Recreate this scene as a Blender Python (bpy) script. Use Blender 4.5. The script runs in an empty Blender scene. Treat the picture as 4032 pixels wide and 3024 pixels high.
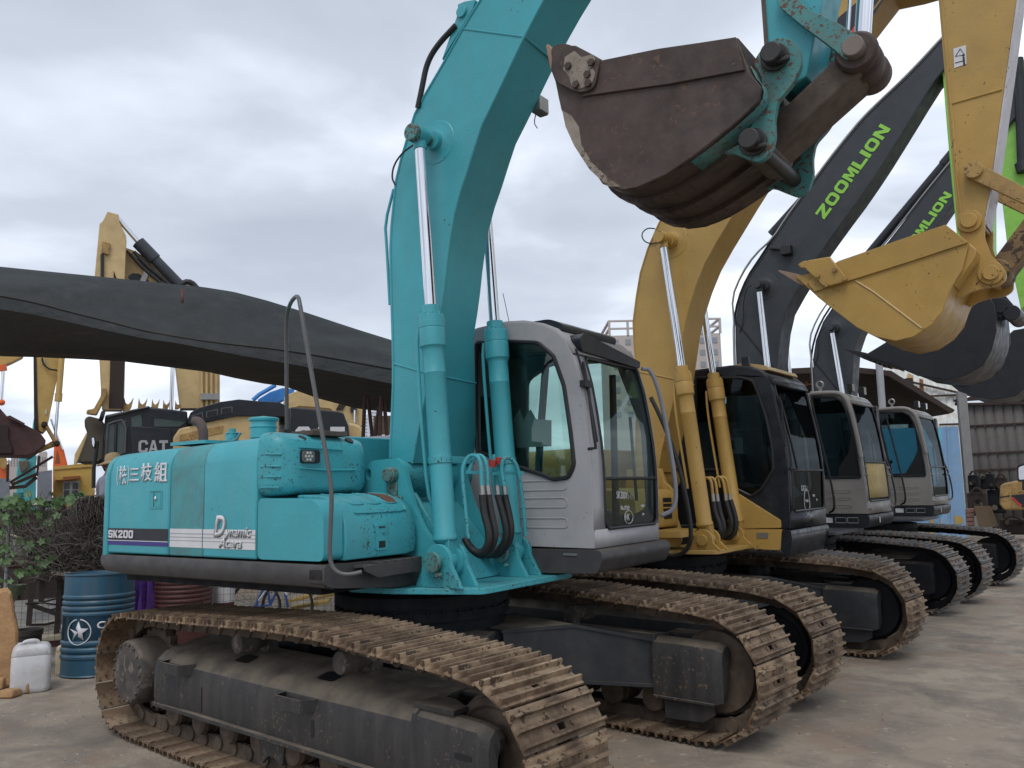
import bpy, bmesh, math, random
from mathutils import Vector as V, Matrix as M
from mathutils.geometry import tessellate_polygon
random.seed(7)
R=math.radians; PI=math.pi
S=bpy.context.scene
# ---------------------------------------------------------------- camera
FL=3305.; YAW,PIT,ROL=R(40.86),R(6.98),R(-1.36); CAM=V((4.886,-4.538,1.826))
_fh=V((-math.sin(YAW),math.cos(YAW),0)); _r=V((math.cos(YAW),math.sin(YAW),0)); _u=V((0,0,1))
CF=_fh*math.cos(PIT)+_u*math.sin(PIT); _U=-_fh*math.sin(PIT)+_u*math.cos(PIT)
CR=_r*math.cos(ROL)+_U*math.sin(ROL); CU=-_r*math.sin(ROL)+_U*math.cos(ROL)
cd=bpy.data.cameras.new('camera'); cam=bpy.data.objects.new('camera',cd); S.collection.objects.link(cam)
cd.sensor_width=36; cd.lens=36*FL/4032; cd.clip_start=.05; cd.clip_end=3000
m=M((CR,CU,-CF)).transposed().to_4x4(); m.translation=CAM; cam.matrix_world=m; S.camera=cam
# ---------------------------------------------------------------- world and sun
W=bpy.data.worlds.new('World'); S.world=W; W.use_nodes=True; nt=W.node_tree; nt.nodes.clear()
def N(nt,t,**k):
    n=nt.nodes.new(t)
    for a,b in k.items():
        if a.startswith('i_'): 
            n.inputs[a[2:].replace('_',' ')].default_value=b
        else: setattr(n,a,b)
    return n
out=N(nt,'ShaderNodeOutputWorld'); bg=N(nt,'ShaderNodeBackground'); bg.inputs[1].default_value=.1
SUN_EL,SUN_AZ=R(58),R(150)
sky=N(nt,'ShaderNodeTexSky',sky_type='NISHITA',sun_disc=False,sun_elevation=SUN_EL,sun_rotation=SUN_AZ,dust_density=3.0)
tc=N(nt,'ShaderNodeTexCoord'); sep=N(nt,'ShaderNodeSeparateXYZ'); nt.links.new(tc.outputs['Generated'],sep.inputs[0])
# clouds live on a flat deck overhead: direction / (height + .12)
add=N(nt,'ShaderNodeMath',operation='ADD'); add.inputs[1].default_value=.16; nt.links.new(sep.outputs[2],add.inputs[0])
mx=N(nt,'ShaderNodeMath',operation='MAXIMUM'); mx.inputs[1].default_value=.06; nt.links.new(add.outputs[0],mx.inputs[0])
dv=N(nt,'ShaderNodeVectorMath',operation='DIVIDE'); cb=N(nt,'ShaderNodeCombineXYZ')
for i in range(3): nt.links.new(mx.outputs[0],cb.inputs[i])
nt.links.new(tc.outputs['Generated'],dv.inputs[0]); nt.links.new(cb.outputs[0],dv.inputs[1])
n1=N(nt,'ShaderNodeTexNoise'); n1.inputs['Scale'].default_value=1.05; n1.inputs['Detail'].default_value=8; n1.inputs['Roughness'].default_value=.5; n1.inputs['Distortion'].default_value=.35
nt.links.new(dv.outputs[0],n1.inputs[0])
cr=N(nt,'ShaderNodeValToRGB'); e=cr.color_ramp.elements
e[0].position=.34; e[0].color=(4.15,4.55,5.3,1); e[1].position=.70; e[1].color=(10.2,10.5,11.2,1)
k=cr.color_ramp.elements.new(.48); k.color=(5.05,5.5,6.3,1); k=cr.color_ramp.elements.new(.58); k.color=(6.85,7.35,8.3,1)
nt.links.new(n1.outputs[0],cr.inputs[0])
# brighter band near the horizon
hr=N(nt,'ShaderNodeMapRange'); hr.inputs[1].default_value=0; hr.inputs[2].default_value=.30; hr.inputs[3].default_value=1.22; hr.inputs[4].default_value=.93
nt.links.new(sep.outputs[2],hr.inputs[0])
ms=N(nt,'ShaderNodeVectorMath',operation='SCALE'); nt.links.new(cr.outputs[0],ms.inputs[0]); nt.links.new(hr.outputs[0],ms.inputs['Scale'])
mixs=N(nt,'ShaderNodeMix',data_type='RGBA'); mixs.inputs[0].default_value=.9
nt.links.new(sky.outputs[0],mixs.inputs[6]); nt.links.new(ms.outputs[0],mixs.inputs[7])
nt.links.new(mixs.outputs[2],bg.inputs[0]); nt.links.new(bg.outputs[0],out.inputs[0])
sd=bpy.data.lights.new('sun','SUN'); sd.energy=.9; sd.angle=R(25); sd.color=(1,.96,.9)
so=bpy.data.objects.new('sun',sd); S.collection.objects.link(so)
_az=SUN_AZ; sdir=V((math.sin(_az)*math.cos(SUN_EL),math.cos(_az)*math.cos(SUN_EL),math.sin(SUN_EL)))
so.rotation_euler=sdir.to_track_quat('Z','Y').to_euler()
S.view_settings.view_transform='Standard'; S.view_settings.look='None'; S.view_settings.exposure=.5; S.view_settings.gamma=1
S.cycles.max_bounces=6; S.cycles.transparent_max_bounces=12
# ---------------------------------------------------------------- rays through the photograph, met with real planes of the place
def ray(px,py): return CF+CR*((px-2016)/FL)-CU*((py-1512)/FL)
class Fr:
    """frame of a machine's house: origin o on the ground, turned by sl degrees"""
    def __init__(s,o,sl):
        s.o=V((o[0],o[1],0)); s.a=R(sl); s.X=V((math.cos(s.a),math.sin(s.a),0)); s.Y=V((-math.sin(s.a),math.cos(s.a),0))
        s.loc=M.Rotation(s.a,4,'Z')          # house -> machine root
    def y(s,px,py,y):                         # pixel -> (x,z) on plane y
        d=ray(px,py); t=(y-(CAM-s.o).dot(s.Y))/d.dot(s.Y); P=CAM+d*t
        return ((P-s.o).dot(s.X),P.z)
    def x(s,px,py,x):                         # pixel -> (y,z) on plane x
        d=ray(px,py); t=(x-(CAM-s.o).dot(s.X))/d.dot(s.X); P=CAM+d*t
        return ((P-s.o).dot(s.Y),P.z)
    def ys(s,pts,y): return [s.y(a,b,y) for a,b in pts]
    def xs(s,pts,x): return [s.x(a,b,x) for a,b in pts]
def gz(px,py,z=0):
    d=ray(px,py); return CAM+d*((z-CAM.z)/d.z)
def gd(px,py,D): return CAM+ray(px,py)*D      # depth D along the view axis
# ---------------------------------------------------------------- materials
MT={}
def newmat(n):
    m=bpy.data.materials.new(n); m.use_nodes=True; nt=m.node_tree; b=nt.nodes['Principled BSDF']; return m,nt,b
def noise(nt,scale,detail=4,rough=.55,vec=None,dist=0):
    n=N(nt,'ShaderNodeTexNoise'); n.inputs['Scale'].default_value=scale; n.inputs['Detail'].default_value=detail; n.inputs['Roughness'].default_value=rough; n.inputs['Distortion'].default_value=dist
    if vec: nt.links.new(vec,n.inputs[0])
    return n
def ramp(nt,src,*stops):
    c=N(nt,'ShaderNodeValToRGB'); e=c.color_ramp.elements
    while len(e)<len(stops): e.new(.5)
    for i,(p,col) in enumerate(stops):
        e[i].position=p; e[i].color=(col,col,col,1) if not hasattr(col,'__len__') else tuple(col)+(1,)
    nt.links.new(src,c.inputs[0]); return c
def mix(nt,f,a,b):
    x=N(nt,'ShaderNodeMix',data_type='RGBA')
    for s,i in ((f,0),(a,6),(b,7)):
        if hasattr(s,'is_linked') or hasattr(s,'links'): nt.links.new(s,x.inputs[i])
        elif i==0: x.inputs[0].default_value=s
        else: x.inputs[i].default_value=tuple(s)+(1,)
    return x.outputs[2]
def paint(name,col,chip=.3,chipcol=(.05,.025,.015),dirt=.25,rough=.42,dirtcol=(.16,.13,.10),dust=.35,streak=False,metal=0,chipscale=38,var=.12,spec=.5,blot=0,blotcol=(.09,.045,.03),rnd=0):
    """painted or bare metal: hue variation, grime, dust on upward faces, chips down to rust"""
    m,nt,b=newmat(name); tc=N(nt,'ShaderNodeTexCoord'); co=tc.outputs['Object']
    a=noise(nt,1.7,5,.6,co); dk=[c*(1-var) for c in col]; lt=[min(1,c*(1+var)) for c in col]
    r0=ramp(nt,a.outputs[0],(.3,dk),(.7,lt)); c=r0.outputs[0]
    mp=N(nt,'ShaderNodeMapping'); nt.links.new(co,mp.inputs[0])
    if streak: mp.inputs['Scale'].default_value=(9,9,.9)
    else: mp.inputs['Scale'].default_value=(3.2,3.2,3.2)
    d=noise(nt,1.5,8,.68,mp.outputs[0]); rd=ramp(nt,d.outputs[0],(.44,0),(.74,dirt*1.5)); c=mix(nt,rd.outputs[0],c,dirtcol)
    if dust>0:
        g=N(nt,'ShaderNodeNewGeometry'); sp=N(nt,'ShaderNodeSeparateXYZ'); nt.links.new(g.outputs['Normal'],sp.inputs[0])
        r2=ramp(nt,sp.outputs[2],(.35,0),(.95,dust)); nn=noise(nt,5,5,.6,co); r3=ramp(nt,nn.outputs[0],(.3,.25),(.65,1))
        mm=N(nt,'ShaderNodeMath',operation='MULTIPLY'); nt.links.new(r2.outputs[0],mm.inputs[0]); nt.links.new(r3.outputs[0],mm.inputs[1])
        c=mix(nt,mm.outputs[0],c,(.20,.165,.125))
    if blot>0:
        q=noise(nt,2.3,6,.6,co); rq=ramp(nt,q.outputs[0],(.72-blot*.3,0),(.75-blot*.3,1)); c=mix(nt,rq.outputs[0],c,blotcol)
    rr=noise(nt,9,3,.5,co); rg=ramp(nt,rr.outputs[0],(.3,max(.05,rough-.08)),(.75,min(1,rough+.16)))
    nt.links.new(rg.outputs[0],b.inputs['Roughness'])
    if chip>0:
        v=noise(nt,chipscale,3,.6,co,.4); v2=noise(nt,2.6,3,.6,co); ma=N(nt,'ShaderNodeMath',operation='MULTIPLY_ADD'); nt.links.new(v2.outputs[0],ma.inputs[0]); ma.inputs[1].default_value=.45; nt.links.new(v.outputs[0],ma.inputs[2])
        t=.99-.07*chip; rc=ramp(nt,ma.outputs[0],(t,0),(t+.012,1)); c=mix(nt,rc.outputs[0],c,chipcol)
    if rnd:
        oi=N(nt,'ShaderNodeObjectInfo'); mr=N(nt,'ShaderNodeMapRange'); mr.inputs[3].default_value=1-rnd; mr.inputs[4].default_value=1+rnd; nt.links.new(oi.outputs['Random'],mr.inputs[0])
        sc_=N(nt,'ShaderNodeVectorMath',operation='SCALE'); nt.links.new(c,sc_.inputs[0]); nt.links.new(mr.outputs[0],sc_.inputs['Scale']); c=sc_.outputs[0]
    nt.links.new(c,b.inputs['Base Color']); b.inputs['Metallic'].default_value=metal; b.inputs['Specular IOR Level'].default_value=spec
    bp=N(nt,'ShaderNodeBump'); bp.inputs['Strength'].default_value=.16; bp.inputs['Distance'].default_value=.01
    nb=noise(nt,30,4,.6,co); nt.links.new(nb.outputs[0],bp.inputs['Height']); nt.links.new(bp.outputs[0],b.inputs['Normal'])
    MT[name]=m; return m
def plain(name,col,rough=.6,metal=0,emit=None,spec=.5,bump=0,var=.1):
    m,nt,b=newmat(name); tc=N(nt,'ShaderNodeTexCoord')
    a=noise(nt,6,4,.6,tc.outputs['Object']); r=ramp(nt,a.outputs[0],(.3,[c*(1-var) for c in col]),(.7,[min(1,c*(1+var)) for c in col]))
    nt.links.new(r.outputs[0],b.inputs['Base Color']); b.inputs['Roughness'].default_value=rough; b.inputs['Metallic'].default_value=metal; b.inputs['Specular IOR Level'].default_value=spec
    if bump:
        bp=N(nt,'ShaderNodeBump'); bp.inputs['Strength'].default_value=bump; bp.inputs['Distance'].default_value=.02; nb=noise(nt,14,6,.65,tc.outputs['Object']); nt.links.new(nb.outputs[0],bp.inputs['Height']); nt.links.new(bp.outputs[0],b.inputs['Normal'])
    MT[name]=m; return m
def glass(name,tint,refl=.12,clear=.75):
    m,nt,b=newmat(name); nt.nodes.remove(b); o=nt.nodes['Material Output']
    t=N(nt,'ShaderNodeBsdfTransparent'); t.inputs[0].default_value=tuple(c*clear for c in tint)+(1,)
    g=N(nt,'ShaderNodeBsdfGlossy'); g.inputs['Roughness'].default_value=.02; g.inputs[0].default_value=(.50,.55,.56,1)
    g.inputs[0].default_value=(.5,.55,.56,1) if clear>.9 else (.22,.25,.26,1); f=N(nt,'ShaderNodeFresnel'); f.inputs[0].default_value=1.5; mm=N(nt,'ShaderNodeMath',operation='ADD'); mm.inputs[1].default_value=refl; nt.links.new(f.outputs[0],mm.inputs[0])
    x=N(nt,'ShaderNodeMixShader'); nt.links.new(mm.outputs[0],x.inputs[0]); nt.links.new(t.outputs[0],x.inputs[1]); nt.links.new(g.outputs[0],x.inputs[2]); nt.links.new(x.outputs[0],o.inputs[0])
    MT[name]=m; return m
TEAL=(.044,.330,.385)
paint('teal',TEAL,chip=.5,dirt=.22,rough=.40,dust=.06,dirtcol=(.085,.27,.29),var=.10,streak=True)
paint('teal_worn',TEAL,chip=2.0,dirt=.22,rough=.45,chipscale=60,dust=.15,chipcol=(.045,.03,.025),dirtcol=(.08,.20,.20),var=.1)
paint('teal_rust',(.055,.23,.23),chip=2.7,dirt=.7,rough=.6,chipscale=40,chipcol=(.10,.045,.03),dirtcol=(.11,.11,.085))
paint('yellow',(.42,.26,.066),chip=.9,dirt=.2,rough=.4,dust=.1,dirtcol=(.25,.17,.07))
paint('yellow_worn',(.40,.25,.08),chip=2.2,dirt=.6,rough=.6,dirtcol=(.16,.10,.05),chipcol=(.07,.04,.025))
paint('yellow_far',(.50,.33,.10),chip=.3,dirt=.3,rough=.5,dirtcol=(.3,.2,.08))
paint('cream_yellow',(.55,.40,.19),chip=.4,dirt=.35,rough=.5,dirtcol=(.3,.22,.1))
paint('graphite',(.040,.047,.056),chip=.2,dirt=.15,spec=.35,rough=.5,dust=.1,dirtcol=(.09,.09,.09))
paint('graphite_dark',(.016,.019,.025),chip=.2,dirt=.12,spec=.4,rough=.45,dust=.1,dirtcol=(.05,.05,.05))
paint('cab_grey',(.35,.35,.365),chip=.35,dirt=.15,rough=.42,dust=.1,dirtcol=(.2,.18,.18))
paint('cab_warm_grey',(.27,.258,.245),chip=.1,dirt=.15,rough=.45,dust=.1)
paint('cab_black',(.009,.012,.018),chip=.1,dirt=.15,rough=.35,dust=.1,dirtcol=(.05,.05,.05))
paint('skirt_grey',(.042,.040,.041),chip=.2,dirt=.35,rough=.5,dust=.35,dirtcol=(.09,.085,.08))
paint('frame_dark',(.026,.025,.026),chip=1.6,dirt=.30,rough=.6,dust=.95,streak=True,dirtcol=(.085,.072,.058),chipcol=(.11,.075,.05),var=.2)
paint('under_black',(.007,.008,.011),chip=.1,dirt=.2,spec=.25,rough=.7,dust=.35,dirtcol=(.03,.03,.03))
paint('track_steel',(.105,.064,.037),chip=1.9,chipcol=(.07,.045,.03),dirt=.95,rough=.72,dust=.45,dirtcol=(.30,.215,.135),chipscale=24,var=.4,metal=.15,rnd=.28)
paint('track_dark',(.065,.045,.032),chip=.5,chipcol=(.04,.028,.022),dirt=.9,rough=.8,dust=.6,dirtcol=(.14,.105,.075),chipscale=16,var=.3)
paint('track_new',(.105,.105,.105),chip=2.4,chipcol=(.17,.10,.055),dirt=.7,rough=.6,dust=.35,dirtcol=(.2,.155,.11),chipscale=14,var=.3,metal=.2,rnd=.2)
paint('bucket_brown',(.044,.028,.023),chip=1.6,chipcol=(.10,.055,.035),dirt=.6,rough=.62,dust=.2,dirtcol=(.085,.06,.048),chipscale=26,var=.45)
paint('link_brown',(.10,.078,.062),chip=1.2,chipcol=(.05,.03,.02),dirt=.8,rough=.7,dust=.2,dirtcol=(.05,.035,.03),var=.3)
paint('hub_dark',(.048,.043,.040),chip=2.5,chipcol=(.15,.12,.10),dirt=.8,rough=.75,dust=.6,dirtcol=(.13,.105,.085),chipscale=11)
paint('pale_wear',(.26,.23,.19),chip=2,chipcol=(.10,.07,.05),dirt=.7,rough=.8,dust=0)
paint('handrail_grey',(.085,.09,.092),chip=.2,dirt=.3,rough=.4,dust=.1,dirtcol=(.12,.11,.1))
paint('rail_silver',(.23,.24,.27),chip=.2,dirt=.15,rough=.4,dust=0)
plain('chrome',(.72,.73,.76),.12,1.0,var=.03); plain('rubber',(.013,.013,.014),.55,bump=.2); plain('black',(.009,.010,.012),.5); plain('seal',(.012,.014,.017),.45)
plain('white_decal',(.62,.62,.64),.6,var=.06); plain('silver_decal',(.36,.37,.38),.5); plain('outline_grey',(.20,.24,.25),.5); plain('purple_decal',(.045,.03,.20),.5); plain('black_decal',(.018,.018,.028),.5)
plain('lime_decal',(.26,.60,.07),.5,var=.04); plain('lime',(.24,.52,.08),.45); plain('orange_decal',(.72,.25,.03),.5); plain('red_decal',(.65,.04,.04),.5)
plain('interior',(.020,.026,.030),.7); plain('interior_light',(.10,.12,.12),.8); plain('steel_fitting',(.36,.35,.33),.4,.8); plain('rust',(.13,.06,.035),.85,bump=.5)
plain('lamp_glass',(.42,.43,.40),.15,0); plain('orange',(.72,.13,.035),.5); plain('blue',(.03,.20,.55),.5)
glass('cab_glass',(.84,.95,.92),.02,.92); glass('dark_glass',(.70,.80,.82),.02,.89); glass('paper_film',(.3,.42,.4),0,.4)
# ---------------------------------------------------------------- mesh builder
class MB:
    def __init__(s,xf=None): s.v=[]; s.f=[]; s.xf=xf
    def add(s,vs,fs):
        o=len(s.v); s.v+= [V(v) for v in vs]; s.f+=[[i+o for i in f] for f in fs]; return s
    def box(s,x0,x1,y0,y1,z0,z1):
        return s.add([(x,y,z) for z in (z0,z1) for y in (y0,y1) for x in (x0,x1)],[(0,2,3,1),(4,5,7,6),(0,1,5,4),(2,6,7,3),(0,4,6,2),(1,3,7,5)])
    def hexa(s,p): return s.add(p,[(0,3,2,1),(4,5,6,7),(0,1,5,4),(1,2,6,5),(2,3,7,6),(3,0,4,7)])
    def prism(s,poly,a,b,ax='y',holes=()):
        """2-D polygon extruded from a to b; ax y: (x,z), x: (y,z), z: (x,y)"""
        def P(p,t): return {'y':(p[0],t,p[1]),'x':(t,p[0],p[1]),'z':(p[0],p[1],t)}[ax]
        loops=[list(poly)]+[list(h) for h in holes]; fl=[p for l in loops for p in l]; n=len(fl)
        tr=tessellate_polygon([[V((p[0],p[1],0)) for p in l] for l in loops])
        vs=[P(p,a) for p in fl]+[P(p,b) for p in fl]; fs=[tuple(t) for t in tr]+[tuple(i+n for i in reversed(t)) for t in tr]
        o=0
        for l in loops:
            k=len(l); fs+=[(o+i,o+(i+1)%k,o+(i+1)%k+n,o+i+n) for i in range(k)]; o+=k
        return s.add(vs,fs)
    def cyl(s,p0,p1,r,r2=None,n=24,cap=True):
        p0,p1=V(p0),V(p1); r2=r if r2 is None else r2; d=(p1-p0).normalized(); a=d.orthogonal().normalized(); b=d.cross(a)
        vs=[p+(a*math.cos(2*PI*i/n)+b*math.sin(2*PI*i/n))*q for p,q in ((p0,r),(p1,r2)) for i in range(n)]
        fs=[(i,(i+1)%n,(i+1)%n+n,i+n) for i in range(n)]
        if cap: fs+=[tuple(range(n-1,-1,-1)),tuple(range(n,2*n))]
        return s.add(vs,fs)
    def lathe(s,prof,p0,ax,n=32):
        """prof: (distance along the axis, radius)"""
        p0=V(p0); d=V(ax).normalized(); a=d.orthogonal().normalized(); b=d.cross(a); vs=[]
        for t,r in prof: vs+=[p0+d*t+(a*math.cos(2*PI*i/n)+b*math.sin(2*PI*i/n))*r for i in range(n)]
        fs=[(j*n+i,j*n+(i+1)%n,(j+1)*n+(i+1)%n,(j+1)*n+i) for j in range(len(prof)-1) for i in range(n)]
        fs+=[tuple(range(n-1,-1,-1)),tuple(range((len(prof)-1)*n,len(prof)*n))]
        return s.add(vs,fs)
    def tube(s,pts,r,n=10,smooth=0,close=False):
        pts=[V(p) for p in pts]
        for _ in range(smooth):
            q=[pts[0]]
            for i in range(len(pts)-1): q+=[pts[i]*.75+pts[i+1]*.25,pts[i]*.25+pts[i+1]*.75]
            pts=q+[pts[-1]]
        rr=r if callable(r) else (lambda t:r)
        up=None; vs=[]; k=len(pts)
        for i,p in enumerate(pts):
            d=(pts[min(i+1,k-1)]-pts[max(i-1,0)]).normalized()
            if up is None: up=d.orthogonal().normalized()
            else: up=(up-d*up.dot(d)).normalized()
            b=d.cross(up); q=rr(i/(k-1)); vs+=[p+(up*math.cos(2*PI*j/n)+b*math.sin(2*PI*j/n))*q for j in range(n)]
        fs=[(j*n+i,j*n+(i+1)%n,(j+1)*n+(i+1)%n,(j+1)*n+i) for j in range(k-1) for i in range(n)]
        fs+=[tuple(range(n-1,-1,-1)),tuple(range((k-1)*n,k*n))]
        return s.add(vs,fs)
    def loft(s,rings,cap=True):
        n=len(rings[0]); vs=[p for r in rings for p in r]
        fs=[(j*n+i,j*n+(i+1)%n,(j+1)*n+(i+1)%n,(j+1)*n+i) for j in range(len(rings)-1) for i in range(n)]
        if cap: fs+=[tuple(range(n-1,-1,-1)),tuple(range((len(rings)-1)*n,len(rings)*n))]
        return s.add(vs,fs)
    def sheet(s,rows):
        n=len(rows[0]); return s.add([p for r in rows for p in r],[(j*n+i,j*n+i+1,(j+1)*n+i+1,(j+1)*n+i) for j in range(len(rows)-1) for i in range(n-1)])
    def ball(s,c,r,n=10,sc=(1,1,1)):
        c=V(c); vs=[];k=n
        for j in range(k+1):
            t=PI*j/k
            vs+=[c+V((math.sin(t)*math.cos(2*PI*i/(2*k))*r*sc[0],math.sin(t)*math.sin(2*PI*i/(2*k))*r*sc[1],math.cos(t)*r*sc[2])) for i in range(2*k)]
        return s.add(vs,[(j*2*k+i,(j+1)*2*k+i,(j+1)*2*k+(i+1)%(2*k),j*2*k+(i+1)%(2*k)) for j in range(k) for i in range(2*k)])
    def mesh(s,name,mat,ang=35):
        me=bpy.data.meshes.new(name); vs=[s.xf@v for v in s.v] if s.xf else s.v
        me.from_pydata([tuple(v) for v in vs],[],s.f); me.validate()
        bm=bmesh.new(); bm.from_mesh(me); bmesh.ops.remove_doubles(bm,verts=bm.verts,dist=1e-5)
        bmesh.ops.recalc_face_normals(bm,faces=bm.faces); bm.to_mesh(me); bm.free()
        me.polygons.foreach_set('use_smooth',[True]*len(me.polygons)); me.set_sharp_from_angle(angle=R(ang))
        me.materials.append(MT[mat]); return me
    def build(s,name,mat,parent=None,bevel=0,seg=2,ang=35,solid=0):
        o=bpy.data.objects.new(name,s.mesh(name,mat,ang)); S.collection.objects.link(o)
        if parent: o.parent=parent
        if solid:
            q=o.modifiers.new('s','SOLIDIFY'); q.thickness=solid; q.offset=0
        if bevel:
            q=o.modifiers.new('b','BEVEL'); q.width=bevel; q.segments=seg; q.limit_method='ANGLE'; q.angle_limit=R(32); q.harden_normals=False
        return o
def rrect(x0,x1,y0,y1,r,n=4):
    p=[]
    for cx,cy,a in ((x1-r,y1-r,0),(x0+r,y1-r,90),(x0+r,y0+r,180),(x1-r,y0+r,270)):
        for i in range(n+1): t=R(a+90*i/n); p.append((cx+r*math.cos(t),cy+r*math.sin(t)))
    return p
def rpoly(pts,r,n=3):
    """polygon with rounded corners"""
    q=[]; k=len(pts)
    for i in range(k):
        a,b,c=V(pts[i-1]),V(pts[i]),V(pts[(i+1)%k]); d1,d2=(a-b),(c-b); rr=min(r,d1.length*.45,d2.length*.45); p0=b+d1.normalized()*rr; p1=b+d2.normalized()*rr
        for j in range(n+1): t=j/n; q.append(tuple(p0*(1-t)**2+b*2*t*(1-t)+p1*t*t))
    return q
def spl(pts,k=2):
    """open polyline rounded by corner cutting"""
    pts=[V(p) for p in pts]
    for _ in range(k):
        q=[pts[0]]
        for i in range(len(pts)-1): q+=[pts[i]*.75+pts[i+1]*.25,pts[i]*.25+pts[i+1]*.75]
        pts=q+[pts[-1]]
    return [tuple(p) for p in pts]
def tag(o,label=None,cat=None,group=None,kind=None):
    if label: o['label']=label
    if cat: o['category']=cat
    if group: o['group']=group
    if kind: o['kind']=kind
    return o
def thing(name,loc,label,cat,group=None):
    o=bpy.data.objects.new(name,None); S.collection.objects.link(o); o.location=loc; o.empty_display_size=.2; return tag(o,label,cat,group)
def text(name,body,mat,parent,org,xdir,zdir,height,sx=1.0,shear=0,bold=0,xf=None,thick=.002,font=None,align='LEFT',space=1.0,fit=None):
    """lettering cut from a thin film and laid on a surface; org = lower left corner, local x along xdir, up along zdir"""
    cu=bpy.data.curves.new(name,'FONT'); cu.body=body; cu.size=1; cu.shear=shear; cu.offset=bold; cu.align_x=align; cu.extrude=0; cu.space_character=space
    tmp=bpy.data.objects.new('t',cu); S.collection.objects.link(tmp); dg=bpy.context.evaluated_depsgraph_get(); me=bpy.data.meshes.new_from_object(tmp.evaluated_get(dg))
    bpy.data.objects.remove(tmp); 
    xd,zd=V(xdir).normalized(),V(zdir).normalized(); org=V(org); nrm=xd.cross(zd)
    ys=[v.co.y for v in me.vertices] or [0,1]; xs_=[v.co.x for v in me.vertices] or [0]; y0=min(ys) if min(ys)<-.05 else 0; h=max(ys)-min(ys); k=height/h; x0=min(xs_) if align=='LEFT' else 0
    if fit: sx=fit/((max(xs_)-min(xs_))*k)
    for v in me.vertices:
        p=org+xd*((v.co.x-x0)*k*sx)+zd*((v.co.y-min(ys))*k)
        v.co=xf@p if xf else p
    bm=bmesh.new(); bm.from_mesh(me); bmesh.ops.recalc_face_normals(bm,faces=bm.faces); bm.to_mesh(me); bm.free()
    me.materials.clear(); me.materials.append(MT[mat]); o=bpy.data.objects.new(name,me); S.collection.objects.link(o)
    if parent: o.parent=parent
    q=o.modifiers.new('s','SOLIDIFY'); q.thickness=thick; q.offset=0
    return o
paint('sky_pale_plate',(.50,.48,.50),chip=1.2,dirt=.3,rough=.45,dust=0,dirtcol=(.3,.26,.2))
paint('yellow_link',(.22,.14,.06),chip=3,chipcol=(.05,.03,.02),dirt=.9,rough=.7,dirtcol=(.07,.045,.03),chipscale=14)
paint('yellow_top',(.50,.36,.17),chip=.5,dirt=.3,rough=.5,dust=.1); 
plain('maroon',(.060,.026,.026),.7,bump=.4,var=.3); plain('green_glass',(.045,.065,.06),.12,var=.2); plain('glass_far',(.22,.24,.27),.4); plain('teal_far',(.06,.32,.36),.5)
plain('wall_grey2',(.20,.20,.20),.7,bump=.2); plain('shed_roof',(.022,.016,.013),.85,bump=.4,var=.35); plain('sheet_cyan',(.13,.42,.60),.6); plain('brick',(.20,.11,.085),.85,bump=.3,var=.3); plain('rust_pale',(.50,.32,.15),.8)
paint('can_white',(.58,.58,.60),chip=.8,chipcol=(.12,.07,.05),dirt=.5,rough=.45,dust=0,dirtcol=(.30,.26,.21),chipscale=12); plain('pot_dark',(.035,.030,.028),.7,bump=.3); plain('drum_maroon',(.11,.025,.03),.6); plain('blue_frame',(.03,.08,.28),.5); plain('pipe_white',(.5,.5,.5),.5); plain('rust_dark',(.040,.030,.026),.8,bump=.4); plain('pot_clay',(.16,.07,.04),.8); plain('pot_green',(.06,.09,.05),.6); plain('jar_green',(.13,.22,.20),.2); plain('plastic_grey',(.26,.25,.23),.7,bump=.2)
plain('pebble',(.22,.18,.14),.9,bump=.3,var=.5)

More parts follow.
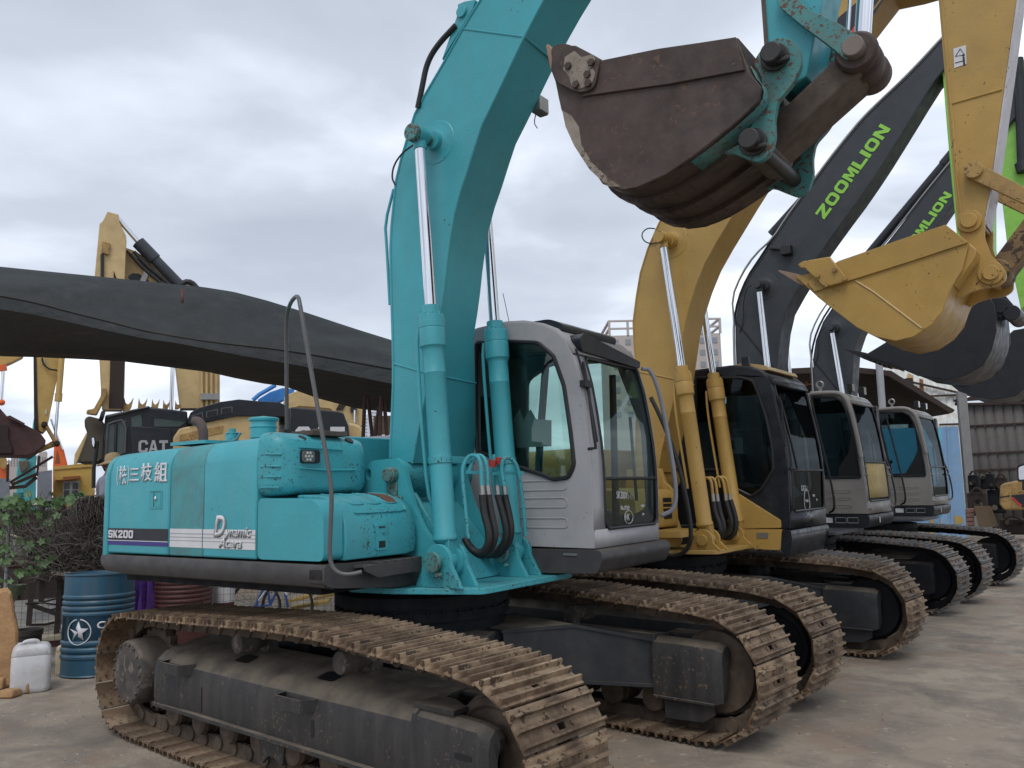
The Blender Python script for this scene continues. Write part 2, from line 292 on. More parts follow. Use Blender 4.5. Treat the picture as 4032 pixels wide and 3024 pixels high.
def _arc(cx,cy,rx,ry,a0,a1,n=6): return [(cx+rx*math.cos(R(a0+(a1-a0)*i/n)),cy+ry*math.sin(R(a0+(a1-a0)*i/n))) for i in range(n+1)]
def _rr(x0,x1,y0,y1,rx,ry): return _arc(x1-rx,y1-ry,rx,ry,0,90)+_arc(x0+rx,y1-ry,rx,ry,90,180)+_arc(x0+rx,y0+ry,rx,ry,180,270)+_arc(x1-rx,y0+ry,rx,ry,270,360)
GLY={'S':([(0,.12),(.14,0),(.86,0),(1,.12),(1,.46),(.86,.60),(.30,.60),(.30,.78),(.70,.78),(.70,.70),(1,.70),(1,.88),(.86,1),(.14,1),(0,.88),(0,.54),(.14,.40),(.70,.40),(.70,.22),(.30,.22),(.30,.31),(0,.31)],[]),
 'K':([(0,0),(0,1),(.30,1),(.30,.60),(.66,1),(1,1),(.60,.54),(1,0),(.66,0),(.36,.42),(.30,.35),(.30,0)],[]),
 '2':([(0,0),(1,0),(1,.22),(.42,.22),(.92,.52),(1,.66),(1,.88),(.86,1),(.14,1),(0,.88),(0,.66),(.30,.66),(.30,.78),(.70,.78),(.70,.68),(.08,.30),(0,.20)],[]),
 '0':(_rr(0,1,0,1,.25,.2),[_rr(.30,.70,.22,.78,.08,.08)]),
 ' ':None,
 'Z':([(0,0),(1,0),(1,.24),(.44,.24),(1,.78),(1,1),(0,1),(0,.76),(.55,.76),(0,.22)],[]),
 'O':(_rr(0,1,0,1,.28,.36),[_rr(.27,.73,.23,.77,.12,.16)]),
 'M':([(0,0),(0,1),(.30,1),(.5,.48),(.70,1),(1,1),(1,0),(.77,0),(.77,.62),(.59,.14),(.41,.14),(.23,.62),(.23,0)],[]),
 'L':([(0,0),(0,1),(.30,1),(.30,.25),(.95,.25),(.95,0)],[]),
 'I':([(0,0),(0,1),(.32,1),(.32,0)],[]),
 'N':([(0,0),(0,1),(.30,1),(.73,.42),(.73,1),(1,1),(1,0),(.70,0),(.27,.58),(.27,0)],[]),
 'A':([(0,0),(.36,1),(.64,1),(1,0),(.74,0),(.68,.20),(.32,.20),(.26,0)],[[(.385,.38),(.615,.38),(.5,.74)]]),
 'T':([(.36,0),(.36,.77),(.03,.77),(.03,1),(.97,1),(.97,.77),(.64,.77),(.64,0)],[]),
 'C':([(1,.36),(.73,.36),(.73,.24),(.62,.18),(.40,.18),(.29,.26),(.29,.74),(.40,.82),(.62,.82),(.73,.76),(.73,.66),(1,.66),(1,.80),(.82,1),(.20,1),(0,.82),(0,.18),(.20,0),(.82,0),(1,.18)],[])}
WID={'I':.32,'L':.90,' ':.15}
def block(name,body,mat,parent,a,b,h,xf,gap=.14,t=.003):
    """heavy block capitals filling the baseline a-b (house or local frame), height h, standing on the plane facing -y"""
    a,b=V(a),V(b); xd=(b-a); L_=xd.length; xd.normalize(); zd=V((-xd.z,0,xd.x)).normalized(); tot=sum(WID.get(c,1) for c in body)+gap*(len(body)-1); u=L_/tot; x=0; mb=MB(xf)
    for c in body:
        if c==' ': x+=.3; continue
        P,H_=GLY[c]; f=lambda q:(lambda p:(p.x,p.z))(a+xd*((x+q[0])*u)+zd*(q[1]*h)); mb.prism([f(q) for q in P],a.y-t,a.y,holes=[[f(q) for q in hh] for hh in H_]); x+=WID.get(c,1)+gap
    return mb.build(name,mat,parent,ang=20)

plain('pebble',(.26,.22,.17),.9,bump=.3,var=.4)
def tarp_mat():
    m,nt,b=newmat('tarp_cloth'); tc=N(nt,'ShaderNodeTexCoord'); co=tc.outputs['Object']; mp=N(nt,'ShaderNodeMapping'); mp.inputs['Scale'].default_value=(.35,3,3.5); nt.links.new(co,mp.inputs[0])
    a=noise(nt,1.6,6,.6,mp.outputs[0]); r=ramp(nt,a.outputs[0],(.35,(.005,.009,.011)),(.6,(.011,.016,.018)),(.80,(.040,.038,.033))); nt.links.new(r.outputs[0],b.inputs['Base Color']); b.inputs['Roughness'].default_value=.7
    bp=N(nt,'ShaderNodeBump'); bp.inputs['Strength'].default_value=.5; bp.inputs['Distance'].default_value=.06; n2=noise(nt,2.2,5,.6,mp.outputs[0],.6); nt.links.new(n2.outputs[0],bp.inputs['Height']); nt.links.new(bp.outputs[0],b.inputs['Normal']); MT['tarp_cloth']=m
plain('tarp_hem',(.035,.035,.032),.85)
plain('sheet_yellow',(.42,.32,.13),.7)
# ---------------------------------------------------------------- undercarriage
def track_path(xr,xf,hump,r=.36,z0=.105,zc=.475):
    """closed pitch line of a track seen from the side: points (x,z)"""
    p=[]
    for i in range(13): t=R(90+180*i/12); p.append((xr+r*math.cos(t),zc+r*math.sin(t)))          # rear, top to bottom
    for x in (xr+.35,xr+.7,-.6,0,.6,xf-.7): p.append((x,z0))
    p.append((xf-.30,z0+.003))
    for i in range(13): t=R(-90+180*i/12); p.append((xf+r*math.cos(t),zc+r*math.sin(t)))         # front, bottom to top
    for fx,h in hump: p.append((fx,h))
    return p
def resample(p,n):
    L=[0]; k=len(p)
    for i in range(k): a,b=p[i],p[(i+1)%k]; L.append(L[-1]+math.hypot(b[0]-a[0],b[1]-a[1]))
    out=[]; j=0
    for q in range(n):
        t=L[-1]*q/n
        while L[j+1]<t: j+=1
        f=(t-L[j])/(L[j+1]-L[j]); a,b=p[j],p[(j+1)%k]; out.append((a[0]+(b[0]-a[0])*f,a[1]+(b[1]-a[1])*f))
    return out,L[-1]/n
SH={}
def shoe_mesh(pitch,w,mat):
    """triple grouser shoe: s along travel, n outward; built about the pitch line"""
    k=(round(pitch,4),w,mat)
    if k in SH: return SH[k]
    mb=MB(); h=pitch*.5; z0,z1=.055,.066; g=.031
    def seg(sa,sb,ya,yb): mb.box(sa,sb,ya,yb,z0,z1)
    hw=w/2
    seg(-h-.012,h-.002,-hw,-.10); seg(-h-.012,h-.002,.10,hw); seg(-h-.012,-.056,-.10,.10); seg(-.022,h-.002,-.10,.10)
    seg(-.056,-.022,-.10,-.028); seg(-.056,-.022,.028,.10)
    def rib(s,ya,yb,hh=g,t0=.012,t1=.0065):
        mb.hexa([(s-t0,ya,z1-.001),(s+t0,ya,z1-.001),(s+t0,yb,z1-.001),(s-t0,yb,z1-.001),(s-t1,ya+.003,z1+hh),(s+t1,ya+.003,z1+hh),(s+t1,yb-.003,z1+hh),(s-t1,yb-.003,z1+hh)])
    rib(-.078,-hw,hw); rib(-.005,-hw,hw); rib(.066,-hw,hw)
    mb.hexa([(h-.004,-hw,z0-.010),(h+.010,-hw,z0-.012),(h+.010,hw,z0-.012),(h-.004,hw,z0-.010),(h-.004,-hw,z1-.001),(h+.010,-hw,z1-.006),(h+.010,hw,z1-.006),(h-.004,hw,z1-.001)])
    for s in (-.042,.034):
        for y in (-.075,.075): mb.cyl((s,y,z1-.001),(s,y,z1+.012),.0125,.010,6)
    SH[k]=mb.mesh('track_shoe',mat,30); return SH[k]
def basis_at(pts,i):
    n=len(pts); a,b=pts[i-1],pts[(i+1)%n]; d=V((b[0]-a[0],0,b[1]-a[1])).normalized()
    nrm=V((d.z,0,-d.x)); return d,nrm
def undercarriage(root,st,detail=2):
    xr,xf=st['xr'],st['xf']; w=st.get('w',.62); g=st.get('gauge',1.195); tm=st['track']; fm=st['frame']
    pts,pitch=resample(track_path(xr,xf,st['hump']),50)
    for side in (-1,1):
        yc=side*g
        # chain of links with shoes
        mb=MB()
        for i,(x,z) in enumerate(pts):
            d,nr=basis_at(pts,i)
            for y in (-.085,.085):
                for k,(e,rr) in enumerate(((-.5,.046),(.5,.046))):
                    c=V((x,yc+y+(.012 if k else -.012),z))+d*(pitch*e*.92); mb.cyl(c-V((0,.016,0)),c+V((0,.016,0)),rr,n=12)
                c=V((x,yc+y,z)); a=d*(pitch*.44)
                lo=nr*.052; hi=nr*-.05
                q=[c-a-V((0,.014,0))+hi*.8,c+a-V((0,.014,0))+hi*.8,c+a-V((0,.014,0))+lo,c-a-V((0,.014,0))+lo]
                mb.hexa(q+[p+V((0,.028,0)) for p in q])
            c=V((x,yc,z))-d*(pitch*.46); mb.cyl(c-V((0,.10,0)),c+V((0,.10,0)),.022,n=8)
        ch=mb.build('track_chain',st.get('chain','track_dark'),root)
        me=shoe_mesh(pitch,w,tm)
        for i,(x,z) in enumerate(pts):
            d,nr=basis_at(pts,i); o=bpy.data.objects.new('track_shoe',me); S.collection.objects.link(o); o.parent=ch
            jit=random.uniform(-.012,.012)
            mt=M((d,V((0,1,0)),nr)).transposed().to_4x4(); mt.translation=V((x,yc+random.uniform(-.004,.004),z)); o.matrix_local=mt@M.Rotation(jit,4,'Y')
        ou=yc+side*.0; s=side
        Y=lambda q: yc+s*q         # q measured outward from the track centre
        # track frame: sloped roof beam
        fr=MB(); x0,x1=xr+.42,xf-.42
        sec=[(-.23,.31),(.215,.31),(.225,.36),(.225,.52),(.205,.60),(.14,.655),(-.05,.705),(-.23,.72)]
        nx=7
        rings=[]
        for j in range(nx):
            f=j/(nx-1); x=x0+(x1-x0)*f; lift=.0 if f<.85 else .0; fl=.03 if j==0 else 0
            rings.append([V((x,Y(a+(fl if a>.1 else 0)),z+(fl*.6 if z>.4 else 0)+lift)) for a,z in sec])
        fr.loft(rings); fr.box(x0-.03,x1,min(Y(.15),Y(.25)),max(Y(.15),Y(.25)),.285,.312)
        # idler yoke: the side wall runs on past the beam and rounds over at the nose, open round the idler
        def ysec(z1,o=0,zb=.33): return [(.19,zb),(.232+o,zb),(.236+o,zb+.06),(.236+o,z1-.10),(.218+o,z1-.035),(.175,z1),(.13,z1),(.13,z1-.02),(.19,z1-.10)]
        fr.loft([[V((x,Y(q),z)) for q,z in ysec(z1,o,zb_)] for x,z1,o,zb_ in ((x1-.03,.675,0,.33),(x1-.02,.690,.008,.325),(x1+.0,.690,.008,.325),(x1+.01,.675,0,.33),(xf-.18,.668,0,.345),(xf+.02,.660,0,.36),(xf+.10,.64,-.01,.38),(xf+.13,.60,-.05,.41))])
        fr.loft([[V((x,Y(-q),z)) for q,z in ysec(z1,o,zb_)] for x,z1,o,zb_ in ((xf-.43,.70,.02,.27),(xf-.18,.70,.02,.27),(xf+.07,.695,.02,.28),(xf+.12,.67,.0,.30),(xf+.14,.62,-.04,.36))]); fr.box(xf-.43,xf+.06,min(Y(-.268),Y(-.25)),max(Y(-.268),Y(-.25)),.275,.292); fr.prism([(xf-.36,.13),(xf-.05,.145),(xf+.04,.20),(xf+.04,.28),(xf-.36,.28)],Y(-.20),Y(-.225)); fr.box(x1-.04,x1+.03,min(Y(-.2),Y(.2)),max(Y(-.2),Y(.2)),.34,.62)
        fr.prism([(x1-.04,Y(.20)),(xf-.16,Y(.20)),(xf-.16,Y(.10)),(x1+.10,Y(.02)),(x1-.04,Y(.02))],.672,.700,'z')
        f_ob=fr.build('track_frame',fm,root,bevel=.012)
        vo=MB()
        for hx_,hz in ((xr+1.15,.66),(xr+2.1,.66)):          # roof plate openings, drawn below as black patches
            pass
        # guard plate under the yoke
        gp=MB(); gp.prism(rpoly([(x1-.30,.14),(xf+.07,.20),(xf+.09,.34),(x1-.36,.33)],.06),Y(.17),Y(.19)); gp.build('guard_plate',fm,f_ob,bevel=.004)
        if detail>1:
            # black patches laid on the plates for the shade inside slots and openings
            for cx,cz,hw_,hh_,yo in ((xr+.83,.47,.017,.05,.2245),(xr+2.33,.43,.017,.05,.2245),(xf-.06,.50,.06,.014,.2355)): sl=MB(); sl.prism(rrect(cx-hw_,cx+hw_,cz-hh_,cz+hh_,.012),Y(yo),Y(yo+.003)); sl.build('frame_opening_shade','black',f_ob)
            for cx in (xr+1.30,xr+2.25):
                q=rrect(-.085,.085,-.02,.085,.025); sl=MB(); ring=[V((cx+u,Y(v),.655+(.14-v)*.263+.0035)) for u,v in q]; sl.add(ring,[tuple(range(len(ring)))]); sl.build('frame_opening_shade','black',f_ob)
            for zz in (.485,):
                wl_=MB(); wl_.tube([V((xr+1.05,Y(.228),.33)),V((xr+1.05,Y(.229),.50))],.004,5); wl_.build('weld_seam',fm,f_ob)
            for cx,cz in ((xr+.72,.60),(xr+2.18,.57)):       # welded step hoops
                hb=MB(); path=[(cx-.15,.20),(cx-.13,.30),(cx+.13,.30),(cx+.18,.20)]
                for a,b in zip(path,path[1:]):
                    p=[V((a[0],Y(a[1]),cz-.045)),V((b[0],Y(b[1]),cz-.045)),V((b[0],Y(b[1]-.012),cz-.045)),V((a[0],Y(a[1]-.012),cz-.045))]
                    hb.hexa(p+[q+V((0,0,.075)) for q in p])
                hb.build('step',fm,f_ob,bevel=.004)
        # final drive and sprocket
        fd=MB(); fd.lathe([(.02,.20),(.02,.24),(.14,.245),(.24,.24),(.262,.225),(.268,.18),(.27,.0)],(xr,Y(0),.475),(0,s,0),40)
        for i in range(18):
            t=2*PI*i/18; c=V((xr+.212*math.cos(t),Y(.262),.475+.212*math.sin(t))); fd.cyl(c,c+V((0,s*.016,0)),.012,n=6)
        fd.build('final_drive','hub_dark' if detail>1 else fm,root,bevel=.004)
        sp=MB(); pr=[]
        for i in range(42): t=2*PI*i/42; rr=.335 if i%2==0 else .285; pr.append((xr+rr*math.cos(t),.475+rr*math.sin(t)))
        sp.prism(pr,Y(-.03),Y(.03)); sp.build('sprocket',st.get('chain','track_dark'),root)
        idl=MB(); idl.lathe([(-.09,.0),(-.09,.25),(-.085,.285),(-.03,.29),(-.03,.31),(.03,.31),(.03,.29),(.085,.285),(.09,.25),(.075,.235),(.065,.10),(.09,.085),(.10,0)],(xf,Y(0),.475),(0,s,0),44)
        idl.build('idler','track_dark' if detail>1 else 'under_black',root,bevel=.003)
        nr_=8; x0r,x1r=xr+.52,xf-.50
        for i in range(nr_):
            x=x0r+(x1r-x0r)*i/(nr_-1); rb=MB(); rb.lathe([(-.16,.04),(-.16,.09),(-.13,.10),(-.12,.085),(-.06,.085),(-.055,.0995),(.055,.0995),(.06,.085),(.12,.085),(.13,.10),(.16,.09),(.17,.06),(.175,0)],(x,Y(0),.235),(0,s,0),20)
            rb.build('track_roller',st.get('chain','track_dark'),f_ob)
        gd_=MB(); xg=x0r+(x1r-x0r)*3.5/7
        gd_.prism(rpoly([(xg-.14,.30),(xg+.15,.30),(xg+.13,.13),(xg+.03,.17),(xg-.03,.17),(xg-.11,.10)],.02),Y(.16),Y(.185)); gd_.build('roller_guard',fm,f_ob,bevel=.003)
        for cx in (xr+1.28,xf-1.23):
            cb_=MB(); cb_.lathe([(-.12,.03),(-.10,.05),(-.02,.062),(-.02,.072),(.11,.072),(.12,.066),(.125,.03),(.128,0)],(cx,Y(-.02),.795),(0,s,0),22); cb_.box(cx-.05,cx+.05,min(Y(-.2),Y(-.12)),max(Y(-.2),Y(-.12)),.68,.86)
            cb_.build('carrier_roller','hub_dark' if detail>1 else fm,f_ob)
    # car body: centre box with four legs
    cbm=MB(); cbm.prism(rpoly([(-.75,-.72),(.75,-.72),(.75,.72),(-.75,.72)],.25),.42,.80,'z')
    cbm.build('car_body','under_black',root,bevel=.01)
    for sx in (-1,1):
        for sy in (-1,1):
            lg=MB(); 
            a=[(.25,.30),(.66,.18)]; 
            p0=V((sx*.55,sy*.10,0)); p1=V((sx*.62,sy*.42,0)); q0=V((sx*1.52,sy*.93,0)); q1=V((sx*.95,sy*.99,0)); mid=V((sx*.30,sy*.62,0))
            k_=((xf-.44) if sx>0 else (-xr-.25))/1.55; top=[V((sx*.20,sy*.15,.80)),V((sx*.78,sy*.05,.80)),V((sx*1.12*k_,sy*.52,.80)),V((sx*1.55*k_,sy*.985,.665)),V((sx*.98*k_,sy*.985,.665)),V((sx*.35,sy*.66,.80))]
            bot=[V((p.x,p.y,z)) for p,z in zip(top,(.40,.40,.40,.34,.34,.40))]
            lg.add(top+bot,[(0,1,2,5),(2,3,4,5),(6,11,8,7),(8,11,10,9)]+[(i,(i+1)%6,(i+1)%6+6,i+6) for i in range(6)])
            # flange of the top and bottom plates
            for z0,pl in ((.806,top),(.0,bot)):
                o=[V((p.x,p.y,p.z)) for p in pl]; c=sum(o,V())/6; o=[p+V(((p-c).x*.05,(p-c).y*.03 if i not in (3,4) else 0,0)) for i,p in enumerate(o)]
                up=V((0,0,.016)); dn=V((0,0,-.008)); k=[p+up for p in o]+[p+dn for p in o]
                lg.add(k,[(0,1,2,5),(2,3,4,5),(6,11,8,7),(8,11,10,9)]+[(i,(i+1)%6,(i+1)%6+6,i+6) for i in range(6)])
            lg.build('car_body_leg',st.get('leg','frame_plate'),root)
    br=MB(); br.lathe([(0,.60),(.0,.63),(.10,.63),(.10,.66),(.16,.66),(.16,.64),(.19,.64),(.19,.67),(.27,.67),(.27,.55)],(0,0,.80),(0,0,1),56)
    for i in range(36):
        t=2*PI*i/36; c=V((.655*math.cos(t),.655*math.sin(t),.962)); br.cyl(c-V((0,0,.03)),c+V((0,0,.012)),.014,n=6); br.cyl(c+V((0,0,.05)),c+V((0,0,.06)),.013,n=6)
    br.build('swing_bearing','under_black',root)
paint('frame_plate',(.016,.018,.022),chip=.15,dirt=.4,rough=.6,dust=.8,dirtcol=(.05,.048,.045))
# ---------------------------------------------------------------- shared machine pieces (house frame)
def poly_strip(prof,y0,y1,t,xf,name,mat,parent,**k):
    """a bent sheet: open profile (x,z) carried from y0 to y1, thickness t"""
    mb=MB(xf); mb.sheet([[V((x,y0,z)) for x,z in prof],[V((x,y1,z)) for x,z in prof]]); return mb.build(name,mat,parent,solid=t,**k)
def cylinder(root,xf,foot,head,split,y,rb,rr,mat,rodmat='chrome',collar=True,cw=None):
    """hydraulic cylinder from foot pin to head pin (x,z), barrel up to fraction split; barrel > rod, collar"""
    f=V((foot[0],y,foot[1])); h=V((head[0],y,head[1])); d=(h-f); L=d.length; u=d.normalized(); s=f+u*(L*split)
    b=MB(xf); b.lathe([(.10,rb*.55),(.14,rb*1.12),(.165,rb*1.12),(.18,rb),(L*split-.42,rb),(L*split-.415,rb*1.03),(L*split-.41,rb),(L*split-.26,rb),(L*split-.235,rb*1.08),(L*split-.225,rb*1.20),(L*split-.10,rb*1.22),(L*split-.095,rb*1.18),(L*split-.09,rb*1.23),(L*split,rb*1.22),(L*split,rb*.86),(L*split+.075,rb*.83),(L*split+.075,rr)],f,u,28)
    b.cyl(f-V((0,.055,0)),f+V((0,.055,0)),.075,n=24); b.box(*( [f.x-.06,f.x+.06,f.y-.05,f.y+.05,f.z,f.z+.14] ))
    for i in range(8):
        t=2*PI*i/8; a=u.orthogonal().normalized(); c=u.cross(a); p=s+(a*math.cos(t)+c*math.sin(t))*rb*.98; b.cyl(p,p+u*.018,.011,n=6)
    bo=b.build('cylinder_barrel',mat,root,bevel=.003)
    r=MB(xf); r.cyl(s+u*.03,h-u*.05,rr,n=28); r.build('cylinder_rod',rodmat,bo)
    e=MB(xf); e.cyl(h-V((0,.05,0)),h+V((0,.05,0)),.068,n=24); e.cyl(h-u*.11,h-u*.02,rr*1.15,n=20); e.build('rod_eye',mat,bo,bevel=.004)
    return bo
def pin(mb,x,z,y0,y1,r,n=24): mb.cyl((x,y0,z),(x,y1,z),r,n=n)
def boom_loft(root,xf,back,front,y0,y1,mat,name='boom',closed=True):
    """box-section boom through matching back and front points; y1 may be one value or a list"""
    n=len(back); y0=y0 if hasattr(y0,'__len__') else [y0]*n; y1=y1 if hasattr(y1,'__len__') else [y1]*n
    mb=MB(xf); mb.loft([[V((b[0],a,b[1])),V((f[0],a,f[1])),V((f[0],c,f[1])),V((b[0],c,b[1]))] for b,f,a,c in zip(back,front,y0,y1)])
    bo=mb.build(name,mat,root,bevel=.006,ang=25)
    fl=MB(xf)
    for P,e in ((back,.012),(front,.006)):
        fl.tube([(p[0]*(1-e)+q[0]*e,a-.001,p[1]*(1-e)+q[1]*e) for p,q,a in zip(P,(front if P is back else back),y0)],.010,6)
    fl.build('flange_edge',mat,bo); return bo
def arclen_match(P,n):
    L=[0]
    for a,b in zip(P,P[1:]): L.append(L[-1]+math.hypot(b[0]-a[0],b[1]-a[1]))
    out=[];j=0
    for q in range(n):
        t=L[-1]*q/(n-1)
        while j<len(P)-2 and L[j+1]<t: j+=1
        f=(t-L[j])/(L[j+1]-L[j]) if L[j+1]>L[j] else 0; out.append((P[j][0]+(P[j+1][0]-P[j][0])*f,P[j][1]+(P[j+1][1]-P[j][1])*f))
    return out
def thick(mb,pts,y0,y1,t):
    """plate following an open (x,z) run, thickness t towards its inside"""
    k=len(pts); cx=sum(p[0] for p in pts)/k; cz=sum(p[1] for p in pts)/k; inn=[]
    for i,p in enumerate(pts):
        a,b=pts[max(i-1,0)],pts[min(i+1,k-1)]; n=V((-(b[1]-a[1]),b[0]-a[0])).normalized()
        if n.dot(V((cx-p[0],cz-p[1])))<0: n=-n
        inn.append((p[0]+n.x*t,p[1]+n.y*t))
    return mb.prism(list(pts)+inn[::-1],y0,y1)
def bucket(root,xf,side,lipline,y0,y1,mat,teeth=4,tooth='pale_wear',name='bucket',ears=None,shellpts=None,earmat=None,holes=()):
    """side: closed outline (x,z) of the cheek plate; shellpts: open run of that outline wrapped by the shell; lipline: (front lip point, tooth tip)"""
    b=MB(xf); t=.03
    thick(b,shellpts,y0+.004,y1-.004,.026); bo=b.build(name,mat,root,ang=25)
    for a_,c_ in ((y0,y0+t),(y1-t,y1)): b=MB(xf); b.prism(side,a_,c_); b.build('bucket_cheek',mat,bo,bevel=.006)
    lp,tip=lipline; lp=V((lp[0],0,lp[1])); tip=V((tip[0],0,tip[1])); d=(tip-lp)
    lipm=MB(xf); n=V((-d.z,0,d.x)).normalized()*.02
    base=lp-d*.9
    q=[base-n,lp+d*.05-n*.5,lp+d*.05+n*.5,base+n]
    lipm.hexa([V((p.x,y0+.01,p.z)) for p in q]+[V((p.x,y1-.01,p.z)) for p in q]); lipm.build('cutting_lip',mat,bo)
    for i in range(teeth):
        y=y0+.07+(y1-y0-.14)*i/(teeth-1); tb=MB(xf); w=.05
        r0=lp-d*.35; nn=n.normalized()*.045
        tb.loft([[V((r0.x,y-w,r0.z))-nn,V((r0.x,y+w,r0.z))-nn,V((r0.x,y+w,r0.z))+nn,V((r0.x,y-w,r0.z))+nn],
                 [V((lp.x,y-w,lp.z))-nn*.9,V((lp.x,y+w,lp.z))-nn*.9,V((lp.x,y+w,lp.z))+nn*.9,V((lp.x,y-w,lp.z))+nn*.9],
                 [V((tip.x,y-w*.6,tip.z))-nn*.15,V((tip.x,y+w*.6,tip.z))-nn*.15,V((tip.x,y+w*.6,tip.z))+nn*.15,V((tip.x,y-w*.6,tip.z))+nn*.15]])
        tb.build('bucket_tooth',tooth,bo,bevel=.004)
    return bo
def cab(root,F,xf,side,y0,y1,mat,win,st):
    """cab shell from a side outline (x,z), front edge running up from the bottom front corner; win: side window outline"""
    # side: dict(front=[bottom..top], top=[...], back=[...])
    front,top,back=side['front'],side['top'],side['back']; prof=front+top+back
    c=MB(xf); c.prism(prof,y0,y0+.05,holes=[win])
    # roof and rear skin between the sides
    runs=[front[-1:]+top+back]
    body=c.build('cab',mat,root,bevel=.022,seg=3)
    c=MB(xf); c.prism(prof,y1-.05,y1,holes=[side['dwin']]); c.build('cab_door',mat,body,bevel=.022,seg=3)
    k=MB(xf); rb=front[-2:]+top+back; k.sheet([[V((x,y,z)) for x,z in rb] for y in (y0+.01,y1-.01)])
    k.build('cab_roof',st.get('roof',mat),body,solid=.03)
    # front: sill panel, pillars
    def at(t):                                   # point on the front edge by height
        for a,b in zip(front,front[1:]):
            if a[1]<=t<=b[1]: f=(t-a[1])/(b[1]-a[1]); return a[0]+(b[0]-a[0])*f
        return front[0][0] if t<front[0][1] else front[-1][0]
    zb=st['sill']; zt=st['head']; zm=st['split']; zz=[front[0][1],zb]+[zb+(zt-zb)*i/8 for i in range(1,9)]+[front[-1][1]]
    lo=MB(xf); lo.sheet([[V((at(z)-.012,y,z)) for z in (front[0][1],zb)] for y in (y0+.02,y1-.02)]); lo.build('cab_front_panel',mat,body,solid=.035)
    hd=MB(xf); hd.sheet([[V((at(z)-.012,y,z)) for z in (zt,front[-1][1])] for y in (y0+.02,y1-.02)]); hd.build('cab_front_header',st.get('headmat','cab_black'),body,solid=.035)
    wl=st['wl']; wr=st['wr']
    for ya,yb in ((y0+.01,y0+wl),(y1-wr,y1-.01)):
        pl=MB(xf); pl.sheet([[V((at(z)-.012,y,z)) for z in [zb+(zt-zb)*i/8 for i in range(9)]] for y in (ya,yb)]); pl.build('cab_pillar',mat,body,solid=.035)
    def glaz(nm,za,zc,inset=0):
        g=MB(xf); g.sheet([[V((at(z)-.004,y,z)) for z in [za+(zc-za)*i/6 for i in range(7)]] for y in (y0+wl,y1-wr)]); return g.build(nm,st.get('glass','cab_glass'),body)
    ws=glaz('windshield',zm+.01,zt); lw=glaz('lower_window',zb,zm-.01)
    def seal(path,o,r=.014):
        s=MB(xf); s.tube(path+path[:2],r,8); s.build('window_seal','seal',o)
    def rect(za,zc): 
        q=[]; a,b=y0+wl,y1-wr; n=6
        q+=[V((at(zc-.03)+.004,a+.004,zc-.03)),V((at(zc)+.004,a+.035,zc))]+[V((at(zc)+.004,b-.035,zc)),V((at(zc-.03)+.004,b-.004,zc-.03))]
        q+=[V((at(zc+(za-zc)*i/n)+.004,b,zc+(za-zc)*i/n)) for i in range(1,n)]
        q+=[V((at(za+.04)+.004,b-.006,za+.04)),V((at(za)+.004,b-.05,za)),V((at(za)+.004,a+.05,za)),V((at(za+.04)+.004,a+.006,za+.04))]
        q+=[V((at(za+(zc-za)*i/n)+.004,a,za+(zc-za)*i/n)) for i in range(1,n)]
        return q
    seal(rect(zb,zt),ws); s=MB(xf); s.tube([V((at(zm)+.004,y0+wl,zm)),V((at(zm)+.004,y1-wr,zm))],.013,8); s.build('window_bar','seal',ws)
    g=MB(xf); g.prism(win,y0+.012,y0+.018); sg=g.build('side_window',st.get('glass','cab_glass'),body); seal([V((x,y0-.004,z)) for x,z in win],sg,.017)
    g=MB(xf); g.prism(side['dwin'],y1-.018,y1-.012); g.build('door_window',st.get('glass','cab_glass'),body)
    # inside: floor, seat, console, levers, mirror post
    xb=min(p[0] for p in prof); zf=front[0][1]+.02; xm=front[0][0]
    I=MB(xf); I.box(xb+.04,xm-.05,y0+.06,y1-.06,zf,zf+.05); I.box(xb+.03,xb+.10,y0+.06,y1-.06,zf,zf+.75); I.box(xm-.72,xm-.20,y0+.07,y0+.20,zf+.05,zf+.42); I.build('cab_floor','interior',body)
    st_=MB(xf); yc=(y0+y1)/2+.03; sx=xb+.38; st_.prism(rpoly([(sx-.12,zf+.32),(sx+.38,zf+.32),(sx+.42,zf+.42),(sx+.36,zf+.47),(sx+.04,zf+.46),(sx-.08,zf+1.02),(sx-.12,zf+1.22),(sx-.22,zf+1.22),(sx-.2,zf+.9)],.05),yc-.22,yc+.22); st_.box(sx-.02,sx+.28,yc-.14,yc+.14,zf+.05,zf+.32); st_.build('operator_seat','interior',body,bevel=.03)
    lv=MB(xf)
    for yy in (yc-.12,yc+.02,yc+.16): lv.tube([(xm-.42,yy,zf+.05),(xm-.40,yy,zf+.42),(xm-.36,yy,zf+.62)],.012,8)
    lv.tube([(xm-.15,y1-.09,zf+.3),(xm-.18,y1-.09,zf+1.0)],.014,8); lv.tube([(xb+.55,y0+.28,zf+.5),(xb+.62,y0+.3,zf+.72)],.013,8); lv.ball((xb+.63,y0+.3,zf+.74),.03,6); lv.build('control_lever','interior',body)
    return body,at
def handle(root,xf,pts,r,mat,name='handrail',smooth=3,n=12): mb=MB(xf); mb.tube(pts,r,n,smooth); return mb.build(name,mat,root)
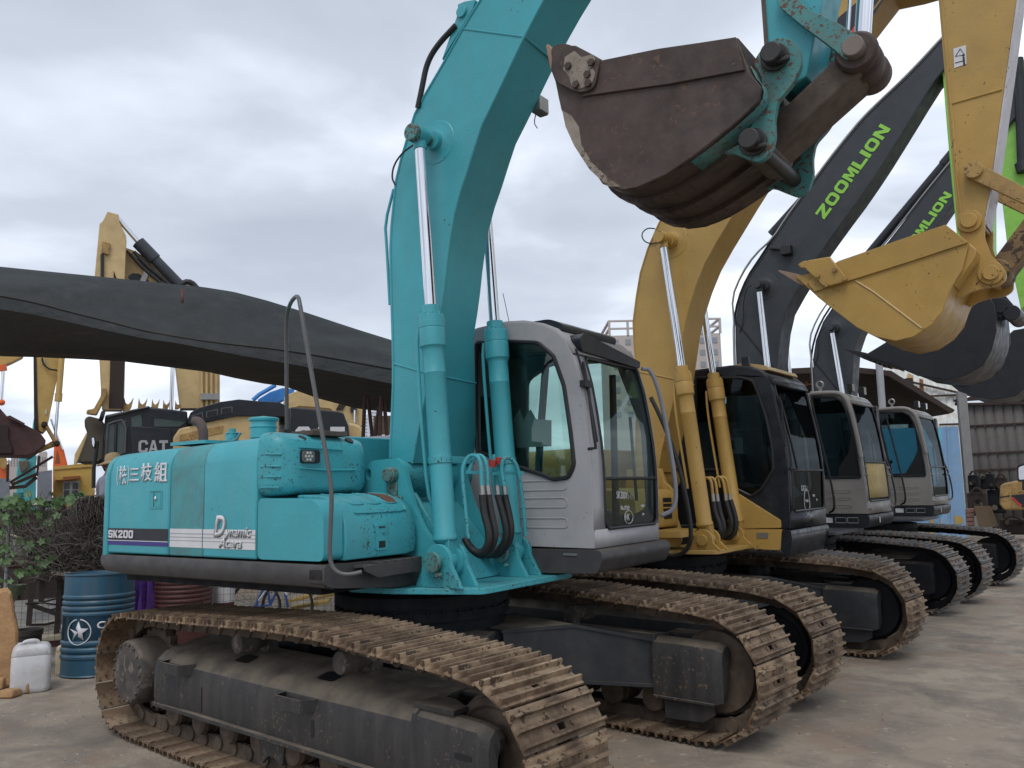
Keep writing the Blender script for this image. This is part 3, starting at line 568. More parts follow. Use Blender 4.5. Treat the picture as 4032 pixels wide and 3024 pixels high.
# ---------------------------------------------------------------- the turquoise excavator in front
F1=Fr((0,0),5.5); X1=F1.loc
def teal_excavator():
    root=thing('excavator',(0,0,0),'big turquoise crawler excavator in the foreground with a grey cab and brown rusty tracks','excavator','excavators parked in a row')
    undercarriage(root,dict(xr=-1.77,xf=1.88,hump=[(1.55,.862),(1.1,.885),(.65,.915),(.2,.915),(-.2,.90),(-.5,.885),(-1.0,.865),(-1.4,.85)],w=.64,track='track_steel',chain='track_dark',frame='frame_dark'),2)
    y0=-1.36
    # main frame and deck plate
    mb=MB(X1); mb.prism(rpoly([(.0,-.80),(.36,-.76),(.62,-.66),(.98,-.50),(.98,.62),(.55,1.2),(.0,1.2)],.05),1.125,1.165,'z'); mb.build('deck_plate','teal_worn',root,bevel=.006)
    mb=MB(X1); mb.box(-2.0,.25,-1.25,1.2,1.17,1.36); mb.build('main_frame','under_black',root)
    # dark side skirt, right side then turning across the front below the tool box
    mb=MB(X1); sec=[(-1.365,1.372),(-1.375,1.355),(-1.375,1.275),(-1.355,1.235),(-1.28,1.215),(-1.28,1.372)]
    def sk(x,dz=0,k=1): return [V((x,y,z if z>1.3 else 1.372-(1.372-z)*k)) for y,z in sec]
    mb.loft([sk(-2.17,k=.70),sk(-2.12,k=.93),sk(-1.9),sk(0),sk(.40)]); 
    q=[(1.372),(1.355),(1.275),(1.235),(1.215)]
    mb.prism(rpoly([(-1.375,1.372),(-1.375,1.25),(-1.30,1.225),(-.75,1.172),(-.46,1.172),(-.37,1.23),(-.355,1.355)],.03),.28,.415,'x')
    mb.build('side_skirt','skirt_grey',root,bevel=.01)
    # body panels, each its own closed shell
    def sec2(yo,zt,r=.16):
        return [(yo,1.385),(yo,zt-r*1.15),(yo+.022,zt-r*.62),(yo+.07,zt-r*.25),(yo+.15,zt-.02),(yo+.30,zt),(1.0,zt),(1.30,zt-.1),(1.34,1.385)]
    def panel(name,xa,xb,za,zb,yo=y0,mat='teal',bev=.014):
        mb=MB(X1); mb.loft([[V((x,y,z)) for y,z in sec2(yo,zt)] for x,zt in ((xa,za),(xb,zb))]); return mb.build(name,mat,root,bevel=bev,seg=3)
    cw=MB(X1)
    def cws(x,yo,zt): return [V((x,y,z)) for y,z in sec2(yo,zt)]
    cw.loft([[V((-2.62,y*.55,z*.9+.1)) for y,z in sec2(-1.1,2.1)],[V((-2.45,y,z)) for y,z in sec2(-.98,2.16)],[V((-2.28,y,z)) for y,z in sec2(-1.27,2.14)],[V((-2.215,y,z if z>1.5 else z-.02)) for y,z in sec2(-1.33,2.155)],[V((-2.16,y,z if z>1.5 else z-.10)) for y,z in sec2(-1.368,2.175)],[V((-2.105,y,z if z>1.5 else z-.02)) for y,z in sec2(-1.368,2.185)]])
    cw.build('counterweight','teal',root,bevel=.015,seg=3)
    p1=panel('side_door',-2.10,-1.278,2.185,2.205)
    p2=panel('side_panel',-1.270,-.862,2.205,2.215,-1.355,'teal_vent',.010)
    p3=panel('side_panel',-.854,-.265,2.215,2.235)
    # louvre grooves on the ribbed panel
    # fuel tank: rounded upper box set back behind the tool box
    tk=MB(X1); ring=lambda x,e,r=.16:[V((x,y,z)) for y,z in rpoly([(-1.36+e,1.80+e*.4),(-1.36+e,2.235-e),(-.50-e,2.21-e),(-.50-e,1.80+e*.4)],r*.55,5)]
    tk.loft([ring(-.258,.0),ring(-.18,.0),ring(-.12,.015),ring(-.07,.05),ring(-.045,.11),ring(-.04,.14)]); t_o=tk.build('fuel_tank','teal_worn',root,bevel=.006)
    g=MB(X1)
    for z in (2.08,2.0,1.93,1.86): g.tube([(-.225,-1.361,z),(-.12,-1.352,z),(-.07,-1.32,z-.003)],.006,6)
    g.tube([(-.037,-1.19,2.125),(-.034,-.95,2.12),(-.036,-.8,2.115)],.007,6); g.tube([(-.037,-1.19,1.985),(-.032,-.95,1.972),(-.036,-.68,1.975)],.009,6); g.build('pressed_rib','teal_worn',t_o)
    lm=MB(X1); lm.prism(rrect(-1.185,-1.02,2.018,2.108,.02),-.05,-.024,'x'); lm.build('lamp_recess','black',t_o)
    lm=MB(X1); lm.prism(rrect(-1.18,-1.075,2.024,2.102,.018),-.026,-.014,'x')
    ld=lm.build('work_light','interior_light',t_o,bevel=.004); lb=MB(X1)
    for i in range(7):
        t=2*PI*i/6; rr=.026 if i<6 else 0; lb.ball((-.013,-1.128+rr*math.cos(t),2.063+rr*math.sin(t)),.011,5,(.5,1,1))
    lb.build('lamp_lens','lamp_glass',ld)
    fl=MB(X1); fl.box(-.30,-.07,-1.05,-.72,2.215,2.25); fl.cyl((-.2,-.9,2.24),(-.2,-.9,2.27),.03,n=12); fl.build('tank_cover','link_brown',t_o,bevel=.004)
    cr_=MB(X1)
    for yy in (-1.12,-.68): cr_.lathe([(0,.034),(.012,.032),(.014,0)],(-.10,yy,2.185),(.6,0,.8),16)
    cr_.build('lifting_hole','black',t_o)
    gp=MB(X1); gp.tube([(-2.1,.60,2.265),(-.25,.60,2.25)],.062,14); gp.build('hood_pad','rail_silver',root)
    gb=MB(X1); gb.box(-.9,.0,.52,.66,2.10,2.17); gb.build('cab_rear_plate','teal',root); gb=MB(X1); gb.box(-.9,-.12,.45,.62,1.4,2.10); gb.build('engine_gap_shade','under_black',root); gb=MB(X1); gb.tube([(-.42,.05,1.9),(-.40,.05,2.06),(-.28,.05,2.12),(-.17,.05,2.06),(-.14,.05,1.9)],.035,12,2); gb.build('hydraulic_hose','rubber',root)  # black box in the engine gap: the gap's shade put into its colour
    # side door of the tool box and the rounded tool box with its lid
    tb=MB(X1); rp=[( .385,1.39),(.385,1.68),(.35,1.765),(.28,1.79),(-.25,1.80),(-.25,1.39)]
    sd_=MB(X1); sd_.prism(rpoly([(-.247,1.388),(.395,1.392),(.392,1.70),(.31,1.775),(-.247,1.79)],.05,5),-1.362,-1.20); sd_.build('tank_side_door','teal',root,bevel=.02,seg=3)
    def tsec(y,e=0): return [V((x,y,z)) for x,z in [(-.05,1.385+e),(.405-e,1.385+e),(.415-e,1.50),(.405-e,1.62-e),(.36-e,1.72-e),(.28-e,1.775-e),(.18-e,1.797-e),(.0,1.805-e),(-.05,1.805-e)]]
    tb.loft([tsec(-1.195),tsec(-.62),tsec(-.53,.012),tsec(-.485,.04),tsec(-.465,.09)]); to=tb.build('tool_box','teal_worn',root,bevel=.008)
    ri=MB(X1)
    def onlid(y,t):  # t along the curved lid
        P=[(.0,1.808),(.18,1.80),(.285,1.778),(.365,1.722),(.409,1.62),(.419,1.50),(.41,1.39)]
        k=min(int(t),5); f=t-k; return V((P[k][0]*(1-f)+P[k+1][0]*f,y,P[k][1]*(1-f)+P[k+1][1]*f))
    for ya in (-1.08,-.92,-.76):
        ri.tube([onlid(ya,.3),onlid(ya,1.5),onlid(ya,2.5),onlid(ya+.015,2.75),onlid(ya+.11,2.75),onlid(ya+.125,2.5),onlid(ya+.125,1.5),onlid(ya+.125,.3)],.0055,6,1)
    ri.tube([onlid(-1.09,3.4),onlid(-.9,3.42),onlid(-.61,3.4),onlid(-.595,3.2),onlid(-.595,1.5),onlid(-.595,.3)],.007,6,1)
    ri.build('pressed_rib','teal_worn',to)
    rs=MB(X1); rs.sheet([[onlid(-.75,t)+V((.002,0,.002)) for t in (.5,1.2,1.8,2.3,2.68)],[onlid(-.645,t)+V((.002,0,.002)) for t in (.5,1.2,1.8,2.3,2.68)]]); rs.build('worn_patch','rust',to)
    la=MB(X1); la.prism(rrect(-.925,-.825,1.43,1.60,.008),.405,.4215,'x'); la.build('latch_plate','teal',to,bevel=.003)
    la=MB(X1); la.box(.4215,.424,-.905,-.845,1.575,1.585); la.box(.4215,.4235,-.905,-.845,1.445,1.49); la.build('latch_slot','black',to)
    la=MB(X1); la.cyl((.42,-.858,1.548),(.429,-.858,1.548),.016,n=16); la.cyl((.428,-.858,1.548),(.434,-.858,1.548),.008,n=10); la.build('lock','teal_worn',to)
    # step and hand rail
    sp=MB(X1); sp.prism(rpoly([(.415,-1.14),(.52,-1.02),(.53,-.62),(.415,-.60)],.02),1.335,1.35,'z'); sp.prism(rpoly([(-1.14,1.35),(-1.02,1.352),(-.62,1.352),(-.62,1.275),(-1.02,1.27),(-1.14,1.32)],.01),.515,.53,'x')
    for i in range(5): sp.box(.44,.52,-1.0+i*.085,-.95+i*.085,1.352,1.362)
    sp.build('step','skirt_grey',root,bevel=.003)
    A=lambda px,py: F1.y(px,py,-1.42)
    hr=[A(1130,1690),A(1128,1450),A(1127,1260),A(1140,1195),A(1172,1158),A(1182,1200),A(1232,1500),A(1300,1880),A(1307,1960),A(1300,2100),A(1297,2190),A(1310,2240),A(1345,2262),A(1385,2262),A(1425,2252)]
    yy=[-1.10,-1.16,-1.22,-1.28,-1.38]+[-1.42]*6+[-1.41,-1.38,-1.34,-1.30]
    pts=[]
    for (px,py),y in zip([(1130,1690),(1128,1450),(1127,1260),(1140,1195),(1172,1158),(1182,1200),(1232,1500),(1300,1880),(1307,1960),(1300,2100),(1297,2190),(1310,2240),(1345,2262),(1385,2262),(1425,2252)],yy):
        x,z=F1.y(px,py,y); pts.append((x,y,z))
    handle(root,X1,pts,.0138,'handrail_grey',smooth=2,n=14)
    # things standing on the hood
    hc=MB(X1); hc.lathe([(0,.098),(.075,.098),(.08,.103),(.09,.103),(.10,.098),(.128,.098),(.13,.110),(.15,.112),(.156,.100),(.165,.03),(.17,0)],(-.79,-.9,2.235),(0,0,1),28); hc.build('air_filter_cap','teal',root,bevel=.003)
    hc=MB(X1); hc.lathe([(0,.05),(.07,.05),(.075,.055),(.08,.05),(.082,.028),(.11,.028),(.112,0)],(-1.17,-.9,2.22),(0,0,1),20); hc.build('radiator_cap','teal_worn',root)
    x_,z_=F1.y(795,1740,-.75); ex=MB(X1); ex.tube([(x_+.02,-.75,2.10),(x_+.02,-.75,z_+.06),(x_,-.75,z_+.13),(x_-.04,-.76,z_+.175),(x_-.085,-.77,z_+.18)],.040,16,3); ex.build('exhaust_pipe','rust_pipe',root)
    hk=MB(X1); hk.tube([(-1.08,-.95,2.23),(-1.03,-.95,2.25),(-.99,-.95,2.29)],.008,8,1); hk.build('hood_latch','steel_fitting',root)
    pl=MB(X1); pl.prism(rpoly([(-1.55,-1.2),(-1.1,-1.2),(-1.1,-.6),(-1.55,-.6)],.03),2.205,2.23,'z'); pl.build('hood_plate','teal',root)
    # markings on the side
    yd=y0-.0015
    ds=MB(X1); ds.box(-2.098,-1.282,yd-.001,yd+.0005,1.487,1.577); ds.build('stripe','black_decal',p1)
    ds=MB(X1); ds.box(-2.098,-1.282,yd-.001,yd+.0005,1.449,1.479); ds.build('stripe','purple_decal',p1)
    ds=MB(X1); ds.box(-2.098,-1.282,yd-.001,yd+.0005,1.481,1.486)
    ds.build('stripe','white_decal',p1)
    for k_,(a,b,p,yv) in enumerate(((-1.262,-.868,p2,-1.3565),(-.85,-.27,p3,yd))):
        ds=MB(X1); ds.box(a,b,yv-.001,yv+.0005,1.448,1.492)
        for z0,z1 in ((1.499,1.516),(1.524,1.541),(1.549,1.58)): ds.box(a,b,yv-.001,yv+.0005,z0,z1)
        ds.build('stripe','white_decal',p)
        ds=MB(X1)
        for z0,z1 in ((1.4925,1.4985),(1.5165,1.5235),(1.5415,1.5485)): ds.box(a,b,yv-.001,yv+.0005,z0,z1)
        ds.build('stripe','silver_decal',p)
    T=lambda b,m,x,z,h,p,**k: text('lettering',b,m,p,(x,yd-.0035,z),(1,0,0),(0,0,1),h,xf=X1,**k)
    block('lettering','SK200','white_decal',p1,(-2.085,yd-.003,1.503),(-1.735,yd-.003,1.503),.060,X1,gap=.16)
    def glyph(b_,pl,pr,pt,pb,dup=True,**k):
        x0,z0=F1.y(pl,pb,y0); x1,_=F1.y(pr,pb,y0); _,z1=F1.y(pl,pt,y0)
        for q in ((0,.007) if dup else (0,)): text('lettering',b_,'white_decal',p1,(x0+q,yd-.0035-q*.1,z0),(1,0,0),(0,0,1),z1-z0,xf=X1,fit=x1-x0-.007,**k)
    glyph('株',469,503,1835,1908,False,bold=.006); glyph('三',511,549,1845,1895,bold=.02); glyph('枝',556,600,1825,1897,bold=.008); glyph('組',609,660,1820,1898,bold=.008)
    glyph('(',461,468,1835,1912,False); glyph(')',503,510,1833,1910,False)
    for b_,x0,x1,z_,h_,bo_ in (('D',-.725,-.60,1.532,.145,.02),('ynamic',-.605,-.315,1.512,.085,.010),('Acera',-.665,-.415,1.458,.066,.010)):
        text('lettering',b_,'outline_grey',p3,(x0+.006,yd-.0020,z_-.007),(1,0,0),(0,0,1),h_+.004,xf=X1,bold=bo_+.03,shear=.3,fit=x1-x0+.006,thick=.001)
        text('lettering',b_,'white_decal',p3,(x0,yd-.0045,z_),(1,0,0),(0,0,1),h_,xf=X1,bold=bo_,shear=.3,fit=x1-x0,thick=.001)
    lt=MB(X1); lt.prism(rrect(-1.535,-1.365,1.725,1.865,.015),y0-.004,y0+.01); lt.prism(rrect(-1.52,-1.38,1.74,1.85,.01),y0-.006,y0-.003); lo=lt.build('door_latch','teal',p1,bevel=.002)
    lt=MB(X1); lt.box(-1.468,-1.464,y0-.0085,y0-.005,1.745,1.845); lt.box(-1.52,-1.38,y0-.0085,y0-.005,1.85,1.853); lt.build('latch_gap','black',lo); lt=MB(X1); lt.ball((-1.44,y0-.01,1.80),.014,6,(.7,.7,1.2)); lt.build('latch_key','chrome',lo)
    # boom foot brackets
    def bracket(y,t=.045):
        o=F1.ys([(1310,2080),(1310,1990),(1420,1880),(1470,1815),(1570,1803),(1597,1830),(1612,1900),(1640,2000),(1675,2080),(1712,2130),(1745,2143),(1790,2145),(1822,2180),(1822,2240),(1800,2265),(1795,2290),(1700,2300),(1560,2290)],-.45)
        b=MB(X1); b.prism(rpoly(o,.03),y,y+t,holes=[[(-.105+.028*math.cos(-2*PI*i/16),1.945+.04*math.sin(-2*PI*i/16)) for i in range(16)]]); return b
    for k_,y in enumerate((-.475,.205)):
        b=bracket(y); b.build('boom_bracket','teal',root,bevel=.006)
    fx,fz=F1.y(1538,1870,-.50)
    pn=MB(X1); pn.cyl((fx,-.53,fz),(fx,-.46,fz),.058,n=24); pn.cyl((fx,-.545,fz),(fx,-.53,fz),.05,n=24); pn.box(fx-.05,fx+.05,-.49,-.475,fz-.20,fz-.05); pn.box(fx-.09,fx+.10,-.50,-.475,fz-.19,fz-.155); pn.build('boom_foot_pin','teal_rust',root,bevel=.006)
    # wedge plate between the brackets, floor behind the hoses
    wg=MB(X1); wg.prism([(.0,1.17),(.66,1.17),(.60,1.35),(.42,1.62),(.28,1.80),(-.1,1.80)],-.40,-.37); wg.prism([(.05,1.17),(.60,1.17),(.45,1.45),(.20,1.72),(-.05,1.76)],-.37,.20,'y'); wg.build('centre_frame','teal_worn',root,bevel=.004)
    # cylinder foot lugs
    cx,cz=F1.y(1752,2207,-.52)
    for yc in (-.50,.27):
        for dy in (-.10,.065):
            lg=MB(X1); lg.prism([(cx+.20,1.165),(cx-.20,1.165)]+[(cx+.115*math.cos(R(a)),cz+.115*math.sin(R(a))) for a in range(170,-20,-15)],yc+dy,yc+dy+.035); lg.build('cylinder_lug','teal_worn',root,bevel=.006)
        pn=MB(X1); pn.cyl((cx,yc-.145,cz),(cx,yc+.12,cz),.052,n=24); pn.cyl((cx,yc-.165,cz),(cx,yc-.14,cz),.070,n=24); pn.cyl((cx+.05,yc-.17,cz-.085),(cx+.05,yc-.12,cz-.085),.016,n=6); pn.build('cylinder_pin','teal_rust',root,bevel=.005)
    # boom
    back=F1.ys([(1535,1803),(1548,1495),(1546,1369),(1540,1200),(1534,941),(1559,687),(1595,564),(1631,449),(1689,340),(1747,246),(1805,137),(1863,43),(1940,-80),(2040,-220),(2180,-400)],-.33)
    front=F1.ys([(1624,1825),(1653,1668),(1691,1487),(1720,1320),(1747,1158),(1762,1013),(1783,868),(1812,760),(1849,651),(1892,507),(1935,420),(2001,282),(2051,174),(2141,0),(2260,-200),(2380,-400)],-.33)
    n=26; B_=arclen_match(back,n); Fr_=arclen_match(front,n)
    y1=[max(.10,.46-.36*min(1,(p[1]-1.98)/1.0)) for p in Fr_]
    # boom carries on out of the picture and over to the arm pin
    top=[((2.35,6.05),(2.30,5.62)),((3.0,6.25),(3.0,5.80)),((3.7,6.25),(3.72,5.85)),((4.35,6.08),(4.35,5.86))]
    bo=boom_loft(root,X1,B_+[t[0] for t in top],Fr_+[t[1] for t in top],-.33,y1+[.10]*4,'teal')
    bf=MB(X1); bf.cyl((.10,-.40,1.93),(.10,.40,1.93),.11,n=28); bf.build('boom_foot','teal_worn',bo)
    # weld lines across the boom
    wl=MB(X1)
    for i in (4,19): a,b=B_[i],Fr_[i]; wl.tube([(a[0],-.331,a[1]),(b[0],-.331,b[1])],.007,6); wl.tube([(b[0]+.001,-.33,b[1]),(b[0]+.001,y1[i],b[1]-.02)],.009,6)
    wl.build('weld_seam','teal',bo)
    # hose runs up the back of the boom
    hs=[]; 
    hz=MB(X1); hz.tube([(x,-.34,z) for x,z in F1.ys([(1645,425),(1662,345),(1680,250),(1720,180),(1795,100)],-.34)],.022,12,3); hz.build('boom_hose','rubber',bo)
    hz=MB(X1); hz.tube([(x,-.42,z) for x,z in F1.ys([(1632,568),(1585,600),(1550,650),(1542,700),(1556,728)],-.42)],.007,8,2); hz.build('grease_hose','rubber',bo)
    hz=MB(X1); hz.tube([(x,-.28,z) for x,z in F1.ys([(1550,745),(1516,880),(1522,960),(1530,1100),(1535,1200)],-.28)],.012,8,1); hz.build('boom_pipe','teal',bo)
    br_=MB(X1); ax,az=F1.y(1830,55,-.30); br_.prism([(x,z) for x,z in F1.ys([(1750,240),(1795,110),(1812,60),(1812,25),(1840,12),(1880,5),(1872,40)],-.30)],-.33,-.29); br_.prism([(x,z) for x,z in F1.ys([(1750,240),(1795,110),(1812,60),(1812,25),(1840,12),(1880,5),(1872,40)],-.30)],.03,.07); br_.cyl((ax,-.35,az),(ax,.08,az),.045,n=24); br_.build('arm_cylinder_bracket','teal',bo,bevel=.003)
    # far side work light under the boom
    lx,lz=F1.y(2112,420,.16); wk=MB(X1); wk.box(lx-.02,lx+.06,.10,.24,lz-.06,lz+.07); wo=wk.build('boom_work_light','interior_light',bo,bevel=.01); wk=MB(X1); wk.box(lx+.06,lx+.066,.11,.23,lz-.05,lz+.06); wk.build('lamp_lens','lamp_glass',wo); wk=MB(X1); wk.tube([(lx,.15,lz-.06),(lx-.02,.15,lz-.13),(lx+.01,.15,lz-.18)],.004,6,1); wk.build('lamp_wire','rubber',wo)
    # cylinders
    hx1,hz1=F1.y(1652,535,-.50)
    ped=MB(X1); ped.lathe([(0,.17),(.004,.165),(.006,.11),(.02,.075),(.06,.07)],(hx1+.02,-.33,hz1),(0,-1,0),32); ped.build('pin_boss','teal',bo); ped=MB(X1); ped.lathe([(0,.17),(.004,.165),(.006,.11),(.02,.075),(.06,.07)],(hx1+.02,.10,hz1),(0,1,0),32); ped.build('pin_boss','teal',bo)
    for yc in (-.50,.27):
        cylinder(root,X1,(cx,cz),(hx1,hz1),.555,yc,.078,.043,'teal')
    pn=MB(X1); pn.cyl((hx1,-.60,hz1),(hx1,-.545,hz1),.066,n=24); pn.cyl((hx1,.33,hz1),(hx1,.36,hz1),.066,n=24); pn.cyl((hx1,-.57,hz1),(hx1,.34,hz1),.04,n=16); pn.build('boom_cylinder_pin','teal_rust',root,bevel=.005)
    d_=(V((hx1,0,hz1))-V((cx,0,cz))).normalized()
    def oncyl(t,y,off=0): p=V((cx,y,cz))+d_*t; return V((p.x+off,p.y,p.z))
    for yc in (-.50,.27):
        s=-1 if yc<0 else 1
        pp=MB(X1); pp.tube([oncyl(1.62,yc-.05,-.085),oncyl(1.5,yc-.06,-.10),oncyl(.95,yc-.06,-.10),oncyl(.45,yc-.03,-.11),oncyl(.35,yc+.01,-.09)],.013,8,1); pp.build('cylinder_pipe','teal',root)
        cl=MB(X1); cl.lathe([(0,.085),(.05,.085)],oncyl(.66,yc),d_,24); cl.box(*(lambda p:(p.x-.02,p.x+.05,p.y-.10 if s>0 else p.y,p.y if s>0 else p.y+.33,p.z,p.z+.05))(oncyl(.66,yc))); cl.build('pipe_clamp','teal_worn',root,bevel=.003)
    # swan-neck pipes and the four black hoses
    def P3(px,py,y): x,z=F1.y(px,py,y); return V((x,y,z))
    for k_,(yy,xs) in enumerate(((-.34,(1825,1818,1824,1850,1880,1892,1895,1897)),(-.28,(1842,1845,1855,1875,1900,1914,1918,1920)))):
        pts=[P3(xs[0]+20,2120,yy-.06),P3(xs[0]+8,2000,yy-.06),P3(xs[1],1860,yy-.05),P3(xs[2]+4,1820,yy-.03),P3(xs[3],1792,yy),P3(xs[4],1795,yy),P3(xs[5],1820,yy),P3(xs[6],1860,yy),P3(xs[7],1912,yy)]
        if k_: pts=pts[2:]
        pp=MB(X1); pp.tube(pts,.015,10,2); pp.build('swan_neck_pipe','teal_worn',root)
    for k_,(yy,off) in enumerate(((.02,0),(.08,-26))):
        pts=[P3(1985+off,1912,yy),P3(1975+off,1850,yy),P3(1978+off,1815,yy),P3(1992+off,1800,yy+.02),P3(2015+off,1805,yy+.05),P3(2040+off,1840,yy+.09),P3(2058+off*0,1960,yy+.14),P3(2070,2110,yy+.18)]
        if k_: pts=[P3(1957,1912,yy),P3(1948,1820,yy),P3(1943,1790,yy)]
        pp=MB(X1); pp.tube(pts,.015,10,2); pp.build('swan_neck_pipe','teal_worn',root)
    for p_,q_ in ((P3(1830,1858,-.36),P3(1925,1862,-.2)),(P3(1935,1864,.0),P3(2060,1862,.2))): bar=MB(X1); bar.tube([p_,q_],.016,4); bar.build('pipe_clamp','teal',root)
    for pa,yy in (([(1897,1912),(1900,1960),(1905,2020),(1925,2090),(1925,2140),(1900,2180),(1860,2170),(1830,2120)],-.34),([(1920,1912),(1924,1960),(1938,2040),(1952,2100),(1940,2150),(1912,2185),(1880,2185),(1850,2150)],-.28),([(1957,1912),(1962,1960),(1985,2040),(1995,2100),(1985,2140),(1955,2180),(1925,2188),(1890,2175)],.05),([(1985,1912),(1990,1960),(2008,2040),(2015,2090),(2005,2135),(1975,2175),(1945,2188),(1910,2180)],.10)):
        ft=MB(X1); a,b=P3(*pa[0],yy),P3(*pa[1],yy); m_=(a+b)/2; ft.cyl(a,m_,.021,n=6); ft.cyl(m_,b,.019,n=14); ft.build('hose_fitting','steel_fitting',root)
        hz=MB(X1); hz.tube([b+(a-b)*.25]+[P3(*q,yy) for q in pa[1:]],.0255,14,2); hz.build('hydraulic_hose','rubber',root)
    rd=MB(X1); a=P3(1938,1838,.0); rd.cyl(a,a+V((.01,0,.05)),.03,n=12); a=P3(1964,1828,.05); rd.cyl(a,a+V((.01,0,.05)),.03,n=12); rd.build('valve_tap','red_paint',root)
    # cab
    ys_=.38
    front=[F1.y(2337,2161,ys_)]+F1.ys([(2334,2000),(2331,1863),(2318,1720),(2294,1565),(2275,1470),(2250,1390),(2222,1335)],ys_)
    topp=F1.ys([(2180,1297),(2130,1278),(2060,1268),(1990,1272),(1930,1285),(1880,1297)],ys_); topp+= [(-.02,3.06),(-.14,2.98),(-.17,2.85)]
    backp=[(-.17,1.38)]
    win=rpoly(F1.ys([(2040,1838),(1880,1775),(1875,1350),(2010,1345),(2120,1350),(2180,1400),(2222,1520),(2248,1700),(2262,1830),(2240,1880),(2180,1888),(2140,1870)],ys_),.03)
    dwin=rpoly([(.35,1.75),(1.05,1.55),(1.22,1.62),(1.20,2.3),(.98,2.88),(.30,2.92),(.05,2.8),(.02,1.85)],.06)
    cb,at=cab(root,F1,X1,dict(front=front,top=topp,back=backp,dwin=dwin),ys_,1.47,'cab_grey',win,dict(sill=1.50,head=2.80,split=1.87,wl=.17,wr=.045,headmat='cab_black'))
    z=MB(X1); z.prism(rpoly([(ys_+.10,1.0*2.84),(1.43,2.80),(1.45,2.86),(ys_+.14,2.985),(ys_+.06,2.93)],.02),at(2.85)-.10,at(2.85)+.055,'x'); z.build('sun_visor','cab_black',cb,bevel=.01)
    rf=MB(X1); rf.prism(rpoly([(-.05,3.075),(.35,3.115),(.95,3.12),(1.08,3.06),(1.05,2.98),(-.05,3.0)],.05),ys_+.06,1.30); rf.build('roof_hatch','cab_black',cb,bevel=.02)
    for zz in (1.88-.05,1.70,1.55,):
        r_=MB(X1); x0_=.62 if zz>1.8 else .5; q=rrect(x0_,1.10,zz-.035,zz+.035,.03); r_.tube([(a,ys_-.001,b) for a,b in q]+[(q[0][0],ys_-.001,q[0][1])],.0055,6); r_.build('pressed_rib','cab_grey',cb)
    ks=MB(X1); ks.prism(rpoly([(.55,1.355),(1.37,1.36),(1.39,1.30),(1.34,1.19),(.75,1.175),(.60,1.25)],.03),ys_-.01,1.51); ks.build('cab_skirt','skirt_grey',cb,bevel=.03,seg=3)
    ks=MB(X1); ks.prism(rrect(1.06,1.18,1.315,1.33,.006),ys_-.018,ys_-.008); ks.build('skirt_slot','steel_fitting',cb)
    tp=MB(X1); tp.prism([(.45,1.36),(.6,1.36),(.66,1.17),(.5,1.165)],ys_-.03,ys_+.3); tp.build('cab_mount','teal',root)
    # wiper
    def G(px,py,d=.03):
        # point just in front of the windshield
        x=1.3
        for _ in range(12): y,z_=F1.x(px,py,x); x=at(z_)+d
        return V((x,y,z_))
    wp=MB(X1); wp.tube([G(2318,1768,.04),G(2346,1764,.05),G(2340,1720,.05),G(2318,1540,.04),G(2296,1425,.04)],.012,8); wp.tube([G(2268,1372,.035),G(2300,1480,.03),G(2328,1600,.03),G(2352,1740,.03)],.009,6); wp.box(*(lambda p:(p.x-.02,p.x+.03,p.y-.05,p.y+.05,p.z-.025,p.z+.025))(G(2305,1512,.03))); wp.build('wiper','black',cb)
    # hand writing on the lower window
    for s_,px,py,h in (('SK200Yr-09',2428,1962,.055),('No.39769',2444,2008,.035),('HK',2462,2048,.05),('water',2524,1996,.022),('Japan',2528,2030,.025)):
        p=G(px,py,.006); text('hand_writing',s_,'white_decal',cb,p,(-.05,1,-.05),(0,0,1),h,sx=.8,xf=X1,shear=.15,thick=.001)
    rg=MB(X1); c=G(2476,2036,.006); rg.tube([c+V((0,.07*math.cos(2*PI*i/20),.05*math.sin(2*PI*i/20))) for i in range(21)],.002,5); rg.build('hand_drawn_ring','white_decal',cb)
    # paper stickers inside the side window
    pg=MB(X1); pg.prism(F1.ys([(2036,1763),(2172,1757),(2172,1655),(2112,1650),(2090,1612),(2062,1655),(2046,1612),(2022,1650)],ys_+.035),ys_+.03,ys_+.034); pg.build('window_sticker','paper_grey',cb)
    mr=MB(X1); mr.cyl((1.0,1.30,1.45),(1.02,1.30,2.75),.03,n=12); mr.tube([(.72,.52,1.5),(.78,.52,2.2),(.85,.52,2.75)],.03,10); mr.build('cab_post','interior',cb)
    hd=[G(2512,1437,.03)]
    a=F1.x(2490,1436,1.28); pts=[(1.22,1.46,a[1]),(1.27,1.53,a[1]+.0),(1.34,1.56,2.55),(1.42,1.56,2.0),(1.44,1.56,1.72),(1.42,1.53,1.60),(1.34,1.46,1.56)]
    handle(cb,X1,pts,.018,'rail_silver','cab_handrail',2)
    ant=MB(X1); x_,z_=F1.y(2005,1270,.9); ant.tube([(x_,.9,z_),(x_-.06,.9,z_+.27)],.003,5); ant.build('antenna','black',cb)
    # arm, linkage and bucket hanging from the boom tip
    ya,yb=-.27,.04
    arm=MB(X1); o=F1.ys([(3000,-30),(3018,215),(3040,330),(3105,345),(3175,300),(3245,-30)],-.27); o=[o[0],o[1],o[2],o[3],o[4],o[5]]
    arm.prism(o+[(3.55,5.35),(3.62,6.1),(4.1,6.2),(4.25,6.35),(3.3,6.5),(3.05,6.2)],ya,yb); ao=arm.build('arm','teal',root,bevel=.008)
    ap=MB(X1); ap.prism([(x,z) for x,z in F1.ys([(3165,-20),(3235,-30),(3220,350),(3130,300)],-.05)],-.10,.0); ap.build('arm_web','teal',ao)
    fl_=MB(X1); fl_.tube([(x,-.275,z) for x,z in F1.ys([(3003,-30),(3020,210)],-.275)],.014,6); fl_.build('flange_edge','link_brown',ao)
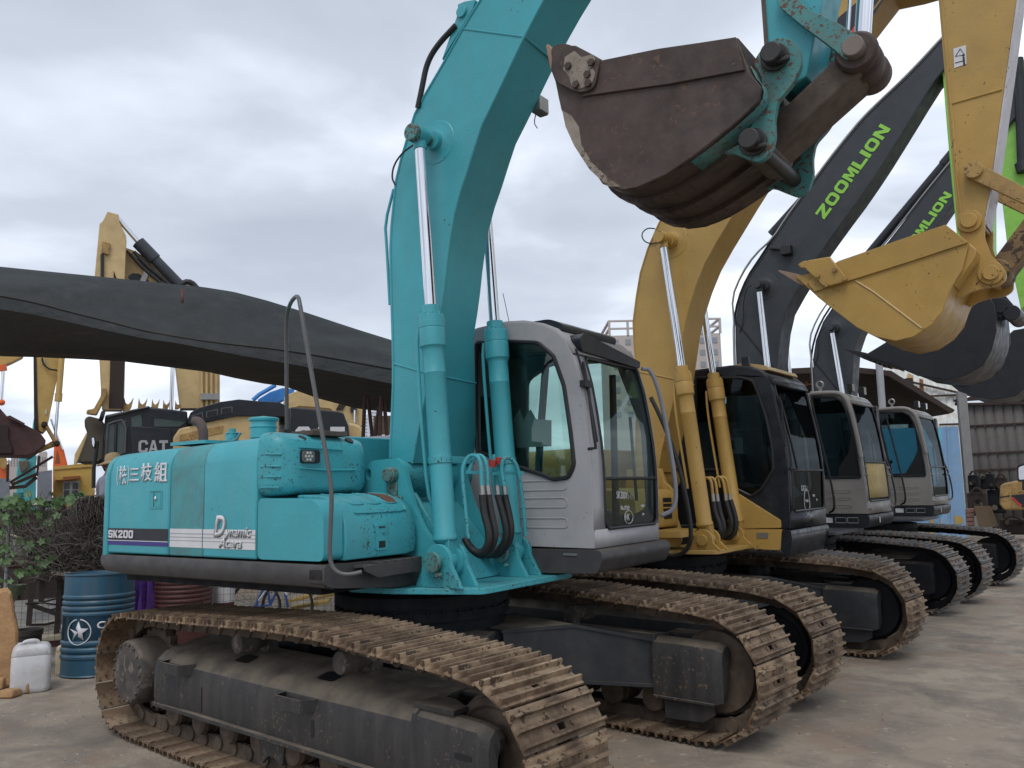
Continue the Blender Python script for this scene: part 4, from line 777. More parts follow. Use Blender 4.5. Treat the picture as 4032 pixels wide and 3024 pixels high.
    # bucket cylinder rod
    r0=F1.y(3395,180,-.115); r1=F1.y(3410,-60,-.115); rd=MB(X1); rd.cyl((r0[0],-.115,r0[1]),(r1[0],-.115,r1[1]),.046,n=24); rd.cyl((r0[0]-.085,-.115,r0[1]),(r1[0]-.085,-.115,r1[1]+.0),.012,n=8); rd.build('bucket_cylinder_rod','chrome',root)
    # side link (near and far)
    for y in (-.345,.075):
        L=F1.ys([(3045,-35),(3110,-45),(3175,30),(3290,85),(3400,150),(3388,205),(3330,240),(3290,200),(3150,95),(3065,25)],-.345); k=MB(X1); k.prism(rpoly(L,.03),y,y+.04); k.build('side_link','teal_rust',root,bevel=.006)
    jx,jz=F1.y(3360,185,-.37); 
    j=MB(X1); j.cyl((jx,-.395,jz),(jx,.165,jz),.058,n=28); jo=j.build('link_pin','pin_grey',root,bevel=.006)
    j=MB(X1); j.lathe([(0,.10),(.02,.115),(.05,.115),(.06,.10),(.12,.095),(.13,.112),(.20,.112),(.21,.10),(.30,.10),(.31,.115),(.38,.115),(.40,.10)],(jx,-.33,jz),(0,1,0),32); j.build('link_boss','bucket_brown',root,bevel=.003)
    # tipping link down to the bucket ear
    px_,pz_=F1.y(2968,560,-.36)
    H=V((jx,0,jz)); Kk=V((px_+.10,0,pz_-.06)); 
    H=V((jx,0,jz)); Kp=V((px_,0,pz_)); u=(H-Kp).normalized(); nn=V((-u.z,0,u.x))*.095
    tl=MB(X1); q=[Kp-u*.06-nn*.8,H-u*.04-nn*.9,H-u*.04+nn*.9,Kp-u*.06+nn*.8]
    tl.hexa([V((p.x,-.27,p.z)) for p in q]+[V((p.x,.04,p.z)) for p in q]); tl.cyl((px_,-.30,pz_),(px_,.07,pz_),.10,n=28); tl.build('tipping_link','link_brown',root,bevel=.02,seg=3)
    # bucket
    by0,by1=-.62,.39
    side=F1.ys([(2172,215),(2168,275),(2185,320),(2208,430),(2260,560),(2320,650),(2370,722),(2440,748),(2520,735),(2620,690),(2740,610),(2880,500),(2988,400),(2998,340),(2955,290),(2905,148),(2760,172),(2600,195),(2380,240),(2330,212),(2265,178),(2215,180)],by0)
    shp=F1.ys([(2188,330),(2208,430),(2260,560),(2320,650),(2370,722),(2440,748),(2520,735),(2620,690),(2740,610),(2880,500),(2988,400),(2998,340),(2955,290),(2905,148)],by0)
    lp=F1.y(2185,250,by0); tip=F1.y(2145,170,by0)
    q=spl(shp,1); s2=MB(X1); thick(s2,spl(shp,2),by0+.004,by1-.004,.03); bo2=s2.build('bucket','bucket_brown',root,ang=25)
    for a_,c_ in ((by0,by0+.035),(by1-.035,by1)): b=MB(X1); b.prism(side,a_,c_); b.build('bucket_cheek','bucket_brown',bo2,bevel=.008)
    tp_=MB(X1); qq=q[-12:-2]; cxx=sum(p[0] for p in q)/len(q); czz=sum(p[1] for p in q)/len(q); ou=[(p[0]+(p[0]-cxx)*.012,p[1]+(p[1]-czz)*.012) for p in qq]
    tp_.sheet([[V((x,y,z)) for x,z in ou] for y in (by0+.03,by0+.13,by0+.26)]); tp_.build('painted_patch','teal_rust',bo2,solid=.004)
    st_=MB(X1)
    for yy in (by0+.20,by0+.48,by0+.76):
        seg=[V((x,yy,z)) for x,z in q]; k0=len(seg)//3
        for a,b_ in zip(seg[4:-8],seg[5:-7]):
            n_=V((-(b_-a).z,0,(b_-a).x)).normalized()*-.03; st_.hexa([a,b_,b_+V((0,.10,0)),a+V((0,.10,0)),a+n_,b_+n_,b_+V((0,.10,0))+n_,a+V((0,.10,0))+n_])
    st_.build('wear_strip','bucket_brown',bo2)
    bp=MB(X1); o=F1.ys([(2380,240),(2600,195),(2760,172),(2902,150),(2935,280),(2640,335),(2330,378),(2295,385)],by0); bp.prism(o,by0-.018,by0+.001); bp.build('side_reinforcement','bucket_brown',bo2,bevel=.004)
    sc=MB(X1); o=rpoly(F1.ys([(2180,195),(2230,178),(2310,205),(2375,245),(2352,360),(2290,375),(2200,330)],by0),.05); sc.prism(o,by0-.04,by0-.016); so_=sc.build('side_cutter','bucket_brown',bo2,bevel=.006)
    sc=MB(X1); wr_=F1.ys([(2225,225),(2262,200),(2290,225),(2335,215),(2345,235),(2330,260),(2345,290),(2330,330),(2285,350),(2250,335),(2240,300),(2218,275)],by0-.04); sc.prism(wr_,by0-.0425,by0-.039); sc.build('worn_patch','pale_wear',so_)
    for a,b_ in ((2240,262),(2330,248),(2270,335),(2318,330),(2315,295)): x,z=F1.y(a,b_,by0-.04); sc=MB(X1); sc.cyl((x,by0-.06,z),(x,by0-.04,z),.024,n=6); sc.build('cutter_bolt','bucket_brown',so_)
    we=MB(X1); o=F1.ys([(2212,440),(2235,460),(2262,560),(2300,640),(2345,690),(2430,748),(2370,722),(2320,650),(2260,560)],by0); o=F1.ys([(2214,435),(2250,455),(2280,500),(2290,570),(2330,640),(2400,705),(2445,735),(2395,735),(2322,668),(2262,575),(2228,500)],by0); we.prism(o,by0-.003,by0+.001); we.build('worn_patch','pale_wear',bo2)
    lip=MB(X1); L=V((lp[0],0,lp[1])); d=(V((tip[0],0,tip[1]))-L); 
    for i in range(5):
        y=by0+.06+.22*i; w=.055; nn=V((-d.z,0,d.x)).normalized()*.05; tb=MB(X1); T0=L-d*.55
        tb.loft([[V((T0.x,y-w,T0.z))-nn,V((T0.x,y+w,T0.z))-nn,V((T0.x,y+w,T0.z))+nn,V((T0.x,y-w,T0.z))+nn],[V((L.x,y-w,L.z))-nn*.9,V((L.x,y+w,L.z))-nn*.9,V((L.x,y+w,L.z))+nn*.9,V((L.x,y-w,L.z))+nn*.9],[V((tip[0],y-w*.7,tip[1]))-nn*.2,V((tip[0],y+w*.7,tip[1]))-nn*.2,V((tip[0],y+w*.7,tip[1]))+nn*.2,V((tip[0],y-w*.7,tip[1]))+nn*.2]]); tb.build('bucket_tooth','pale_tooth',bo2,bevel=.006)
    # ears
    for y in (-.50,.23):
        E_=F1.ys([(2840,605),(2925,560),(2960,490),(3010,410),(2998,300),(2965,245),(3000,190),(3050,150),(3110,150),(3150,190),(3155,260),(3120,330),(3060,400),(3048,470),(3052,540),(3030,610),(2985,640),(2930,620),(2880,600)],-.50); k=MB(X1); k.prism(rpoly(E_,.03),y,y+.04); k.build('bucket_ear','teal_rust',bo2,bevel=.008)
    for a,b_ in ((3048,222),(2962,558)):
        x,z=F1.y(a,b_,-.53); k=MB(X1); k.cyl((x,-.56,z),(x,.30,z),.045,n=24); k.cyl((x,-.60,z),(x,-.53,z),.058,n=20); k.lathe([(0,.08),(.03,.075)],(x,-.53,z),(0,1,0),24); k.box(x+.02,x+.09,-.57,-.54,z-.06,z-.035); k.build('bucket_pin','bucket_dark',bo2,bevel=.006)
    x,z=F1.y(3048,222,-.38); k=MB(X1); k.cyl((x,-.31,z),(x,.08,z),.10,n=24); k.build('arm_boss','under_black',ao)
    return root
def vent_mat():
    m=paint('teal_vent',(.055,.27,.29),chip=.2,dirt=.5,rough=.5,dust=.2,dirtcol=(.09,.13,.13)); nt=m.node_tree; b=nt.nodes['Principled BSDF']
    tc=N(nt,'ShaderNodeTexCoord'); w=N(nt,'ShaderNodeTexWave',wave_type='BANDS',bands_direction='X'); w.inputs['Scale'].default_value=14; w.inputs['Distortion'].default_value=.3; nt.links.new(tc.outputs['Object'],w.inputs[0])
    bp=N(nt,'ShaderNodeBump'); bp.inputs['Strength'].default_value=.5; bp.inputs['Distance'].default_value=.006; nt.links.new(w.outputs[1],bp.inputs['Height']); nt.links.new(bp.outputs[0],b.inputs['Normal'])
vent_mat(); plain('rust_pipe',(.085,.06,.055),.75,bump=.3); plain('red_paint',(.35,.04,.03),.5); plain('paper_grey',(.33,.42,.41),.8,var=.03); plain('pin_grey',(.17,.14,.12),.6,bump=.2); plain('pale_tooth',(.26,.17,.12),.7,bump=.3); plain('bucket_dark',(.02,.018,.018),.45,bump=.2)
teal_excavator()
# ---------------------------------------------------------------- the other machines of the row
def row_machine(cfg):
    F=Fr((0,cfg['y0']),cfg['sl']); xf=F.loc; root=thing('excavator',(0,cfg['y0'],0),cfg['label'],'excavator','excavators parked in a row')
    undercarriage(root,cfg['uc'],1); pm=cfg['paint']; sm=cfg['skirt']; Y0=-1.36
    mb=MB(xf); mb.prism(rpoly([(-2.0,-1.2),(.30,-1.2),(.45,-.72),(.90,-.62),(.90,.62),(.55,1.2),(-2.0,1.2)],.05),1.125,1.165,'z'); mb.build('deck_plate',pm,root,bevel=.006)
    mb=MB(xf); mb.box(-2.0,.25,-1.25,1.2,1.17,1.36); mb.build('main_frame','under_black',root)
    sk=MB(xf); sk.prism(rpoly([(-1.37,1.37),(-1.37,1.26),(-1.28,1.22),(-.5,1.18),(-.42,1.24),(-.42,1.37)],.03),-2.1,.44,'x'); sk.build('side_skirt',cfg.get('sideskirt',sm),root,bevel=.01)
    pn=MB(xf); pn.loft([[V((x,y,z)) for y,z in rpoly([(-1.34,1.385),(-1.34,zt),(1.30,zt),(1.30,1.385)],.14,4)] for x,zt in ((-2.5,2.0),(-2.2,2.15),(-1.4,2.18),(-.3,2.2))]); pn.build('engine_hood',pm,root,bevel=.01)
    bx=MB(xf); bx.prism(rpoly([(-.28,1.385),(.42,1.385),(.42,1.68),(.36,1.76),(-.28,1.79)],.05,4),-1.35,-.46); bo=bx.build('tool_box',pm,root,bevel=.015,seg=3)
    if cfg.get('louvre'):
        lv=MB(xf); lv.prism(rrect(-.78,-.60,1.47,1.68,.02),.40,.424,'x'); lo=lv.build('louvre_opening','black',bo); lv=MB(xf)
        for z in (1.53,1.575,1.62): lv.box(.41,.43,-.79,-.59,z,z+.014)
        lv.build('louvre_bar',pm,lo,bevel=.003)
        sp=MB(xf); sp.prism(rpoly([(.44,-.98),(.66,-.90),(.66,-.46),(.44,-.44)],.02),1.30,1.365,'z'); sp.build('step',pm,root,bevel=.01)
    # boom
    n=22; B_=arclen_match(F.ys(cfg['back'],-.33),n); Fo=arclen_match(F.ys(cfg['front'],-.33),n)
    ext=cfg.get('ext',[]); bo=boom_loft(root,xf,B_+[e[0] for e in ext],Fo+[e[1] for e in ext],-.33,cfg.get('bw',.12),pm)
    bf=MB(xf); bf.cyl((B_[0][0]+.1,-.40,B_[0][1]-.08),(B_[0][0]+.1,.30,B_[0][1]-.08),.13,n=24); bf.prism([(B_[0][0]-.15,1.3),(B_[0][0]+.55,1.3),(B_[0][0]+.35,B_[0][1]+.03),(B_[0][0]-.05,B_[0][1]+.03)],-.42,-.36); bf.build('boom_bracket',pm,root,bevel=.006)
    wl=MB(xf)
    for i in cfg.get('welds',(5,)): a,b=B_[i],Fo[i]; wl.tube([(a[0],-.331,a[1]),(b[0],-.331,b[1])],.008,6); wl.tube([(b[0],-.33,b[1]),(b[0],.1,b[1]-.02)],.010,6)
    wl.build('weld_seam',cfg.get('weldmat',pm),bo)
    # cylinders
    cx,cz=cfg['foot']; hx_,hz_=F.y(*cfg['head'],-.50); rod=.04
    for yc in (-.50,.30):
        cylinder(root,xf,(cx,cz),(hx_,hz_),cfg['split'],yc,.076,.041,pm)
        lg=MB(xf); lg.prism([(cx+.18,1.165),(cx-.18,1.165)]+[(cx+.105*math.cos(R(a)),cz+.105*math.sin(R(a))) for a in range(170,-20,-15)],yc-.10,yc-.07); lg.prism([(cx+.18,1.165),(cx-.18,1.165)]+[(cx+.105*math.cos(R(a)),cz+.105*math.sin(R(a))) for a in range(170,-20,-15)],yc+.07,yc+.10); lg.cyl((cx,yc-.13,cz),(cx,yc+.12,cz),.055); lg.build('cylinder_lug',pm,root,bevel=.004)
    ped=MB(xf); ped.lathe([(0,.19),(.004,.185),(.006,.12),(.02,.09),(.08,.07)],(hx_+.02,-.33,hz_),(0,-1,0),32); ped.cyl((hx_,-.60,hz_),(hx_,.36,hz_),.062); ped.build('pin_boss',pm,bo)
    d_=(V((hx_,0,hz_))-V((cx,0,cz))).normalized(); L_=(V((hx_,0,hz_))-V((cx,0,cz))).length
    pp=MB(xf)
    for yc in (-.50,.30):
        q=lambda t,yo,xo:(lambda p:(p.x+xo,yc+yo,p.z))(V((cx,0,cz))+d_*(L_*cfg['split']*t)); pp=MB(xf); pp.tube([q(.93,-.03,-.10),q(.80,-.06,-.11),q(.55,-.03,-.12),q(.3,-.03,-.11)],.013,8,2); pp.build('cylinder_pipe',pm,root)
    # swan neck pipes and hoses
    if cfg.get('hoses'):
        K=cfg['hoses']
        def P3(px,py,y): x,z=F.y(px,py,y); return V((x,y,z))
        for i,(pipe,hose,yy) in enumerate(K):
            p=MB(xf); p.tube([P3(*a,yy) for a in pipe],.015,10,2); p.build('swan_neck_pipe',pm,root)
            a,b=P3(*hose[0],yy),P3(*hose[1],yy); f=MB(xf); f.cyl(a,b,.019,n=8); f.build('hose_fitting','steel_fitting',root)
            h=MB(xf); h.tube([P3(*a,yy) for a in hose[1:]],.026,12,2); h.build('hydraulic_hose','rubber',root)
    # cab
    c=cfg['cab']; ya,yb=c['y']; front=F.ys(c['front'],ya); top=F.ys(c['top'],ya); xb=c['xb']; zt=max(p[1] for p in top)
    top=top+[(xb+.1,zt-.03),(xb,zt-.15)]; back=[(xb,front[0][1])]
    win=rpoly(F.ys(c['win'],ya),.03); dw=rpoly([(xb+.25,1.8),(front[0][0]-.35,1.6),(front[0][0]-.13,1.7),(front[0][0]-.15,2.3),(front[0][0]-.35,zt-.22),(xb+.2,zt-.2)],.06)
    cb,at=cab(root,F,xf,dict(front=front,top=top,back=back,dwin=dw),ya,yb,c['mat'],win,dict(sill=c['sill'],head=front[-1][1]-c.get('hd',.03),split=c['split'],wl=c.get('wl',.12),wr=.06,headmat=c['mat'],roof=c.get('roof',c['mat']),glass='dark_glass'))
    xm=front[0][0]; zb=front[0][1]
    ks=MB(xf); ks.prism(rpoly([(xm-.75,zb-.012),(xm+.01,zb-.012),(xm+.02,zb-.08),(xm-.03,zb-.19),(xm-.65,zb-.19),(xm-.75,zb-.12)],.03),ya-.01,yb+.04); kso=ks.build('cab_skirt',c['skirt'],cb,bevel=.025,seg=3)
    return root,F,xf,bo,B_,Fo,cb,at,(ya,yb,xm,zb,zt),kso
hump=[(1.55,.865),(1.1,.885),(.65,.905),(.2,.905),(-.2,.90),(-.5,.885),(-1.0,.87),(-1.4,.85)]
# --- yellow machine
r7=lambda x,y:(2500+.5727*x,1350+.5727*y)
r8=lambda x,y:(2450+.3917*x,850+.3917*y)
hs=[([r7(470,1010),r7(470,935),r7(500,925),r7(525,945),r7(535,1040)],[r7(535,1040),r7(540,1090),r7(550,1170),r7(580,1240),r7(590,1300),r7(560,1320),r7(510,1300)],-.34),
    ([r7(500,930),r7(530,925),r7(555,950),r7(565,1040)],[r7(565,1040),r7(570,1090),r7(585,1170),r7(608,1240),r7(610,1290),r7(590,1320),r7(560,1325)],-.28),
    ([r7(550,940),r7(575,918),r7(605,935),r7(622,1040)],[r7(622,1040),r7(625,1085),r7(650,1170),r7(665,1230),r7(650,1290),r7(610,1330),r7(580,1335)],.08),
    ([r7(580,925),r7(605,918),r7(635,945),r7(652,1040)],[r7(652,1040),r7(656,1080),r7(682,1160),r7(698,1230),r7(690,1300),r7(650,1345),r7(610,1340)],.14)]
cat={}
cat.update(y0=3.57,sl=4.0,label='yellow crawler excavator with a black cab and yellow boom, next behind the turquoise one',paint='yellow',skirt='yellow',uc=dict(xr=-1.82,xf=1.79,hump=hump,w=.6,track='track_steel',chain='track_dark',frame='frame_plate'),louvre=True,
 back=[(2500,1860),(2507,1560),r8(140,1480),r8(108,1250),r8(105,1000),r8(140,800),r8(170,600),r8(215,430),r8(300,200),r8(365,70),(2665,740),(2820,500),(3010,260),(3250,30),(3400,-60)],
 front=[(2590,1860),r7(180,750),r7(255,450),r8(600,1250),r8(620,1100),r8(680,880),r8(745,690),r8(830,480),r8(940,280),r8(1060,80),(2950,740),(3080,540),(3200,365),(3340,170),(3500,-40)],
 foot=(.74,1.26),head=(2609,938),split=.535,bw=.10,welds=(4,),
 ext=[((3.05,6.75),(3.0,6.35)),((3.8,6.7),(3.9,6.3))],hoses=hs,
 cab=dict(y=(.38,1.60),front=[(3113,2083),(3108,1960),(3104,1850),(3090,1751),(3070,1660),(3050,1579),(3035,1510),(3018,1480)],top=[(2990,1458),(2950,1446),(2880,1443),(2752,1459)],xb=-.2,win=[(2740,1487),(2924,1487),(2965,1500),(2985,1545),(3015,1636),(3040,1751),(3046,1850),(3000,1925),(2960,1955),(2900,1925),(2860,1850),(2740,1850)],mat='cab_black',skirt='cab_black',sill=1.50,split=1.93,wl=.10,hd=.03,roof='cab_black'))
root2,F2,X2,bo,B_,Fo,cb,at,(ya,yb,xm,zb,zt),kso=row_machine(cat)
fp=MB(X2); fp.prism(rpoly([F2.y(*r7(700,1030),.34),F2.y(*r7(1000,1220),.34),F2.y(*r7(1003,1275),.34),F2.y(*r7(690,1278),.34)],.02),.335,.37); fp.build('cab_fairing','yellow',root2,bevel=.008)
fp=MB(X2); fp.prism(rpoly([F2.y(*r7(720,1282),.34),F2.y(*r7(1008,1282),.34),F2.y(*r7(1000,1425),.34),F2.y(*r7(760,1415),.34)],.02),.335,.60); so_=fp.build('yellow_skirt','yellow',root2,bevel=.008)
sk=MB(X2); sk.prism(F2.ys([r7(838,1305),r7(915,1305),r7(915,1342),r7(838,1342)],.33),.328,.336); sk.build('number_plate','steel_fitting',so_)
ks=MB(X2); ks.prism(rpoly([F2.y(*r7(1012,1284),.36),(xm+.01,zb-.012),(xm+.02,zb-.10),(xm-.02,zb-.29),F2.y(*r7(1000,1422),.36)],.02),.352,1.5); ks.build('cab_skirt','cab_black',cb,bevel=.02)
fr=MB(X2); fr.box(*(lambda p:(p[0]-.01,p[0]+.012,-.75,-.60,p[1],p[1]+.02))((.43,1.9)))
eb=MB(X2); o=F2.ys([r7(195,950),r7(240,980),r7(275,1030),r7(275,1075),r7(190,1075)],-.45); eb.prism(o,-.47,-.43); eb.build('boom_bracket','yellow',root2,bevel=.004)
lk=MB(X2); lk.tube([(x,-.345,z) for x,z in F2.ys([r8(330,130),r8(260,120),r8(205,160),r8(195,210),r8(230,265),r8(300,280),r8(360,262)],-.345)],.007,6,2); lk.build('grease_hose','rubber',bo)
ch=MB(X2); ch.tube([(1.34,.60,3.02),(1.30,.45,2.75),(1.35,.42,2.2)],.02,6); 
dc=MB(X2); dc.prism(F2.ys([(3262,120),(3300,70),(3420,-30),(3520,-60),(3420,90),(3330,220),(3262,310),(3240,260)],-.333),-.334,-.330); dc.build('decal','black_decal',bo)
dc=MB(X2); dc.prism(F2.ys([(3350,125),(3380,80),(3388,88),(3359,130)],-.336),-.337,-.334); dc.build('decal','red_decal',bo)
# glazing marks and wiper
def mark(F,X,cb,at,s_,px,py,h,m='white_decal'):
    x=1.2
    for _ in range(12): y,z=F.x(px,py,x); x=at(z)+.006
    text('hand_writing',s_,m,cb,(x,y,z),(-.05,1,-.05),(0,0,1),h,sx=.8,xf=X,shear=.15,thick=.001); return V((x,y,z))
mark(F2,X2,cb,at,'CAT 320C',3156,1932,.06); mark(F2,X2,cb,at,'water',3200,1955,.03); mark(F2,X2,cb,at,'Japan',3214,1972,.03); c=mark(F2,X2,cb,at,'No.0369',3172,1976,.03)
rg=MB(X2); rg.tube([c+V((0,.05+.09*math.cos(2*PI*i/20),.14*math.sin(2*PI*i/20))) for i in range(21)],.003,5); rg.build('hand_drawn_ring','white_decal',cb)
def G2(F,at,px,py,d=.03):
    x=1.2
    for _ in range(12): y,z=F.x(px,py,x); x=at(z)+d
    return V((x,y,z))
wp=MB(X2); wp.tube([G2(F2,at,3110,1845),G2(F2,at,3140,1848,.05),G2(F2,at,3125,1780,.05),G2(F2,at,3095,1660,.04),G2(F2,at,3070,1570,.04)],.013,8); wp.tube([G2(F2,at,3068,1560),G2(F2,at,3090,1700),G2(F2,at,3092,1755)],.012,6); wp.build('wiper','black',cb)
pg=MB(X2); pg.prism(F2.ys([(2925,1738),(2926,1786),(2873,1786),(2873,1768),(2895,1768),(2895,1735),(2862,1735),(2872,1698),(2890,1728),(2890,1722),(2925,1722)],.42),.415,.419); pg.build('window_sticker','white_decal',cb)
tt=MB(X2); tt.box(.85,.93,.40,.44,zt-.02,zt+.09); tt.build('roof_bracket','cab_black',cb)
rf=MB(X2); hz=MB(X2); hz.tube([(x,-.95,z) for x,z in F2.ys([(2563,1565),(2600,1640),(2650,1760),(2690,1900),(2718,2050),(2722,2130),(2695,2178),(2650,2192),(2610,2180)],-.95)],.022,10,2); hz.build('loose_hose','rubber',root2); rf.prism(rpoly([(.62,zt+.0),(.85,zt+.04),(1.10,zt-.02),(1.13,zt-.07),(.62,zt-.02)],.02),.46,1.42); rf.build('roof_cap','yellow_top',cb,bevel=.015)
# arm, link, bucket
ar=MB(X2); o=F2.ys([(3690,-60),(3768,868),(3790,900),(3871,890),(3898,748),(4010,-60)],-.27); ar.prism(o,-.27,.10); ao=ar.build('arm','yellow',root2,bevel=.006)
pl=MB(X2); a,b=F2.y(4010,-60,-.27),F2.y(3898,748,-.27); c_=F2.y(3872,880,-.27); pl.prism([(a[0]+.003,a[1]),(b[0]+.003,b[1]),(c_[0]+.003,c_[1]),(c_[0]+.016,c_[1]),(b[0]+.018,b[1]),(a[0]+.018,a[1])],-.272,.102); pl.build('arm_front_plate','sky_pale_plate',ao)  # front face of the arm, sky reflection put into its pale colour
ws=MB(X2); a,b=F2.y(3747,408,-.272),F2.y(3945,352,-.272); ws.tube([(a[0],-.272,a[1]),(b[0],-.272,b[1])],.010,6); ws.tube([(x,-.272,z) for x,z in F2.ys([(3708,0),(3742,400),(3785,860)],-.272)],.012,6); ws.build('weld_seam','yellow',ao)
sx=MB(X2); sx.prism(F2.ys([(3754,192),(3803,178),(3806,252),(3758,268)],-.273),-.275,-.272); so=sx.build('warning_sticker','white_decal',ao)
sx=MB(X2); tr=F2.ys([(3762,222),(3781,192),(3798,215)],-.276); sx.tube([(x,-.276,z) for x,z in tr+tr[:2]],.004,5); sx.build('warning_triangle','black_decal',so)
sx=MB(X2); q=F2.y(3776,244,-.276); sx.box(q[0]-.03,q[0]+.03,-.2775,-.275,q[1]-.004,q[1]+.004); q=F2.y(3795,236,-.276); sx.box(q[0]-.008,q[0]+.008,-.2775,-.275,q[1]-.05,q[1]+.03); sx.ball((q[0],-.276,q[1]+.045),.012,5,(1,.2,1)); sx.build('warning_figure','black_decal',so)
r9=lambda x,y:(3650+.7235*x,500+.7235*y)
side=F2.ys([(3134,1090),(3223,1173),(3301,1234),(3374,1290),(3446,1326),(3524,1343),(3602,1324),(3669,1279),(3713,1223),(3740,1140),(3790,1060),(3814,956),(3725,886),(3546,945),(3301,1030),(3190,1075)],-.62)
shp=spl(F2.ys([(3134,1090),(3223,1173),(3301,1234),(3374,1290),(3446,1326),(3524,1343),(3602,1324),(3669,1279),(3713,1223),(3740,1140),(3790,1060),(3814,956),(3725,886)],-.62),2)
bk=bucket(root2,X2,side,(F2.y(3140,1095,-.62),F2.y(3062,1064,-.60)),-.62,.42,'yellow',teeth=5,tooth='pale_tooth',shellpts=shp)
sp=MB(X2); o=F2.ys([(3301,1030),(3546,945),(3725,886),(3814,956),(3590,1030),(3330,1112),(3210,1150),(3180,1115)],-.62); sp.prism(o,-.64,-.619); sp.build('side_reinforcement','yellow',bk,bevel=.004)
r5b=lambda x,y:(2850+.4522*x,450+.4522*y)
sc=MB(X2); sc.prism(F2.ys([r5b(655,1310),r5b(700,1285),r5b(930,1245),r5b(1085,1435),r5b(1060,1465),r5b(900,1510),r5b(870,1500),r5b(715,1345),r5b(680,1345)],-.64),-.675,-.639); sco=sc.build('side_cutter','yellow',bk,bevel=.008)
for a,b in ((820,1408),(968,1355),(1055,1435),(895,1487)):
    x,z=F2.y(*r5b(a,b),-.675); k=MB(X2); k.cyl((x,-.70,z),(x,-.674,z),.022,n=6); k.build('cutter_bolt','yellow_worn',sco)
wl=MB(X2); wl.tube([(x,-.622,z) for x,z in F2.ys([(3368,1105),(3440,1150),(3628,1292)],-.622)],.008,6); wl.build('weld_seam','cream_yellow',bk)
gs=MB(X2); o=F2.ys([r9(228,628),r9(265,660),r9(262,700),r9(150,868),r9(120,850),r9(200,735)],-.60); gs.prism(o,-.58,-.35); gs.build('gusset','yellow',bk,bevel=.01)
for yy in (-.36,.13):
    E_=F2.ys([r9(*q) for q in ((160,548),(185,490),(230,462),(290,465),(316,500),(312,600),(345,690),(400,745),(432,785),(430,835),(385,868),(300,880),(230,900),(175,935),(140,900),(180,800),(240,700),(200,620))],-.36); k=MB(X2); k.prism(rpoly(E_,.03),yy,yy+.04); k.build('bucket_ear','yellow',bk,bevel=.006)
for (a,b) in ((230,512),(348,795)):
    x,z=F2.y(*r9(a,b),-.38); k=MB(X2); k.cyl((x,-.42,z),(x,.22,z),.065,n=24); k.lathe([(0,.10),(.03,.095)],(x,-.39,z),(0,1,0),24); k.build('bucket_pin','yellow',bk,bevel=.005)
x,z=F2.y(*r9(255,238),-.33); k=MB(X2); k.cyl((x,-.37,z),(x,.18,z),.075,n=24); k.build('link_pin','yellow_worn',root2,bevel=.006)
x2,z2=F2.y(*r9(640,430),-.33)
for yy in (-.34,.11):
    u=(V((x2-x,0,z2-z))).normalized(); nn=V((-u.z,0,u.x))*.07; p=V((x,yy,z)); q=V((x2,yy,z2)); k=MB(X2); k.hexa([p-nn,q-nn*.8,q+nn*.8,p+nn]+[w+V((0,.04,0)) for w in (p-nn,q-nn*.8,q+nn*.8,p+nn)]); k.build('side_link','yellow_worn',root2,bevel=.006)
tx,tz=F2.y(*r9(400,800),-.1); k=MB(X2); p=V((tx,0,tz)); q=V((x2,0,z2)); u=(q-p).normalized(); nn=V((-u.z,0,u.x))*.09; k.hexa([w+V((0,-.25,0)) for w in (p-nn,q-nn,q+nn,p+nn)]+[w+V((0,.05,0)) for w in (p-nn,q-nn,q+nn,p+nn)]); k.cyl((tx,-.28,tz),(tx,.1,tz),.10); k.build('tipping_link','yellow_link',root2,bevel=.015)
k=MB(X2); o=[(x2+.1,z2),(4.3,7.2)]
